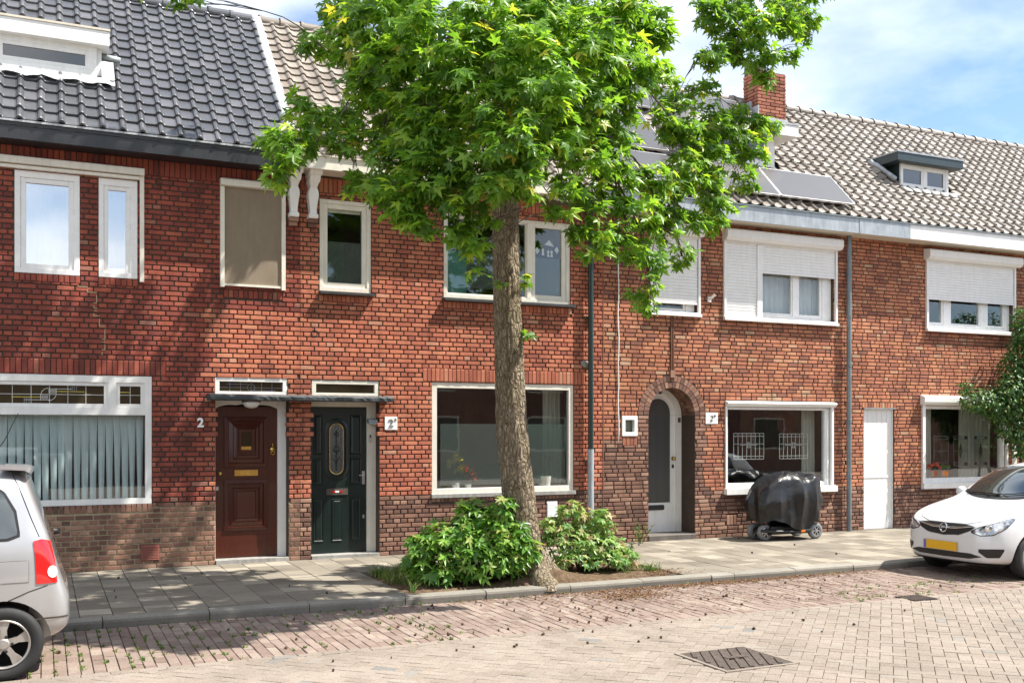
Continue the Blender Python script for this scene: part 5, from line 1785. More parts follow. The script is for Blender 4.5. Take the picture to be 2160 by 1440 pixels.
# kerb-side drain
dg = thing('drain_grate', (8.9, -5.56, ROAD_Z), 'small iron drain grate at the edge of the road near the white car', 'drain')
one('grate_pit', 'number_black', dg, (8.72, 9.08, -5.72, -5.40, ROAD_Z - 0.02, ROAD_Z + 0.003))
for i in range(8):
    x = 8.74 + i * 0.044
    one('grate_bar', 'iron', dg, (x, x + 0.022, -5.71, -5.41, ROAD_Z + 0.004, ROAD_Z + 0.012))
# tree pit soil
mb = MB()
nx_, ny_ = 70, 36
pts = []
for j in range(ny_ + 1):
    for i in range(nx_ + 1):
        x = PIT[0] - 0.01 + (PIT[1] - PIT[0] + 0.02) * i / nx_
        y = KF + 0.15 + (PIT[2] - KF - 0.15) * j / ny_
        d = math.hypot(x - 5.36, y + 3.15)
        e = min(i, nx_ - i, 3 * j, ny_ - j) / 6
        h = -0.012 + min(1, e) * (0.03 + 0.16 * math.exp(-(d / 0.45) ** 2)) + 0.018 * noise.noise((x * 5, y * 5, 0)) + 0.012 * noise.noise((x * 17, y * 17, 3))
        pts.append((x, y, h))
mb.add(pts, [(j * (nx_ + 1) + i, j * (nx_ + 1) + i + 1, (j + 1) * (nx_ + 1) + i + 1, (j + 1) * (nx_ + 1) + i) for j in range(ny_) for i in range(nx_)])
tag(mb.build('tree_pit_soil', 'soil', None, smooth=True, fix=False), kind='structure')
# ================================================================== vegetation
def star_leaf(seed):
    """five-lobed sweetgum leaf, unit length, stalk at the origin, tip along +Y"""
    r_ = random.Random(seed)
    tips = [(-158, 0.50), (-125, 0.66), (-55, 0.92), (0, 1.0), (55, 0.92), (125, 0.66), (158, 0.50)]
    tips = [(-118, 0.62), (-58, 0.92), (0, 1.05), (58, 0.92), (118, 0.62)]
    out_ = []
    for i, (a, l) in enumerate(tips):
        if i:
            am = (tips[i - 1][0] + a) / 2
            out_.append((am, 0.36 + r_.uniform(-.03, .03)))
        else:
            out_.append((a - 42, 0.22))
        for da, kk in ((-13, 0.62), (0, 1.0), (13, 0.62)):
            out_.append((a + da, l * kk * r_.uniform(0.94, 1.05)))
    out_.append((tips[-1][0] + 42, 0.22))
    bend = r_.uniform(0.18, 0.42)
    v = [(0, 0.0, 0)]
    for a, l in out_:
        x, y = l * math.sin(R(a)), l * math.cos(R(a))
        v.append((x, y, -bend * (x * x + 0.7 * max(y, 0) ** 2) + 0.10 * abs(x)))
    c = [(x * 0.5, y * 0.5 + 0.12, z * 0.5) for x, y, z in v]
    n = len(v) - 1
    f = [(0, i, i + 1) for i in range(1, n)]
    return np.array(c), np.array(f)
def oval_leaf(seed):
    v = [(0, 0, 0), (-0.20, 0.25, -0.03), (-0.24, 0.5, -0.06), (-0.14, 0.8, -0.12), (0, 1.05, -0.22), (0.14, 0.8, -0.12), (0.24, 0.5, -0.06), (0.20, 0.25, -0.03), (0, 0.5, 0.03)]
    f = [(8, i, i + 1) for i in range(0, 7)] + [(8, 7, 0)]
    return np.array(v) * (0.6, 0.6, 0.6), np.array(f)
STARS = [star_leaf(s) for s in range(4)]
OVALS = [oval_leaf(0)]

def leaf_frames(pos, up, out_dir, droop, rg):
    """rotation matrices: leaf normal leans up/outward, tip hangs outward and down"""
    n = len(pos)
    nrm = up + out_dir * rg.uniform(0.2, 0.9, (n, 1)) + rg.normal(0, 0.45, (n, 3))
    nrm /= np.linalg.norm(nrm, axis=1, keepdims=True)
    tip = out_dir * rg.uniform(0.2, 1.0, (n, 1)) + rg.normal(0, 0.6, (n, 3))
    tip[:, 2] -= droop
    tip -= nrm * (tip * nrm).sum(1, keepdims=True)
    tip /= np.linalg.norm(tip, axis=1, keepdims=True)
    side = np.cross(tip, nrm)
    return np.stack([side, tip, nrm], axis=2)       # columns

def foliage(parent, pos, rot, size, rv, templates, mat, rest_name, leaf_name='leaf', limit=300, offset=(0, 0, 0)):
    """nearest leaves in view as objects of their own, the rest one mesh"""
    pos = np.asarray(pos)
    d = np.array([view(p)[0] if in_frame(p) else 1e6 for p in pos])
    order = np.argsort(d / size)
    near = order[:limit]
    near = near[d[near] < 1e5]
    mes = []
    for k, (tv, tf) in enumerate(templates):
        me = bpy.data.meshes.new(leaf_name)
        me.from_pydata(tv.tolist(), [], tf.tolist())
        me.materials.append(M[mat])
        mes.append(me)
    for q, i in enumerate(near):
        m = Matrix(rot[i].tolist()).to_4x4()
        m = Matrix.Translation(pos[i].tolist()) @ m @ Matrix.Scale(float(size[i]), 4)
        instance(leaf_name, mes[i % len(mes)], parent, m)
    rest = np.setdiff1d(np.arange(len(pos)), near)
    V, F, Rn = [], [], []
    base = 0
    for k, (tv, tf) in enumerate(templates):
        idx = rest[rest % len(templates) == k]
        if not len(idx):
            continue
        vv = np.einsum('nij,vj->nvi', rot[idx], tv) * size[idx][:, None, None] + pos[idx][:, None, :]
        V.append(vv.reshape(-1, 3))
        ff = tf[None] + (np.arange(len(idx)) * len(tv))[:, None, None] + base
        F.append(ff.reshape(-1, 3))
        Rn.append(np.repeat(rv[idx], len(tf)))
        base += len(idx) * len(tv)
    if not V:
        return None
    V = np.concatenate(V); F = np.concatenate(F); Rn = np.concatenate(Rn)
    me = bpy.data.meshes.new(rest_name)
    me.from_pydata(V.tolist(), [], F.tolist())
    me.materials.append(M[mat])
    at = me.attributes.new('rnd', 'FLOAT', 'FACE')
    at.data.foreach_set('value', Rn.astype(np.float32))
    o = bpy.data.objects.new(rest_name, me)
    COL.objects.link(o)
    attach(o, parent)
    return tag(o, kind='stuff')

# ---------------------------------------------------------------- the street tree
tree = thing('sweetgum_tree', (5.36, -3.15, 0.0), 'tall street tree with star shaped green leaves and thick rough trunk at the kerb', 'tree')
TP = [(5.36, 0.0, 0.30), (5.30, 0.10, 0.245), (5.24, 0.25, 0.215), (5.17, 0.45, 0.20), (5.11, 0.95, 0.186), (5.01, 1.8, 0.178), (4.96, 3.1, 0.162), (4.925, 4.4, 0.150), (4.905, 5.4, 0.135), (4.90, 6.8, 0.11), (4.92, 8.5, 0.07), (4.95, 10.5, 0.02)]
def trunk_at(z):
    for a, b in zip(TP[:-1], TP[1:]):
        if a[1] <= z <= b[1]:
            t = (z - a[1]) / (b[1] - a[1])
            return a[0] + (b[0] - a[0]) * t, a[2] + (b[2] - a[2]) * t
    return TP[-1][0], TP[-1][2]
NR, NS = 190, 72
V, F = [], []
for i in range(NR + 1):
    z = -0.05 + 10.4 * (i / NR) ** 1.35
    x, r = trunk_at(max(z, 0))
    for k in range(NS):
        a = 2 * math.pi * k / NS
        p = Vector((math.cos(a) * 1.0, math.sin(a) * 1.0, z))
        q = Vector((p.x * 2.6, p.y * 2.6, z * 1.1))
        ridge = 1 - abs(noise.noise(Vector((p.x * 7, p.y * 7, z * 2.2))))
        ridge2 = 1 - abs(noise.noise(Vector((p.x * 15, p.y * 15, z * 5.0 + 9))))
        lump = noise.noise(q)
        flare = max(0, 0.45 - z) / 0.45
        lobes = flare ** 1.5 * 0.16 * (0.5 + 0.5 * math.cos(a * 4 + 0.8)) 
        rr_ = r * (1 + 0.05 * lump) + 0.024 * (ridge - 0.7) + 0.015 * (ridge2 - 0.7) + lobes
        V.append((x + rr_ * math.cos(a), -3.15 + rr_ * math.sin(a), z))
F = [(i * NS + k, i * NS + (k + 1) % NS, (i + 1) * NS + (k + 1) % NS, (i + 1) * NS + k) for i in range(NR) for k in range(NS)]
mb = MB(); mb.add(V, F)
mb.build('trunk', 'bark', tree, smooth=True, fix=False)

BLOBS = [(1.96, -4.6, 4.45, 0.21, 0.16), (2.23, -4.5, 4.57, 0.25, 0.2), (2.55, -4.3, 4.77, 0.28, 0.18), (2.94, -4.1, 5.0, 0.33, 0.21), (2.05, -4.7, 4.24, 0.13, 0.11), (1.92, -4.7, 4.11, 0.15, 0.08), (2.3, -4.2, 4.94, 0.14, 0.14), (3.26, -4.2, 5.11, 0.29, 0.22), (1.96, -4.9, 4.33, 0.13, 0.17), (2.74, -4.4, 4.29, 0.1, 0.17), (2.59, -4.5, 4.5, 0.18, 0.12), (2.56, -3.4, 5.95, 0.15, 0.1), (2.71, -3.5, 5.77, 0.14, 0.13), (2.83, -3.9, 5.97, 0.29, 0.24), (2.85, -4.0, 5.53, 0.26, 0.26), (2.94, -4.6, 5.75, 0.32, 0.27), (2.94, -4.9, 5.24, 0.31, 0.27), (3.13, -5.0, 4.97, 0.31, 0.27), (3.2, -5.2, 5.49, 0.35, 0.31), (3.4, -5.4, 5.19, 0.35, 0.3), (2.81, -4.4, 5.11, 0.23, 0.18), (2.79, -3.4, 6.27, 0.2, 0.15), (2.92, -5.1, 4.04, 0.24, 0.2), (3.11, -5.2, 3.91, 0.22, 0.22), (3.12, -4.9, 4.38, 0.27, 0.25), (3.3, -5.3, 4.43, 0.3, 0.3), (3.36, -5.4, 3.98, 0.26, 0.24), (3.17, -5.3, 3.63, 0.15, 0.12), (3.59, -5.4, 3.83, 0.14, 0.22), (3.59, -5.4, 3.44, 0.1, 0.24), (3.27, -5.4, 4.7, 0.3, 0.26), (2.89, -4.6, 4.56, 0.2, 0.18), (3.51, -5.6, 4.2, 0.26, 0.26), (3.69, -5.4, 5.58, 0.35, 0.31), (3.6, -5.7, 4.78, 0.34, 0.3), (3.84, -5.8, 5.17, 0.34, 0.34), (3.7, -6.0, 4.33, 0.33, 0.29), (3.61, -5.9, 3.98, 0.25, 0.17), (3.88, -5.9, 4.05, 0.25, 0.21), (4.07, -5.9, 4.79, 0.34, 0.34), (4.37, -5.3, 5.78, 0.36, 0.32), (4.22, -5.7, 4.39, 0.3, 0.26), (4.42, -5.6, 4.08, 0.18, 0.15), (4.09, -4.2, 5.05, 0.3, 0.3), (4.74, -4.0, 5.35, 0.47, 0.47), (4.34, -3.6, 6.04, 0.47, 0.47), (5.32, -4.0, 6.06, 0.48, 0.48), (3.67, -3.9, 4.83, 0.35, 0.3), (4.73, -5.5, 5.5, 0.36, 0.36), (4.68, -5.5, 4.95, 0.32, 0.32), (4.89, -5.3, 4.48, 0.28, 0.23), (5.34, -5.0, 6.06, 0.34, 0.29), (5.51, -5.0, 5.6, 0.34, 0.29), (5.34, -5.0, 5.18, 0.29, 0.29), (6.05, -4.6, 6.07, 0.23, 0.26), (6.0, -4.5, 6.41, 0.31, 0.21), (6.05, -4.7, 5.63, 0.21, 0.23), (5.11, -4.4, 4.92, 0.3, 0.3), (5.28, -5.0, 4.79, 0.24, 0.24), (5.4, -4.9, 4.39, 0.22, 0.25), (5.06, -5.0, 4.09, 0.17, 0.29), (5.23, -5.0, 3.77, 0.19, 0.19), (5.06, -5.0, 3.66, 0.11, 0.14), (6.97, -3.5999999999999996, 5.53, 0.29, 0.29), (7.32, -3.5, 5.43, 0.29, 0.29), (7.67, -3.4000000000000004, 5.68, 0.3, 0.24), (7.04, -3.7, 5.0, 0.26, 0.29), (6.84, -3.8, 4.55, 0.26, 0.28), (6.7, -3.8, 4.2, 0.23, 0.25), (5.8, -4.9, 3.63, 0.17, 0.22), (5.63, -4.9, 4.06, 0.22, 0.25), (5.45, -5.0, 3.69, 0.17, 0.22), (5.74, -4.9, 3.28, 0.15, 0.19), (5.83, -4.9, 3.13, 0.09, 0.1), (7.6, -3.5, 5.23, 0.3, 0.27), (8.04, -3.3, 5.51, 0.31, 0.24), (8.5, -3.2, 5.75, 0.28, 0.19), (8.89, -3.0999999999999996, 5.9, 0.16, 0.11), (7.46, -3.5999999999999996, 4.77, 0.26, 0.26), (7.6, -3.5999999999999996, 4.49, 0.21, 0.24), (8.12, -3.4000000000000004, 5.0, 0.19, 0.16), (8.35, -3.3, 5.36, 0.22, 0.15), (7.25, -3.7, 4.33, 0.2, 0.2), (6.97, -3.8, 3.88, 0.16, 0.15), (8.35, -3.0999999999999996, 5.97, 0.22, 0.18), (5.99, -4.6, 4.52, 0.21, 0.26), (7.67, -3.2, 6.16, 0.27, 0.13), (7.14, -3.4000000000000004, 5.91, 0.21, 0.15), (7.75, -3.6, 6.94, 0.3, 0.27), (8.19, -3.6, 6.95, 0.33, 0.27), (8.72, -3.5, 7.11, 0.31, 0.28), (9.12, -3.5, 7.14, 0.22, 0.24), (8.34, -3.6, 6.61, 0.27, 0.21), (8.41, -3.6, 6.29, 0.15, 0.19), (7.46, -3.7, 6.44, 0.22, 0.13), (7.96, -3.6, 6.68, 0.24, 0.24), (7.32, -3.7, 6.39, 0.14, 0.08), (7.93, -3.6, 6.52, 0.11, 0.13), (8.12, -3.4, 7.44, 0.37, 0.27), (8.88, -3.4, 7.52, 0.31, 0.25), (7.46, -3.6, 7.01, 0.16, 0.23), (8.72, -3.6, 6.67, 0.15, 0.15), (9.36, -3.4, 7.57, 0.19, 0.11), (1.26, -3.8, 5.91, 0.14, 0.06), (1.13, -3.8, 6.01, 0.18, 0.09), (0.85, -3.8, 6.05, 0.18, 0.09), (2.84, -4.9, 4.25, 0.18, 0.18), (2.93, -5.2, 3.81, 0.17, 0.15), (3.17, -5.3, 4.11, 0.26, 0.26), (3.4, -5.4, 3.68, 0.17, 0.19), (3.69, -5.5, 3.69, 0.09, 0.13), (3.1, -5.1, 4.59, 0.26, 0.22), (4.42, -5.5, 3.88, 0.13, 0.1), (4.92, -5.0, 3.84, 0.1, 0.19), (5.0, -3.45, 3.52, 0.08, 0.09), (4.73, -3.45, 3.45, 0.06, 0.05), (5.13, -3.3, 2.88, 0.06, 0.07)]
HIGH = []
hr = random.Random(8)
for _ in range(105):
    z = hr.uniform(7.0, 13.0)
    rad = 2.35 * (1 - max(0, z - 8.0) / 7.0)
    a = hr.uniform(0, 2 * math.pi)
    q = rad * math.sqrt(hr.uniform(0.05, 1))
    HIGH.append((4.5 + q * math.cos(a), -3.5 + q * math.sin(a), z, 0.48, 0.40))
BACK = []
for _ in range(34):
    z = hr.uniform(5.2, 7.0)
    a = hr.uniform(0, 2 * math.pi)
    q = 1.7 * math.sqrt(hr.uniform(0.05, 1))
    BACK.append((4.6 + q * math.cos(a) * 0.9, -3.9 + q * math.sin(a), z, 0.42, 0.38))
rg = np.random.default_rng(17)
P, O, S = [], [], []
for bi, (x, y, z, rx, rz) in enumerate(BLOBS + HIGH + BACK):
    small = rx < 0.1
    vis = bi < len(BLOBS)
    n = int((rx * rz * (1900 if rx > 0.2 else 1600)) + 10) if vis else int(rx * rz * 620)
    # leaves sit in sprays round twig ends, so gaps open between the sprays
    per = 8
    m = max(1, n // per)
    d = rg.normal(0, 1, (m, 3))
    d /= np.linalg.norm(d, axis=1, keepdims=True)
    rad = rg.uniform(0.12, 1.0, (m, 1)) ** 0.55
    ry = max(rx, 0.10) * (1.0 if not small else 0.8)
    tips = np.array([x, y, z]) + d * rad * np.array([rx, ry, rz])
    tips = np.repeat(tips, per, axis=0)
    dd = np.repeat(d, per, axis=0)
    q = rg.normal(0, 1, (len(tips), 3))
    q /= np.linalg.norm(q, axis=1, keepdims=True)
    q[:, 2] *= 0.6
    pp = tips + q * rg.uniform(0.02, 0.115 if not small else 0.06, (len(tips), 1))
    P.append(pp)
    o_ = q + dd * 0.6
    o_[:, 0] += 0.35 * np.sign(x - 4.9)
    o_[:, 1] -= 0.3
    o_ /= np.linalg.norm(o_, axis=1, keepdims=True)
    O.append(o_)
    S.append(rg.uniform(0.15, 0.25, len(tips)) * (0.75 if small else 1.0))
P = np.concatenate(P); O = np.concatenate(O); S = np.concatenate(S)
# keep the trunk clear of leaves in front below the crown
rot = leaf_frames(P, np.array([0, -0.12, 0.85]), O, 0.75, rg)
rv = rg.uniform(0, 1, len(P))
sunny = (P[:, 2] > 0)
foliage(tree, P, rot, S, rv, STARS, 'leaf', 'crown')
# limbs: every clump hangs from the nearest clump that lies closer to the trunk
lr = random.Random(5)
NODES = [(4.93, -3.15, z_, None) for z_ in (4.55, 5.0, 5.5, 6.0, 6.6, 7.3, 8.2, 9.2)]
cl = BLOBS[:-3] + HIGH[::2] + BACK[::3]
cl = sorted(cl, key=lambda b: math.hypot(b[0] - 4.93, b[1] + 3.15))
NODES = [Vector(n_[:3]) for n_ in NODES]
DEPTH = [0] * len(NODES)
for (x, y, z, rx, rz) in cl:
    b = Vector((x, y, z))
    rb = math.hypot(x - 4.93, y + 3.15)
    best, bi = 1e9, 0
    for q, n_ in enumerate(NODES):
        rn = math.hypot(n_.x - 4.93, n_.y + 3.15)
        if rn > rb - 0.12 and q >= 8: continue
        c_ = (n_ - b).length + (0.25 * max(0, b.z - n_.z)) + 0.12 * DEPTH[q]
        if c_ < best: best, bi = c_, q
    a = NODES[bi]
    NODES.append(b); DEPTH.append(DEPTH[bi] + 1)
    L_ = (b - a).length
    pts = []
    wob = Vector((lr.uniform(-.12, .12), lr.uniform(-.12, .12), lr.uniform(0.02, .14))) * L_
    for i in range(7):
        t = i / 6
        q = a.lerp(b, t) + wob * math.sin(math.pi * t) + Vector((lr.uniform(-.01, .01), lr.uniform(-.01, .01), lr.uniform(-.01, .01)))
        pts.append(q)
    r0 = max(0.006, 0.030 - 0.006 * DEPTH[bi]) if bi >= 8 else 0.042
    r1 = max(0.004, r0 - 0.010)
    mb = MB()
    mb.tube(pts, [r0 + (r1 - r0) * i / 6 for i in range(7)], 7)
    for k in range(5):
        s_ = pts[3 + k % 4]
        e_ = b + Vector((lr.uniform(-1, 1) * rx, lr.uniform(-1, 1) * rx, lr.uniform(-1, .6) * rz))
        mb.tube([s_, (s_ + e_) / 2 + Vector((0, 0, 0.03)), e_], [0.005, 0.0035, 0.002], 5)
    mb.build('branch', 'twig', tree, smooth=True)

# ---------------------------------------------------------------- suckers round the foot of the trunk
def bush(name, label, lobes, mat, dens, smin, smax, seed, base):
    t = thing(name, base, label, 'bush', 'leafy bushes at the foot of the street tree')
    rg = np.random.default_rng(seed)
    P, O, S = [], [], []
    for (x, y, z, rx, ry, rz) in lobes:
        n = int(dens * (rx * rz + rx * ry + ry * rz))
        d = rg.normal(0, 1, (n, 3))
        d[:, 2] = np.where(d[:, 2] < -0.4, -d[:, 2], d[:, 2])
        d /= np.linalg.norm(d, axis=1, keepdims=True)
        rad = rg.uniform(0.35, 1.0, (n, 1)) ** 0.5
        pp = np.array([x, y, z]) + d * rad * np.array([rx, ry, rz])
        pp[:, 2] = np.maximum(pp[:, 2], 0.06)
        P.append(pp); O.append(d); S.append(rg.uniform(smin, smax, n))
    P = np.concatenate(P); O = np.concatenate(O); S = np.concatenate(S)
    rot = leaf_frames(P, np.array([0, -0.1, 0.7]), O, 0.9, rg)
    foliage(t, P, rot, S, rg.uniform(0, 1, len(P)), STARS, mat, 'leaf_mass')
    r_ = random.Random(seed)
    for (x, y, z, rx, ry, rz) in lobes:
        for k in range(4):
            mb = MB()
            e_ = Vector((x + r_.uniform(-.7, .7) * rx, y + r_.uniform(-.7, .7) * ry, z + r_.uniform(-.2, .8) * rz))
            s_ = Vector((base[0] + (x - base[0]) * 0.4 + r_.uniform(-.1, .1), base[1] + r_.uniform(-.1, .1), 0.0))
            mb.tube([s_, s_.lerp(e_, 0.5) + Vector((0, 0, 0.06)), e_], [0.010, 0.007, 0.003], 6)
            mb.build('stem', 'twig', t)
    return t
bush('sucker_bush', 'dense green star leaved bush on the left of the tree trunk', [
    (4.35, -3.00, 0.42, 0.42, 0.36, 0.36), (4.86, -3.22, 0.46, 0.36, 0.26, 0.40), (4.66, -3.24, 0.30, 0.48, 0.24, 0.28), (5.02, -3.34, 0.36, 0.24, 0.14, 0.30), (4.05, -2.90, 0.36, 0.26, 0.26, 0.26), (4.70, -2.95, 0.70, 0.34, 0.30, 0.24), (5.05, -3.30, 0.28, 0.20, 0.18, 0.26), (4.88, -3.25, 0.86, 0.13, 0.12, 0.18), (4.55, -2.95, 0.85, 0.15, 0.13, 0.12), (4.2, -3.15, 0.16, 0.32, 0.16, 0.14), (4.75, -3.32, 0.15, 0.36, 0.12, 0.13), (4.0, -2.8, 0.18, 0.2, 0.2, 0.16)], 'bush_leaf', 640, 0.17, 0.26, 31, (4.6, -3.0, 0.0))
bush('sucker_bush', 'pale yellowish green bush on the right of the tree trunk', [
    (5.95, -2.75, 0.36, 0.36, 0.30, 0.32), (6.30, -2.75, 0.30, 0.34, 0.30, 0.28), (6.55, -2.75, 0.24, 0.30, 0.26, 0.22), (6.02, -2.75, 0.70, 0.17, 0.16, 0.22), (6.42, -2.75, 0.58, 0.20, 0.18, 0.24), (5.75, -2.65, 0.52, 0.14, 0.14, 0.20), (5.92, -2.95, 0.18, 0.26, 0.16, 0.15), (6.35, -2.98, 0.17, 0.30, 0.16, 0.14), (6.72, -2.85, 0.16, 0.22, 0.2, 0.14)], 'bush_leaf_pale', 760, 0.12, 0.20, 32, (6.2, -2.75, 0.0))

# ---------------------------------------------------------------- grass, weeds, litter
def blades(name, spots, mat, label, seed, kind='stuff', cat=None, hmin=0.05, hmax=0.16, wd=0.006):
    r_ = random.Random(seed)
    mb = MB()
    for (x, y, z, n, rad) in spots:
        for _ in range(n):
            a = r_.uniform(0, 6.28); q = rad * math.sqrt(r_.random())
            b = Vector((x + q * math.cos(a), y + q * math.sin(a), z))
            h = r_.uniform(hmin, hmax)
            l = Vector((r_.gauss(0, .5), r_.gauss(0, .5), 0)) * h
            s_ = Vector((r_.uniform(-1, 1), r_.uniform(-1, 1), 0)).normalized() * wd
            m_ = b + l * 0.35 + Vector((0, 0, h * 0.6))
            e_ = b + l + Vector((0, 0, h))
            rv_ = r_.random()
            mb.add([b - s_, b + s_, m_ + s_ * .7, m_ - s_ * .7, e_], [(0, 1, 2, 3), (3, 2, 4)], rv_)
    o = mb.build(name, mat, None, fix=False)
    return tag(o, label, cat, None, kind)
sp = []
gr = random.Random(77)
for _ in range(46):
    x = gr.uniform(3.68, 4.35); y = gr.uniform(-2.7, -1.78)
    sp.append((x, y, 0.0, 16, 0.07))
for _ in range(30):
    sp.append((gr.uniform(3.7, 4.2), gr.uniform(-3.35, -2.6), 0.0, 6, 0.05))
for _ in range(26):
    sp.append((gr.uniform(6.6, 7.1), gr.uniform(-3.1, -2.4), 0.0, 9, 0.06))
blades('tree_pit_grass', sp, 'grass', 'tufts of grass growing in the soil round the tree', 1, cat='grass')
sp = []
for _ in range(230):                                  # moss and grass in the clinker joints
    x = -0.6 + 4.2 * gr.random() ** 1.6
    x = round(x / 0.093) * 0.093 + gr.uniform(-.006, .006)
    sp.append((x, gr.uniform(-5.5, -3.62), ROAD_Z - 0.008, gr.randint(4, 12), 0.018))
for _ in range(110):
    sp.append((gr.uniform(8.0, 12.5), gr.uniform(-5.5, -4.6), ROAD_Z - 0.008, gr.randint(3, 9), 0.03))
for _ in range(60):
    sp.append((gr.uniform(0, 10), KF - 0.01, ROAD_Z - 0.008, gr.randint(2, 7), 0.03))
blades('joint_weeds', sp, 'grass', 'small weeds and moss sprouting in the joints of the red brick strip', 2, cat='weeds', hmin=0.012, hmax=0.045, wd=0.007)
sp = [(5.35 + gr.uniform(-.12, .12), -7.5 + gr.uniform(-.03, .03), ROAD_Z, 6, 0.02) for _ in range(3)] + [(5.55, -7.42 + gr.uniform(-.1, .1), ROAD_Z, 8, 0.03) for _ in range(4)]
def weed(x, y, h, n, label, seed):
    t = thing('weed', (x, y, 0.0), label, 'weed')
    r_ = random.Random(seed)
    rgw = np.random.default_rng(seed)
    st = MB(); P, O = [], []
    for _ in range(n):
        tip = Vector((x + r_.gauss(0, .10), y + r_.gauss(0, .05), h * r_.uniform(.6, 1.05)))
        s_ = Vector((x + r_.uniform(-.03, .03), y, 0.0))
        st.tube([s_, s_.lerp(tip, .5) + Vector((0, 0, .03)), tip], [.005, .004, .002], 5)
        for k in range(12):
            q = s_.lerp(tip, r_.uniform(.2, 1))
            P.append(tuple(q)); O.append((r_.gauss(0, 1), r_.gauss(0, 1), .2))
    st.build('stem', 'grass', t)
    P = np.array(P); O = np.array(O); O /= np.linalg.norm(O, axis=1, keepdims=True)
    foliage(t, P, leaf_frames(P, np.array([0, 0, .6]), O, .2, rgw), rgw.uniform(.05, .09, len(P)), rgw.uniform(0, 1, len(P)), OVALS, 'grass', 'leaf_mass', limit=0)
weed(8.62, -0.22, 0.38, 8, 'wispy weed growing at the wall left of the arched doorway step', 3)
weed(6.98, -2.55, 0.34, 8, 'dry yellowish weed at the right edge of the tree pit', 4)
# leaf litter along the kerb
mb = MB()
for _ in range(5200):
    u = gr.random()
    if u < 0.55:
        x = gr.gauss(7.6, 1.3); y = KF - 0.01 - abs(gr.gauss(0, .11)); z = ROAD_Z + 0.008
    elif u < 0.72:
        x = gr.gauss(6.1, .25); y = gr.gauss(-4.05, .16); z = ROAD_Z + 0.008
    elif u < 0.85:
        x = gr.gauss(6.95, .25); y = gr.uniform(-3.40, -2.9); z = 0.012
    else:
        x = gr.uniform(4.6, 9.5); y = gr.uniform(-5.2, -3.7); z = ROAD_Z + 0.006
    if y > KF and z < 0: continue
    s_ = gr.uniform(.008, .026)
    a = gr.uniform(0, 6.28)
    c_, d_ = math.cos(a) * s_, math.sin(a) * s_
    t_ = gr.uniform(0, .008)
    mb.add([(x - c_, y - d_, z), (x + d_ * .5, y - c_ * .5, z + t_), (x + c_, y + d_, z), (x - d_ * .5, y + c_ * .5, z + t_)], [(0, 1, 2, 3)], gr.random())
tag(mb.build('leaf_litter', 'litter', None, fix=False), 'brown leaf litter swept along the kerb and over the red bricks', 'litter', None, 'stuff')
# fallen seed balls: spiky spheres
bm = bmesh.new()
bmesh.ops.create_icosphere(bm, subdivisions=2, radius=0.0145)
for v in bm.verts:
    v.co *= random.choice([0.8, 0.85, 1.25])
sb_me = bpy.data.meshes.new('seed_ball')
bm.to_mesh(sb_me); bm.free()
sb_me.materials.append(M['gum_ball'])
def balls(n, fx, fy, z, label, group):
    for _ in range(n):
        for _t in range(50):
            x, y = fx(), fy()
            if not (-0.1 < x < 11): continue
            if MH[0] < x < MH[1] and MH[2] < y < MH[3]: continue
            break
        o = bpy.data.objects.new('seed_ball', sb_me)
        COL.objects.link(o)
        o.location = (x, y, z + 0.012)
        o.rotation_euler = (gr.uniform(0, 6), gr.uniform(0, 6), gr.uniform(0, 6))
        s_ = gr.uniform(0.6, 1.3)
        o.scale = (s_, s_ * gr.uniform(.8, 1), s_ * .85)
        tag(o, label, 'seed ball', group)
balls(80, lambda: gr.gauss(5.4, 2.2), lambda: gr.uniform(-5.5, -3.66), ROAD_Z, 'fallen brown spiky seed ball on the red brick parking strip', 'seed balls on the red brick strip')
balls(24, lambda: gr.gauss(4.2, 2.2), lambda: -5.62 - abs(gr.gauss(0, .5)), ROAD_Z, 'fallen brown spiky seed ball on the grey road pavers', 'seed balls on the road')
balls(14, lambda: gr.choice([gr.uniform(0.6, 3.4), gr.uniform(7.3, 10.8)]), lambda: gr.uniform(-3.4, -0.2), 0.0, 'fallen brown spiky seed ball on the grey pavement slabs', 'seed balls on the pavement')

# ---------------------------------------------------------------- climber at the far right
vine = thing('climbing_shrub', (17.0, -0.45, 0.0), 'dark green climbing shrub hanging over the far right window', 'shrub')
rgv = np.random.default_rng(44)
P, O = [], []
for (x, y, z, rx, ry, rz, n) in ((15.75, -.55, 2.35, .38, .3, .22, 260), (16.25, -.6, 2.3, .45, .35, .34, 420), (16.8, -.6, 2.35, .5, .4, .5, 600), (16.7, -.6, 2.95, .35, .3, .4, 380), (17.1, -.6, 3.3, .5, .4, .5, 600), (17.0, -.6, 3.9, .3, .3, .3, 250), (17.3, -.6, 2.6, .6, .4, .6, 600), (16.55, -.6, 1.85, .3, .25, .28, 260), (16.5, -.7, 2.55, .4, .3, .35, 420), (17.0, -.8, 2.9, .5, .3, .5, 520), (16.95, -.7, 3.6, .35, .3, .4, 380), (16.9, -.55, 1.6, .3, .25, .35, 240), (15.5, -.5, 2.6, .12, .12, .14, 40), (17.6, -.6, 3.6, .6, .4, .7, 500), (17.6, -.5, 1.8, .5, .3, .6, 300)):
    n = int(n * 1.6)
    d = rgv.normal(0, 1, (n, 3)); d /= np.linalg.norm(d, axis=1, keepdims=True)
    P.append(np.array([x, y, z]) + d * rgv.uniform(.3, 1, (n, 1)) ** .5 * np.array([rx, ry, rz])); O.append(d)
P = np.concatenate(P); O = np.concatenate(O)
P[:, 1] = np.minimum(P[:, 1], -0.05)
foliage(vine, P, leaf_frames(P, np.array([0, -.2, .7]), O, .9, rgv), rgv.uniform(.10, .17, len(P)), rgv.uniform(0, 1, len(P)), OVALS, 'vine_leaf', 'leaf_mass')
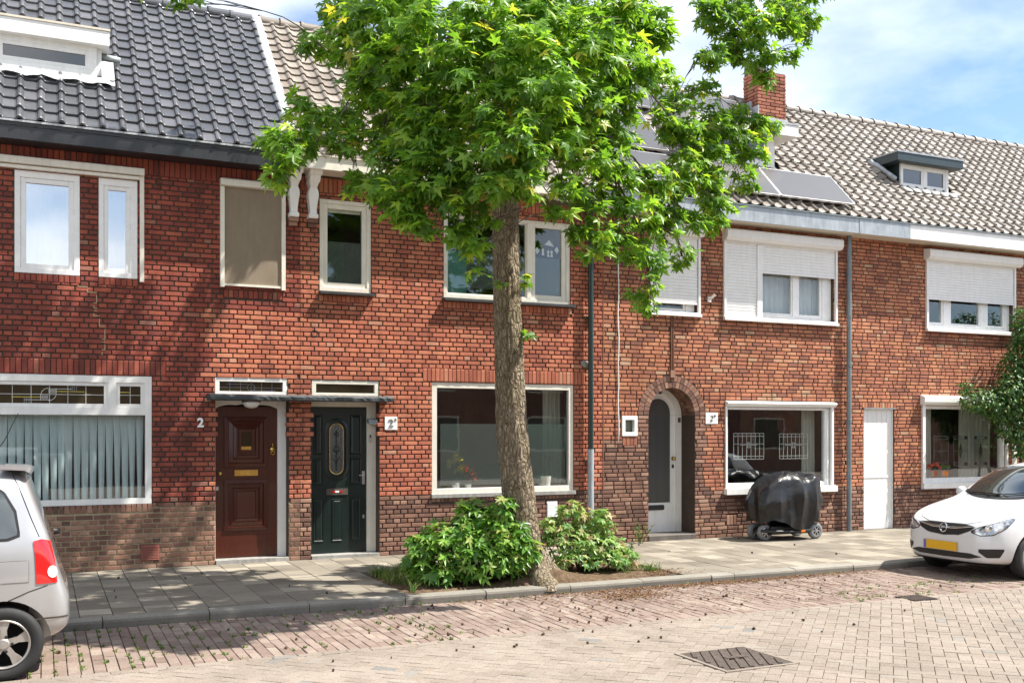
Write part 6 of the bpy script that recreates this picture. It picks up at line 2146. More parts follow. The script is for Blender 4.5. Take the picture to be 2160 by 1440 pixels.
for pts in ([(17.05, -.3, 0), (16.95, -.35, .7), (17.1, -.4, 1.3), (16.9, -.45, 1.9), (17.0, -.5, 2.8), (17.1, -.5, 3.8)], [(17.0, -.4, 1.4), (16.75, -.5, 1.9), (16.4, -.55, 2.2), (15.7, -.55, 2.35)], [(17.1, -.3, 0), (17.25, -.3, .9), (17.05, -.35, 1.5), (17.4, -.5, 2.4), (17.5, -.5, 3.5)], [(16.95, -.45, 2.0), (16.75, -.55, 2.6), (16.65, -.6, 3.1)]):
    mb = MB(); mb.tube(pts, [0.035 * (1 - .12 * i) for i in range(len(pts))], 8)
    mb.build('stem', 'twig', vine, smooth=True)
# ================================================================== vehicles
def lerp_table(tab, x):
    if x <= tab[0][0]: return tab[0][1]
    for (a, b), (c, d) in zip(tab[:-1], tab[1:]):
        if a <= x <= c:
            t = (x - a) / (c - a)
            return b + (d - b) * t
    return tab[-1][1]

def car_body(name, stations, top, belt, half, low, tumble, parent, mat, wheels, wr, nose_z, arch=0.06):
    """loft cross-sections along the car (x = 0 at the nose), smooth, cut the wheel arches"""
    secs = []
    for x in stations:
        w_, zt, zb, z0 = lerp_table(half, x), lerp_table(top, x), lerp_table(belt, x), lerp_table(low, x)
        zb = min(zb, zt - 0.02)
        tm = lerp_table(tumble, x)                      # roof half-width as a share of w_
        h = zb - z0
        g_ = zt - zb
        s = [(0.0, z0), (0.62 * w_, z0), (0.90 * w_, z0 + 0.02), (0.975 * w_, z0 + 0.22 * h), (1.0 * w_, z0 + 0.52 * h), (0.99 * w_, z0 + 0.80 * h), (0.955 * w_, zb),
             (w_ * (0.935 + (tm - 0.935) * 0.45), zb + 0.42 * g_), (w_ * tm, zb + 0.84 * g_), (w_ * tm * 0.72, zt - 0.07 * g_ - 0.006), (w_ * tm * 0.38, zt - 0.012 * g_ - 0.001), (0.0, zt)]
        secs.append((x, s))
    V, F = [], []
    m = len(secs[0][1])
    for x, s in secs:
        V += [(x, -y, z) for y, z in s] + [(x, y, z) for y, z in s[1:-1]]
    n = m + (m - 2)
    def idx(i, k):                                       # ring order: near side bottom->top, far side top->bottom
        return i * n + k
    ring = list(range(m)) + [m + j for j in range(m - 3, -1, -1)]
    for i in range(len(secs) - 1):
        for k in range(len(ring)):
            a, b = ring[k], ring[(k + 1) % len(ring)]
            F.append((idx(i, a), idx(i, b), idx(i + 1, b), idx(i + 1, a)))
    F.append(tuple(idx(0, a) for a in ring))
    F.append(tuple(idx(len(secs) - 1, a) for a in reversed(ring)))
    mb = MB(); mb.add(V, F)
    me = mb.mesh('body_cage', mat)
    ob = bpy.data.objects.new('body_cage', me)
    COL.objects.link(ob)
    sd = ob.modifiers.new('s', 'SUBSURF'); sd.levels = 3; sd.render_levels = 3
    dg = bpy.context.evaluated_depsgraph_get()
    solid = bpy.data.meshes.new_from_object(ob.evaluated_get(dg))
    bvh = BVHTree.FromPolygons([v.co.copy() for v in solid.vertices], [tuple(p.vertices) for p in solid.polygons])
    # wheel arches
    cut = MB()
    for (wx, side) in wheels:
        y0, y1 = (-1.2, -0.50) if side < 0 else (0.50, 1.2)
        cut.lathe([(0.0, y0), (wr + arch, y0), (wr + arch, y1), (0.0, y1)], (wx, 0, wr), 'y', 40)
    cm = cut.mesh('cut', mat)
    co = bpy.data.objects.new('cut', cm)
    COL.objects.link(co)
    bo = ob.modifiers.new('b', 'BOOLEAN'); bo.object = co; bo.operation = 'DIFFERENCE'; bo.solver = 'EXACT'
    dg = bpy.context.evaluated_depsgraph_get()
    dg.update()
    fin = bpy.data.meshes.new_from_object(ob.evaluated_get(dg))
    bpy.data.objects.remove(ob); bpy.data.objects.remove(co)
    fin.materials.clear(); fin.materials.append(M[mat])
    fin.shade_smooth()
    fin.set_sharp_from_angle(angle=R(42))
    o = bpy.data.objects.new(name, fin)
    COL.objects.link(o); o.parent = parent
    return o, bvh

def patch(name, mat, parent, bvh, d, org, lo, hi, a0, a1, na=24, nb=8, off=0.004, thick=0.0):
    """strip of surface laid on the body: a runs sideways, lo(a)..hi(a) up; cast along d onto the shell"""
    d = Vector(d).normalized()
    up = Vector((0, 0, 1))
    if abs(d.z) > 0.9: up = Vector((1, 0, 0))
    u = up.cross(d).normalized() if abs(d.z) <= 0.9 else Vector((0, 1, 0))
    v = d.cross(u).normalized()
    if v.dot(up) < 0: v = -v
    pts, ok = [], []
    for i in range(na + 1):
        a = a0 + (a1 - a0) * i / na
        l, h = lo(a), hi(a)
        for j in range(nb + 1):
            b = l + (h - l) * j / nb
            o = Vector(org) + u * a + v * b - d * 3
            hit, nrm, _, _ = bvh.ray_cast(o, d)
            ok.append(hit is not None)
            if hit is None:
                hit, nrm = o + d * 3, -d
            if nrm.dot(d) > 0: nrm = -nrm
            pts.append(tuple(hit + nrm * off))
    mb = MB()
    m = nb + 1
    fs = []
    for i in range(na):
        for j in range(nb):
            q = (i * m + j, (i + 1) * m + j, (i + 1) * m + j + 1, i * m + j + 1)
            if all(ok[k] for k in q): fs.append(q)
    mb.add(pts, fs)
    o = mb.build(name, mat, parent, smooth=True, world=False)
    if thick:
        s_ = o.modifiers.new('t', 'SOLIDIFY'); s_.thickness = thick; s_.offset = 0
    return o

def seam(name, parent, bvh, d, pts, r=0.004, mat='car_dark'):
    """thin shut line following the shell"""
    d = Vector(d).normalized()
    res = []
    for a, b in zip(pts[:-1], pts[1:]):
        a, b = Vector(a), Vector(b)
        for k in range(8):
            p = a.lerp(b, k / 8)
            hit, nrm, _, _ = bvh.ray_cast(p - d * 3, d)
            if hit: res.append(hit)
    if len(res) < 2: return
    mb = MB(); mb.tube(res, r, 5)
    return mb.build(name, mat, parent, smooth=True, world=False)

def wheel(parent, x, side, y_out, r, rim_mat, spokes, width=0.165):
    """tyre, dished rim and spokes; the outer face at |y| = y_out"""
    s = side
    yo = s * y_out
    mb = MB()
    ir = r * 0.665
    prof = [(ir, -0.012), (ir + 0.012, -0.002), (r * 0.86, 0.006), (r * 0.955, -0.004), (r * 0.99, -0.022), (r, -0.04), (r, -width + 0.04), (r * 0.985, -width + 0.012), (r * 0.9, -width), (ir, -width)]
    mb.lathe([(a, s * b) for a, b in prof], (x, yo, r), 'y', 48)
    ty = mb.build('tyre', 'rubber', parent, smooth=True, world=False, auto=50)
    mb = MB()
    mb.lathe([(ir + 0.002, s * -0.008), (ir - 0.010, s * -0.006), (ir - 0.018, s * -0.022), (ir - 0.022, s * -0.11), (0.0, s * -0.115)], (x, yo, r), 'y', 48)
    mb.build('rim_well', 'car_dark' if spokes else rim_mat, ty, smooth=True, world=False)
    mb = MB()
    mb.lathe([(ir + 0.004, s * -0.009), (ir - 0.004, s * 0.0), (ir - 0.014, s * -0.004), (ir - 0.017, s * -0.022)], (x, yo, r), 'y', 48)
    for k in range(spokes):
        a = 2 * math.pi * k / spokes + 0.31
        ca_, sa_ = math.cos(a), math.sin(a)
        def Q(rad, t, y): return (x + rad * ca_ - t * sa_, yo + s * y, r + rad * sa_ + t * ca_)
        r0, r1 = 0.035, ir - 0.012
        w0, w1 = 0.026, 0.044
        tp = [Q(r0, -w0, -0.018), Q(r0, w0, -0.018), Q((r0 + r1) / 2, w0 * .85, -0.010), Q(r1, w1, -0.014), Q(r1, -w1, -0.014), Q((r0 + r1) / 2, -w0 * .85, -0.010)]
        bt = [(p[0], p[1] - s * 0.035, p[2]) for p in tp]
        mb.add(tp + bt, [(0, 1, 2, 5), (5, 2, 3, 4), (0, 6, 7, 1), (1, 7, 8, 2), (2, 8, 9, 3), (4, 10, 11, 5), (5, 11, 6, 0)])
    mb.lathe([(0.0, s * -0.006), (0.034, s * -0.008), (0.045, s * -0.02), (0.045, s * -0.06)], (x, yo, r), 'y', 24)
    mb.build('rim', rim_mat, ty, smooth=True, world=False, auto=35)
    mb = MB()
    for k in range(5):
        a = 2 * math.pi * k / 5
        mb.lathe([(0.0, s * -0.012), (0.011, s * -0.013), (0.012, s * -0.03)], (x + 0.058 * math.cos(a), yo, r + 0.058 * math.sin(a)), 'y', 10)
    mb.build('wheel_bolts', 'car_dark', ty, world=False)
    return ty

def disc_badge(name, parent, center, r, nrm, mat='chrome'):
    """ring with a lightning bar across, in the plane facing nrm"""
    q = Vector((0, -1, 0)).rotation_difference(Vector(nrm).normalized())
    mb = MB()
    ring = []
    n = 32
    for k in range(n):
        a = 2 * math.pi * k / n
        for (rr_, yy) in ((r, 0), (r * .98, -.012), (r * .86, -.014), (r * .82, -.004)):
            ring.append((rr_ * math.cos(a), yy, rr_ * math.sin(a)))
    fs = [(k * 4 + j, ((k + 1) % n) * 4 + j, ((k + 1) % n) * 4 + j + 1, k * 4 + j + 1) for k in range(n) for j in range(3)]
    mb.add(ring, fs)
    bolt = [(-r * 1.0, -r * .16), (r * .18, -r * .16), (-r * .05, -r * .02), (r * 1.0, r * .16), (-r * .18, r * .16), (r * .05, r * .02)]
    mb.prism([(-r * .95, -.02 * r), (r * .22, -.20 * r), (r * .02, -.02 * r), (r * .95, .02 * r), (-r * .22, .20 * r), (-r * .02, .02 * r)], 'y', -.013, -.005)
    me = mb.mesh(name, mat)
    me.transform(Matrix.Translation(center) @ q.to_matrix().to_4x4())
    o = bpy.data.objects.new(name, me)
    COL.objects.link(o); o.parent = parent
    me.shade_smooth(); me.set_sharp_from_angle(angle=R(35))
    return o

# ---------------------------------------------------------------- white hatchback, nose to the left
KR = thing('parked_car', (10.60, -4.40, ROAD_Z), 'white small hatchback parked nose towards the tree at the right edge', 'car', 'cars parked along the kerb')
st = [0.0, 0.03, 0.10, 0.22, 0.40, 0.62, 0.85, 0.97, 1.08, 1.30, 1.55, 1.72, 1.95, 2.3, 2.7, 3.05, 3.3, 3.48, 3.6, 3.66, 3.68]
top = [(0.0, 0.55), (0.03, 0.645), (0.10, 0.725), (0.22, 0.785), (0.40, 0.845), (0.62, 0.90), (0.85, 0.955), (0.97, 0.985), (1.08, 1.055), (1.30, 1.225), (1.55, 1.385), (1.72, 1.44), (1.95, 1.47), (2.3, 1.478), (2.7, 1.465), (3.05, 1.43), (3.3, 1.36), (3.48, 1.16), (3.6, 0.96), (3.66, 0.75), (3.68, 0.6)]
belt = [(0.0, 0.50), (0.10, 0.655), (0.22, 0.72), (0.40, 0.785), (0.62, 0.845), (0.85, 0.89), (1.08, 0.92), (1.6, 0.955), (2.4, 1.0), (3.1, 1.04), (3.48, 1.03), (3.6, 0.9), (3.68, 0.55)]
half = [(0.0, 0.42), (0.03, 0.55), (0.10, 0.665), (0.22, 0.745), (0.40, 0.79), (0.62, 0.80), (1.0, 0.80), (2.9, 0.80), (3.3, 0.775), (3.48, 0.74), (3.6, 0.66), (3.68, 0.5)]
low = [(0.0, 0.27), (0.03, 0.215), (0.10, 0.185), (0.4, 0.17), (3.3, 0.18), (3.6, 0.25), (3.68, 0.32)]
tumb = [(0.0, 0.90), (0.85, 0.90), (1.08, 0.84), (1.55, 0.74), (2.0, 0.72), (3.0, 0.70), (3.4, 0.72), (3.68, 0.85)]
body, bv = car_body('body', st, top, belt, half, low, tumb, KR, 'paint_white', [(0.70, -1), (0.70, 1), (3.09, -1), (3.09, 1)], 0.288, 0.6, arch=0.045)
one('underbody', 'car_dark', KR, (0.35, 3.4, -0.60, 0.60, 0.16, 0.55), world=False)
for wx in (0.70, 3.09):
    for s_ in (-1, 1):
        wheel(KR, wx, s_, 0.785, 0.288, 'aluminium', 5)
FW = (1, 0, 0)                                          # looking at the nose
def pw(tab): return lambda a: lerp_table(tab, abs(a))
# patch(): u = up x d ; for d=+x u = +y
ug = patch('grille', 'car_dark', KR, bv, FW, (0, 0, 0), pw([(0, 0.535), (0.25, 0.555), (0.40, 0.615), (0.44, 0.655)]), pw([(0, 0.685), (0.3, 0.685), (0.44, 0.672)]), -0.44, 0.44, 40, 8, 0.005)
for k in range(4):
    zz = 0.553 + 0.017 * k
    hw = lerp_table([(0.553, 0.24), (0.61, 0.38)], zz)
    seam('grille_mesh', ug, bv, FW, [(0, -hw, zz), (0, 0, zz - 0.004), (0, hw, zz)], 0.0045, 'iron')
patch('grille_bar', 'chrome', ug, bv, FW, (0, 0, 0), pw([(0, 0.618), (0.2, 0.622), (0.44, 0.660)]), pw([(0, 0.642), (0.2, 0.646), (0.44, 0.668)]), -0.445, 0.445, 40, 3, 0.014, 0.008)
h_, n_, _, _ = bv.ray_cast(Vector((-2, 0, 0.63)), Vector((1, 0, 0)))
disc_badge('badge', ug, (h_.x - 0.022, 0, 0.63), 0.062, (-1, 0, 0.12))
patch('lower_grille', 'car_dark', KR, bv, FW, (0, 0, 0), pw([(0, 0.262), (0.40, 0.268), (0.55, 0.30)]), pw([(0, 0.335), (0.42, 0.335), (0.55, 0.305)]), -0.55, 0.55, 40, 6, 0.005)
patch('bumper_lip', 'car_dark', KR, bv, FW, (0, 0, 0), pw([(0, 0.19), (0.68, 0.195)]), pw([(0, 0.222), (0.60, 0.225), (0.68, 0.215)]), -0.68, 0.68, 40, 3, 0.004)
for s_ in (-1, 1):
    dd = Vector((0.72, -s_ * 0.69, 0)).normalized()
    u = Vector((0, 0, 1)).cross(dd)
    o_ = Vector((0.10, s_ * 0.62, 0))
    # a grows to the side on the near side (s=-1): u points towards +y-ish
    sg = -s_
    def F_(tab, sg=sg): return lambda a: lerp_table(tab, -a * sg)
    hl = patch('headlight', 'head_lens', KR, bv, dd, o_, F_([(-0.19, 0.600), (-0.10, 0.570), (0.05, 0.585), (0.2, 0.67), (0.30, 0.775)]), F_([(-0.19, 0.612), (-0.10, 0.665), (0.05, 0.715), (0.2, 0.765), (0.30, 0.79)]), -0.19 * -sg, 0.30 * -sg, 30, 10, 0.006)
    patch('headlight_rim', 'car_dark', hl, bv, dd, o_, F_([(-0.20, 0.592), (-0.10, 0.560), (0.05, 0.574), (0.2, 0.66), (0.305, 0.768)]), F_([(-0.20, 0.62), (-0.10, 0.674), (0.05, 0.722), (0.2, 0.772), (0.305, 0.795)]), -0.20 * -sg, 0.305 * -sg, 30, 8, 0.003)
    h2, n2, _, _ = bv.ray_cast(o_ + u * (-0.0) + Vector((0, 0, 0.64)) - dd * 2, dd)
    if h2:
        mb = MB()
        c_ = h2 + dd * 0.012
        q = Vector((0, -1, 0)).rotation_difference(-dd).to_matrix().to_4x4()
        mb.lathe([(0.0, -0.022), (0.03, -0.020), (0.045, -0.016), (0.050, -0.018), (0.054, -0.0)], (0, 0, 0), 'y', 24)
        me = mb.mesh('lamp_reflector', 'chrome', smooth=True)
        me.transform(Matrix.Translation(c_ + Vector((0, 0, 0.01))) @ q)
        ro = bpy.data.objects.new('lamp_reflector', me); COL.objects.link(ro); ro.parent = hl
    patch('fog_recess', 'car_dark', KR, bv, dd, o_, F_([(-0.12, 0.36), (-0.03, 0.295), (0.12, 0.30), (0.17, 0.385)]), F_([(-0.12, 0.40), (0.05, 0.408), (0.17, 0.408)]), -0.12 * -sg, 0.17 * -sg, 20, 6, 0.005)
pl = one('number_plate', 'plate_yellow', KR, (-0.022, -0.012, -0.225, 0.26, 0.345, 0.455), world=False)
one('plate_country_band', 'plate_blue', pl, (-0.022, -0.012, 0.2605, 0.305, 0.345, 0.455), world=False)
# glass
DN = (0, 0, -1)
def down(name, mat, x0f, x1f, y0, y1, na, nb, off, parent=KR):
    """laid from above: a = y, b along x"""
    pts, mb = [], MB()
    for i in range(na + 1):
        y = y0 + (y1 - y0) * i / na
        for j in range(nb + 1):
            x = x0f(y) + (x1f(y) - x0f(y)) * j / nb
            hit, nrm, _, _ = BV[0].ray_cast(Vector((x, y, 4)), Vector((0, 0, -1)))
            pts.append(tuple(hit + nrm * off) if hit else (x, y, 0.9))
    m = nb + 1
    mb.add(pts, [(i * m + j, (i + 1) * m + j, (i + 1) * m + j + 1, i * m + j + 1) for i in range(na) for j in range(nb)])
    return mb.build(name, mat, parent, smooth=True, world=False)
BV = [bv]
ws = down('windscreen', 'car_glass', lambda y: 0.965 + 0.22 * (y / 0.68) ** 2, lambda y: 1.60 + 0.10 * (y / 0.6) ** 2, -0.575, 0.575, 30, 14, 0.004)
down('scuttle', 'car_dark', lambda y: 0.90 + 0.24 * (y / 0.68) ** 2, lambda y: 0.97 + 0.22 * (y / 0.68) ** 2, -0.60, 0.60, 30, 3, 0.005)
def wiper(p0, p1):
    r_ = []
    for k in range(9):
        t = k / 8
        x, y = p0[0] + (p1[0] - p0[0]) * t, p0[1] + (p1[1] - p0[1]) * t
        hit, nrm, _, _ = bv.ray_cast(Vector((x, y, 4)), Vector((0, 0, -1)))
        if hit: r_.append(hit + nrm * 0.018)
    mb = MB(); mb.tube(r_, 0.008, 6); mb.build('wiper', 'car_dark', KR, world=False)
wiper((0.97, 0.15), (1.10, -0.48)); wiper((1.05, 0.52), (1.02, -0.02))
for s_ in (-1, 1):
    dd = (0, -s_, 0)
    # u = up x d ; d=(0,1,0) for near side => u = -x
    sgx = -1 if s_ < 0 else 1
    def SX(tab, sgx=sgx): return lambda a: lerp_table(tab, a * sgx)
    patch('side_window', 'car_glass', KR, bv, dd, (0, 0, 0), SX([(1.35, 1.0), (1.5, 0.985), (2.12, 1.02)]), SX([(1.35, 1.06), (1.55, 1.23), (1.8, 1.335), (2.12, 1.36)]), 1.35 * sgx, 2.12 * sgx, 20, 8, 0.004)
    patch('side_window', 'car_glass', KR, bv, dd, (0, 0, 0), SX([(2.18, 1.02), (2.9, 1.06)]), SX([(2.18, 1.362), (2.6, 1.355), (2.9, 1.30)]), 2.18 * sgx, 2.9 * sgx, 20, 8, 0.004)
    seam('door_seam', KR, bv, dd, [(1.30, 0, 0.32), (1.28, 0, 0.6), (1.27, 0, 0.93)], 0.004)
    seam('door_seam', KR, bv, dd, [(2.15, 0, 0.30), (2.15, 0, 1.0)], 0.004)
    seam('door_seam', KR, bv, dd, [(1.30, 0, 0.30), (2.75, 0, 0.30), (2.95, 0, 0.7), (2.98, 0, 1.05)], 0.004)
    mb = MB()
    y_ = s_ * 0.83
    mb.lathe([(0.0, -0.05), (0.045, -0.045), (0.07, -0.01), (0.075, 0.04), (0.065, 0.055), (0.0, 0.058)], (1.28, y_ + s_ * 0.02, 1.02), 'x', 18)
    mr = mb.build('door_mirror', 'paint_white', KR, smooth=True, world=False)
    mr.scale = (1, 1, 1)
    one('mirror_arm', 'car_dark', mr, (1.28, 1.32, min(y_ - s_ * 0.10, y_), max(y_ - s_ * 0.10, y_), 0.965, 0.995), world=False)
    patch('tail_light', 'tail_lens', KR, bv, (-0.8, -s_ * 0.6, 0), (3.5, s_ * 0.62, 0), lambda a: 0.78, lambda a: 1.04, -0.09, 0.09, 12, 8, 0.005)
def hood_line(sg):
    r_ = []
    for (x, y) in ((0.07, 0.0), (0.08, 0.30 * sg), (0.14, 0.48 * sg), (0.30, 0.60 * sg), (0.6, 0.66 * sg), (0.95, 0.68 * sg)):
        r_.append((x, y, 0))
    res = []
    for a, b in zip(r_[:-1], r_[1:]):
        for k in range(6):
            p = Vector(a).lerp(Vector(b), k / 6)
            hit, nrm, _, _ = bv.ray_cast(Vector((p.x, p.y, 4)), Vector((0, 0, -1)))
            if hit: res.append(hit)
    mb = MB(); mb.tube(res, 0.0035, 5); mb.build('bonnet_seam', 'iron', KR, world=False)
hood_line(1); hood_line(-1)

# ---------------------------------------------------------------- silver mini MPV, tail to the right
AG = thing('parked_car', (-3.30, -4.70, ROAD_Z), 'silver small upright hatchback, only its rear corner showing at the left edge', 'car', 'cars parked along the kerb')
st = [0.0, 0.04, 0.12, 0.3, 0.55, 0.8, 0.95, 1.15, 1.4, 1.7, 2.2, 2.7, 3.0, 3.15, 3.20, 3.26, 3.33, 3.38, 3.42, 3.46, 3.50]
top = [(0.0, 0.62), (0.04, 0.74), (0.12, 0.83), (0.3, 0.90), (0.55, 0.95), (0.8, 1.0), (0.95, 1.10), (1.15, 1.32), (1.4, 1.53), (1.7, 1.60), (2.2, 1.625), (2.7, 1.625), (3.0, 1.61), (3.15, 1.59), (3.20, 1.53), (3.26, 1.34), (3.33, 1.13), (3.38, 0.95), (3.42, 0.80), (3.46, 0.68), (3.50, 0.58)]
belt = [(0.0, 0.56), (0.3, 0.86), (0.8, 0.95), (1.6, 1.0), (3.0, 1.04), (3.26, 1.05), (3.33, 1.0), (3.38, 0.88), (3.42, 0.75), (3.5, 0.55)]
half = [(0.0, 0.55), (0.04, 0.66), (0.12, 0.74), (0.3, 0.79), (0.6, 0.805), (2.8, 0.805), (3.1, 0.80), (3.22, 0.79), (3.38, 0.755), (3.45, 0.72), (3.50, 0.64)]
low = [(0.0, 0.28), (0.12, 0.2), (3.1, 0.20), (3.3, 0.24), (3.42, 0.29), (3.5, 0.36)]
tumb = [(0.0, 0.9), (0.8, 0.88), (1.4, 0.80), (2.5, 0.80), (3.15, 0.79), (3.30, 0.84), (3.5, 0.9)]
body, bv = car_body('body', st, top, belt, half, low, tumb, AG, 'paint_silver', [(0.67, -1), (0.67, 1), (3.03, -1), (3.03, 1)], 0.276, 0.6, arch=0.05)
BV[0] = bv
one('underbody', 'car_dark', AG, (0.4, 3.2, -0.60, 0.60, 0.18, 0.6), world=False)
for wx in (0.67, 3.03):
    for s_ in (-1, 1):
        wheel(AG, wx, s_, 0.80, 0.276, 'alloy_dull', 5)
for s_ in (-1, 1):
    dd = (0, -s_, 0)
    sgx = -1 if s_ < 0 else 1
    def SX(tab, sgx=sgx): return lambda a: lerp_table(tab, a * sgx)
    qw = patch('side_window', 'car_glass', AG, bv, dd, (0, 0, 0), SX([(2.55, 1.055), (3.05, 1.065), (3.12, 1.09)]), SX([(2.55, 1.46), (2.9, 1.46), (3.02, 1.40), (3.10, 1.25), (3.12, 1.12)]), 2.55 * sgx, 3.12 * sgx, 24, 8, 0.004)
    patch('window_seal', 'car_dark', qw, bv, dd, (0, 0, 0), SX([(2.53, 1.035), (3.06, 1.045), (3.14, 1.075)]), SX([(2.53, 1.48), (2.9, 1.482), (3.03, 1.42), (3.12, 1.26), (3.14, 1.11)]), 2.53 * sgx, 3.14 * sgx, 24, 8, 0.002)
    patch('side_window', 'car_glass', AG, bv, dd, (0, 0, 0), SX([(1.3, 1.03), (1.95, 1.05)]), SX([(1.3, 1.25), (1.55, 1.46), (1.95, 1.47)]), 1.3 * sgx, 1.95 * sgx, 16, 8, 0.004)
    patch('side_window', 'car_glass', AG, bv, dd, (0, 0, 0), SX([(2.0, 1.05), (2.5, 1.055)]), SX([(2.0, 1.47), (2.5, 1.462)]), 2.0 * sgx, 2.5 * sgx, 16, 8, 0.004)
    for q in ([(2.5, 0, 0.3), (2.52, 0, 0.8), (2.52, 0, 1.5)], [(1.2, 0, 0.3), (1.2, 0, 1.0)], [(1.97, 0, 0.3), (1.97, 0, 1.5)]):
        seam('door_seam', AG, bv, dd, q, 0.004)
    # tail-light column wrapping the corner
    dt = Vector((-0.62, -s_ * 0.78, 0)).normalized()
    tl = patch('tail_light', 'tail_lens', AG, bv, dt, (3.33, s_ * 0.74, 0), lambda a: 0.715 , lambda a: 1.05 - 0.25 * abs(a + s_ * 0.03), *((-0.055, 0.085) if s_ < 0 else (-0.085, 0.055)), 16, 14, 0.008)
    patch('reverse_lamp', 'pot_white', tl, bv, dt, (3.33, s_ * 0.74, 0), (lambda a: 0.80 - 1.25 * math.sqrt(max(0, 0.036 ** 2 - (a - 0.022 * s_) ** 2))), (lambda a: 0.80 + 1.25 * math.sqrt(max(0, 0.036 ** 2 - (a - 0.022 * s_) ** 2))), 0.022 * s_ - 0.036, 0.022 * s_ + 0.036, 14, 8, 0.011)
    seam('bumper_seam', AG, bv, dd, [(3.06, 0, 0.60), (3.2, 0, 0.66), (3.35, 0, 0.705)], 0.004)
    seam('tailgate_seam', AG, bv, dd, [(3.05, 0, 1.60), (3.13, 0, 1.45), (3.22, 0, 1.2), (3.28, 0, 1.05)], 0.004)
    patch('bumper_strip', 'iron', AG, bv, dt, (3.38, s_ * 0.74, 0), lambda a: 0.44, lambda a: 0.452, -0.12, 0.16, 16, 2, 0.004)
patch('headlight', 'head_lens', AG, bv, (1, 0.4, 0), (0.1, -0.55, 0), lambda a: 0.62, lambda a: 0.80, -0.18, 0.18, 12, 6, 0.005)
patch('headlight', 'head_lens', AG, bv, (1, -0.4, 0), (0.1, 0.55, 0), lambda a: 0.62, lambda a: 0.80, -0.18, 0.18, 12, 6, 0.005)
patch('rear_window', 'car_glass', AG, bv, (-1, 0, 0), (0, 0, 0), lambda a: 1.06 + 0.05 * (a / 0.6) ** 2, lambda a: 1.50 - 0.04 * (a / 0.6) ** 2, -0.60, 0.60, 30, 10, 0.006)
patch('number_plate', 'plate_yellow', AG, bv, (-1, 0, 0), (0, 0, 0), lambda a: 0.72, lambda a: 0.83, -0.26, 0.26, 16, 3, 0.006)
down('windscreen', 'car_glass', lambda y: 0.86 + 0.2 * (y / 0.68) ** 2, lambda y: 1.36 + 0.08 * (y / 0.6) ** 2, -0.58, 0.58, 24, 12, 0.004, AG)
# fuel flap
ff = patch('fuel_flap', 'paint_silver', AG, bv, (0, 1, 0), (0, 0, 0), lambda a: 0.735, lambda a: 0.895, -3.20, -3.0, 8, 6, 0.004)
ffz = [(3.0, 0, 0.735), (3.0, 0, 0.895), (3.2, 0, 0.895), (3.2, 0, 0.735), (3.0, 0, 0.735)]
seam('flap_seam', ff, bv, (0, 1, 0), ffz, 0.0035)
# spoiler, antenna, wiper
mb = MB()
pts = []
for i in range(21):
    y = -0.60 + 1.2 * i / 20
    e_ = 0.03 * (y / 0.6) ** 2
    pts += [(3.02 - e_, y, 1.612 - e_), (3.20 - e_, y, 1.602 - e_), (3.245 - e_, y, 1.575 - e_), (3.20 - e_, y, 1.562 - e_)]
mb.add(pts, [(i * 4 + k, i * 4 + k + 1, (i + 1) * 4 + k + 1, (i + 1) * 4 + k) for i in range(20) for k in range(3)])
mb.build('roof_spoiler', 'paint_silver', AG, smooth=True, world=False)
mb = MB(); mb.tube([(2.9, -0.3, 1.62), (3.02, -0.3, 1.80), (3.12, -0.3, 2.02)], [0.006, 0.004, 0.003], 6)
mb.build('aerial', 'car_dark', AG, world=False)
mb = MB(); mb.tube([(3.40, 0.0, 1.04), (3.42, -0.2, 1.07), (3.41, -0.42, 1.10)], 0.010, 6); mb.lathe([(0.0, 0.05), (0.02, 0.045), (0.028, 0.0)], (3.38, 0, 1.04), 'x', 12)
mb.build('rear_wiper', 'car_dark', AG, world=False)
patch('rear_bumper_pad', 'car_dark', AG, bv, (-1, 0, 0), (0, 0, 0), lambda a: 0.47, lambda a: 0.56, -0.55, 0.55, 20, 3, 0.004)

# ---------------------------------------------------------------- mobility scooter under a black sheet
SCX, SCY = 11.17, -0.62
ms = thing('mobility_scooter', (SCX, SCY, 0.0), 'mobility scooter under a shiny black plastic cover parked against the wall', 'scooter')
def wheel_small(x, y, r, side, wd, tilt=0.0):
    mb = MB()
    mb.lathe([(r * .60, -wd / 2), (r * .78, -wd / 2 - .004), (r * .93, -wd * .42), (r, -wd * .2), (r, wd * .2), (r * .93, wd * .42), (r * .78, wd / 2), (r * .60, wd / 2)], (x, y, r), 'y', 36)
    t = mb.build('tyre', 'wheel_grey', ms, smooth=True)
    mb = MB()
    mb.lathe([(r * .62, -wd / 2 + .004), (r * .55, -wd / 2), (r * .50, -wd / 2 + .02)], (x, y, r), 'y', 30)
    for k in range(6):
        a = 2 * math.pi * k / 6
        c_, s_ = math.cos(a), math.sin(a)
        mb.add([(x + c_ * r * .1 - s_ * .010, y - wd / 2 + .008, r + s_ * r * .1 + c_ * .010), (x + c_ * r * .1 + s_ * .010, y - wd / 2 + .008, r + s_ * r * .1 - c_ * .010), (x + c_ * r * .52 + s_ * .013, y - wd / 2 + .004, r + s_ * r * .52 - c_ * .013), (x + c_ * r * .52 - s_ * .013, y - wd / 2 + .004, r + s_ * r * .52 + c_ * .013)], [(0, 1, 2, 3)])
    mb.lathe([(0.0, -wd / 2 - .004), (r * .16, -wd / 2), (r * .18, -wd / 2 + .02)], (x, y, r), 'y', 14)
    mb.build('rim', 'aluminium', t, smooth=False)
    mb = MB(); mb.disc((x, y - wd / 2 + .022, r), r * .60, 'y', 24)
    mb.build('rim_shadow', 'car_dark', t)
wheel_small(SCX - 0.50, SCY - 0.10, 0.135, -1, 0.09)
wheel_small(SCX + 0.46, SCY - 0.20, 0.135, -1, 0.09)
wheel_small(SCX + 0.46, SCY + 0.26, 0.135, 1, 0.09)
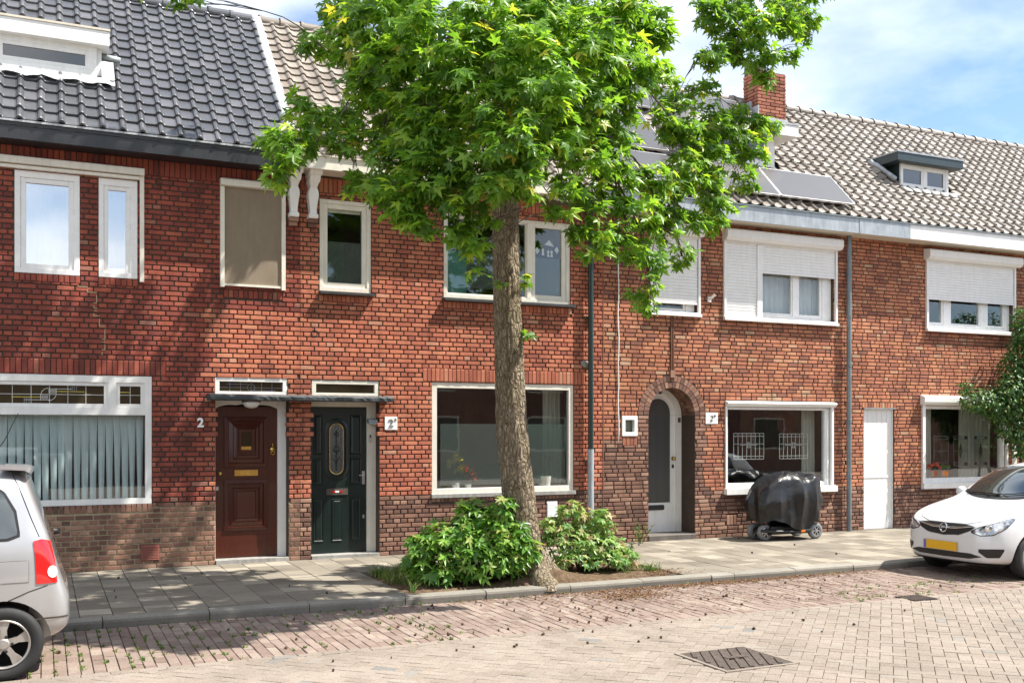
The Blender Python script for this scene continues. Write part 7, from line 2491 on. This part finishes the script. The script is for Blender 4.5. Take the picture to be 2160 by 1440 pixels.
wheel_small(SCX - 0.50, SCY + 0.16, 0.135, 1, 0.09)
mb = MB()
mb.box(SCX - 0.45, SCX + 0.42, SCY - 0.22, SCY + 0.22, 0.10, 0.24)
bevel(mb.build('chassis', 'black_plastic', ms), 0.03, 2)
mb = MB()
mb.tube([(SCX - 0.62, SCY - 0.02, 0.17), (SCX - 0.58, SCY - 0.20, 0.165), (SCX - 0.42, SCY - 0.29, 0.16), (SCX - 0.1, SCY - 0.30, 0.15), (SCX + 0.3, SCY - 0.29, 0.16)], 0.024, 8)
mb.build('bumper_bar', 'black_plastic', ms, smooth=True)
one('side_reflector', 'orange_plastic', ms, (SCX + 0.06, SCX + 0.145, SCY - 0.335, SCY - 0.318, 0.140, 0.172))
# the cover: a draped shell with peaks over seat and tiller, creased downwards
NA, NZ = 72, 16
V = []
cr = random.Random(12)
cols = sorted(cr.sample(range(NA), 15))
fold = {c: (cr.uniform(.45, 1.0), cr.uniform(0.05, 0.35)) for c in cols}
def fold_at(i, t):
    best = 0.0
    for c, (am, t0) in fold.items():
        di = abs((i - c + NA / 2) % NA - NA / 2)
        best = max(best, am * max(0, 1 - di / 2.6) * min(1, max(0, t - t0) * 2.2))
    return best
for j in range(NZ + 1):
    t = j / NZ                                    # 0 top .. 1 hem
    for i in range(NA):
        a = 2 * math.pi * i / NA
        ca_, sa_ = math.cos(a), math.sin(a)
        ex = 1.0 / (abs(ca_) ** 3.4 + abs(sa_) ** 3.4) ** (1 / 3.4)
        if t < 0.24:
            k = (t / 0.24)
            rad = k ** 0.85 * 0.88
        else:
            k = (t - 0.24) / 0.76
            rad = 0.88 + 0.12 * math.sin(min(k * 2.6, 1.57)) - 0.10 * max(0, k - 0.5) / 0.5
        x = ca_ * ex * rad * 0.66
        y = sa_ * ex * rad * 0.34
        ridge = 1.09 + 0.07 * math.exp(-((x - 0.42) / 0.10) ** 2) - 0.05 * math.exp(-((x - 0.24) / 0.09) ** 2) + 0.03 * math.exp(-((x + 0.02) / 0.10) ** 2) - 0.14 * max(0, -x - 0.34) / 0.26
        hem = 0.31 - 0.12 * math.exp(-((x - 0.08) / 0.26) ** 2) + 0.025 * math.sin(a * 5)
        if t < 0.24:
            z = ridge - 0.11 * (t / 0.24) ** 2.4
        else:
            k = (t - 0.24) / 0.76
            z = (ridge - 0.11) * (1 - k) + hem * k
        dr = 0.060 * fold_at(i, t) + 0.05 * noise.noise(Vector((x * 3, y * 3 + 7, z * 3)))
        dr += 0.05 * (abs(noise.noise(Vector((x * 5 + 2, y * 5, z * 2.5)))) - 0.2)
        dr *= min(1, t * 3 + 0.15)
        x += ca_ * dr; y += sa_ * dr
        z += 0.03 * noise.noise(Vector((x * 6, y * 6, 2.0))) + cr.uniform(-.005, .005)
        V.append((SCX + x, SCY + y, z))
fs = [(j * NA + i, j * NA + (i + 1) % NA, (j + 1) * NA + (i + 1) % NA, (j + 1) * NA + i) for j in range(NZ) for i in range(NA)]
mb = MB(); mb.add(V, fs)
cov = mb.build('plastic_cover', 'bin_liner', ms, smooth=True)
ca_at = cov.data.attributes.new('crease_edge', 'FLOAT', 'EDGE')
cv = []
for e in cov.data.edges:
    a_, b_ = e.vertices
    cv.append(0.9 if a_ % NA == b_ % NA and a_ % NA in fold else cr.choice([0, 0, 0, 0, 0.6]))
ca_at.data.foreach_set('value', cv)
sd_ = cov.modifiers.new('s', 'SUBSURF'); sd_.levels = 2; sd_.render_levels = 2
# ================================================================== the other side of the street (met only in the window panes)
def opposite(x0, x1, label, mat):
    t = thing('terrace_house', ((x0 + x1) / 2, -25.0, 0.0), label, 'house', 'houses across the street')
    wins = []
    for k in range(2):
        a = x0 + 0.8 + k * (x1 - x0) / 2
        wins += [(a, a + 1.9, 0.9, 2.4), (a, a + 1.7, 3.4, 4.6)]
    mb = MB()
    holed(mb, x0, x1, -0.2, 5.05, wins, -25.4, -25.0)
    mb.build('wall', mat, t)
    for w_ in wins:
        f_ = MB(); frame_boxes(f_, w_[0], w_[1], w_[2], w_[3], 0.08, -25.1, -25.02)
        wo = f_.build('window', 'soffit_cream', t)
        one('pane', 'dark_glass', wo, (w_[0] + .08, w_[1] - .08, -25.08, -25.07, w_[2] + .08, w_[3] - .08))
    mb = MB()
    mb.prism([(-24.6, 5.0), (-27.4, 7.5), (-30.2, 5.0)], 'x', x0, x1)
    mb.build('roof', 'tile_brown', t)
    one('gutter', 'white_paint', t, (x0, x1, -24.62, -24.5, 4.9, 5.1))
opposite(-12, -2.02, 'brick house across the street, mirrored in the leftmost window panes', 'brick_red_shaded')
opposite(-2, 7.98, 'brick house across the street, mirrored in the panes beside the green door', 'brick_brown')
opposite(8, 17.98, 'brick house across the street, mirrored in the panes beside the arched doorway', 'brick_brown')
opposite(18, 30, 'brick house across the street, mirrored in the rightmost window panes', 'brick_brown')
opposite(30.02, 44, 'brick house across the street, far down the row, mirrored in the far right panes', 'brick_brown')
opposite(44.02, 60, 'brick house across the street, end of the row, mirrored in the far right panes', 'brick_red_shaded')
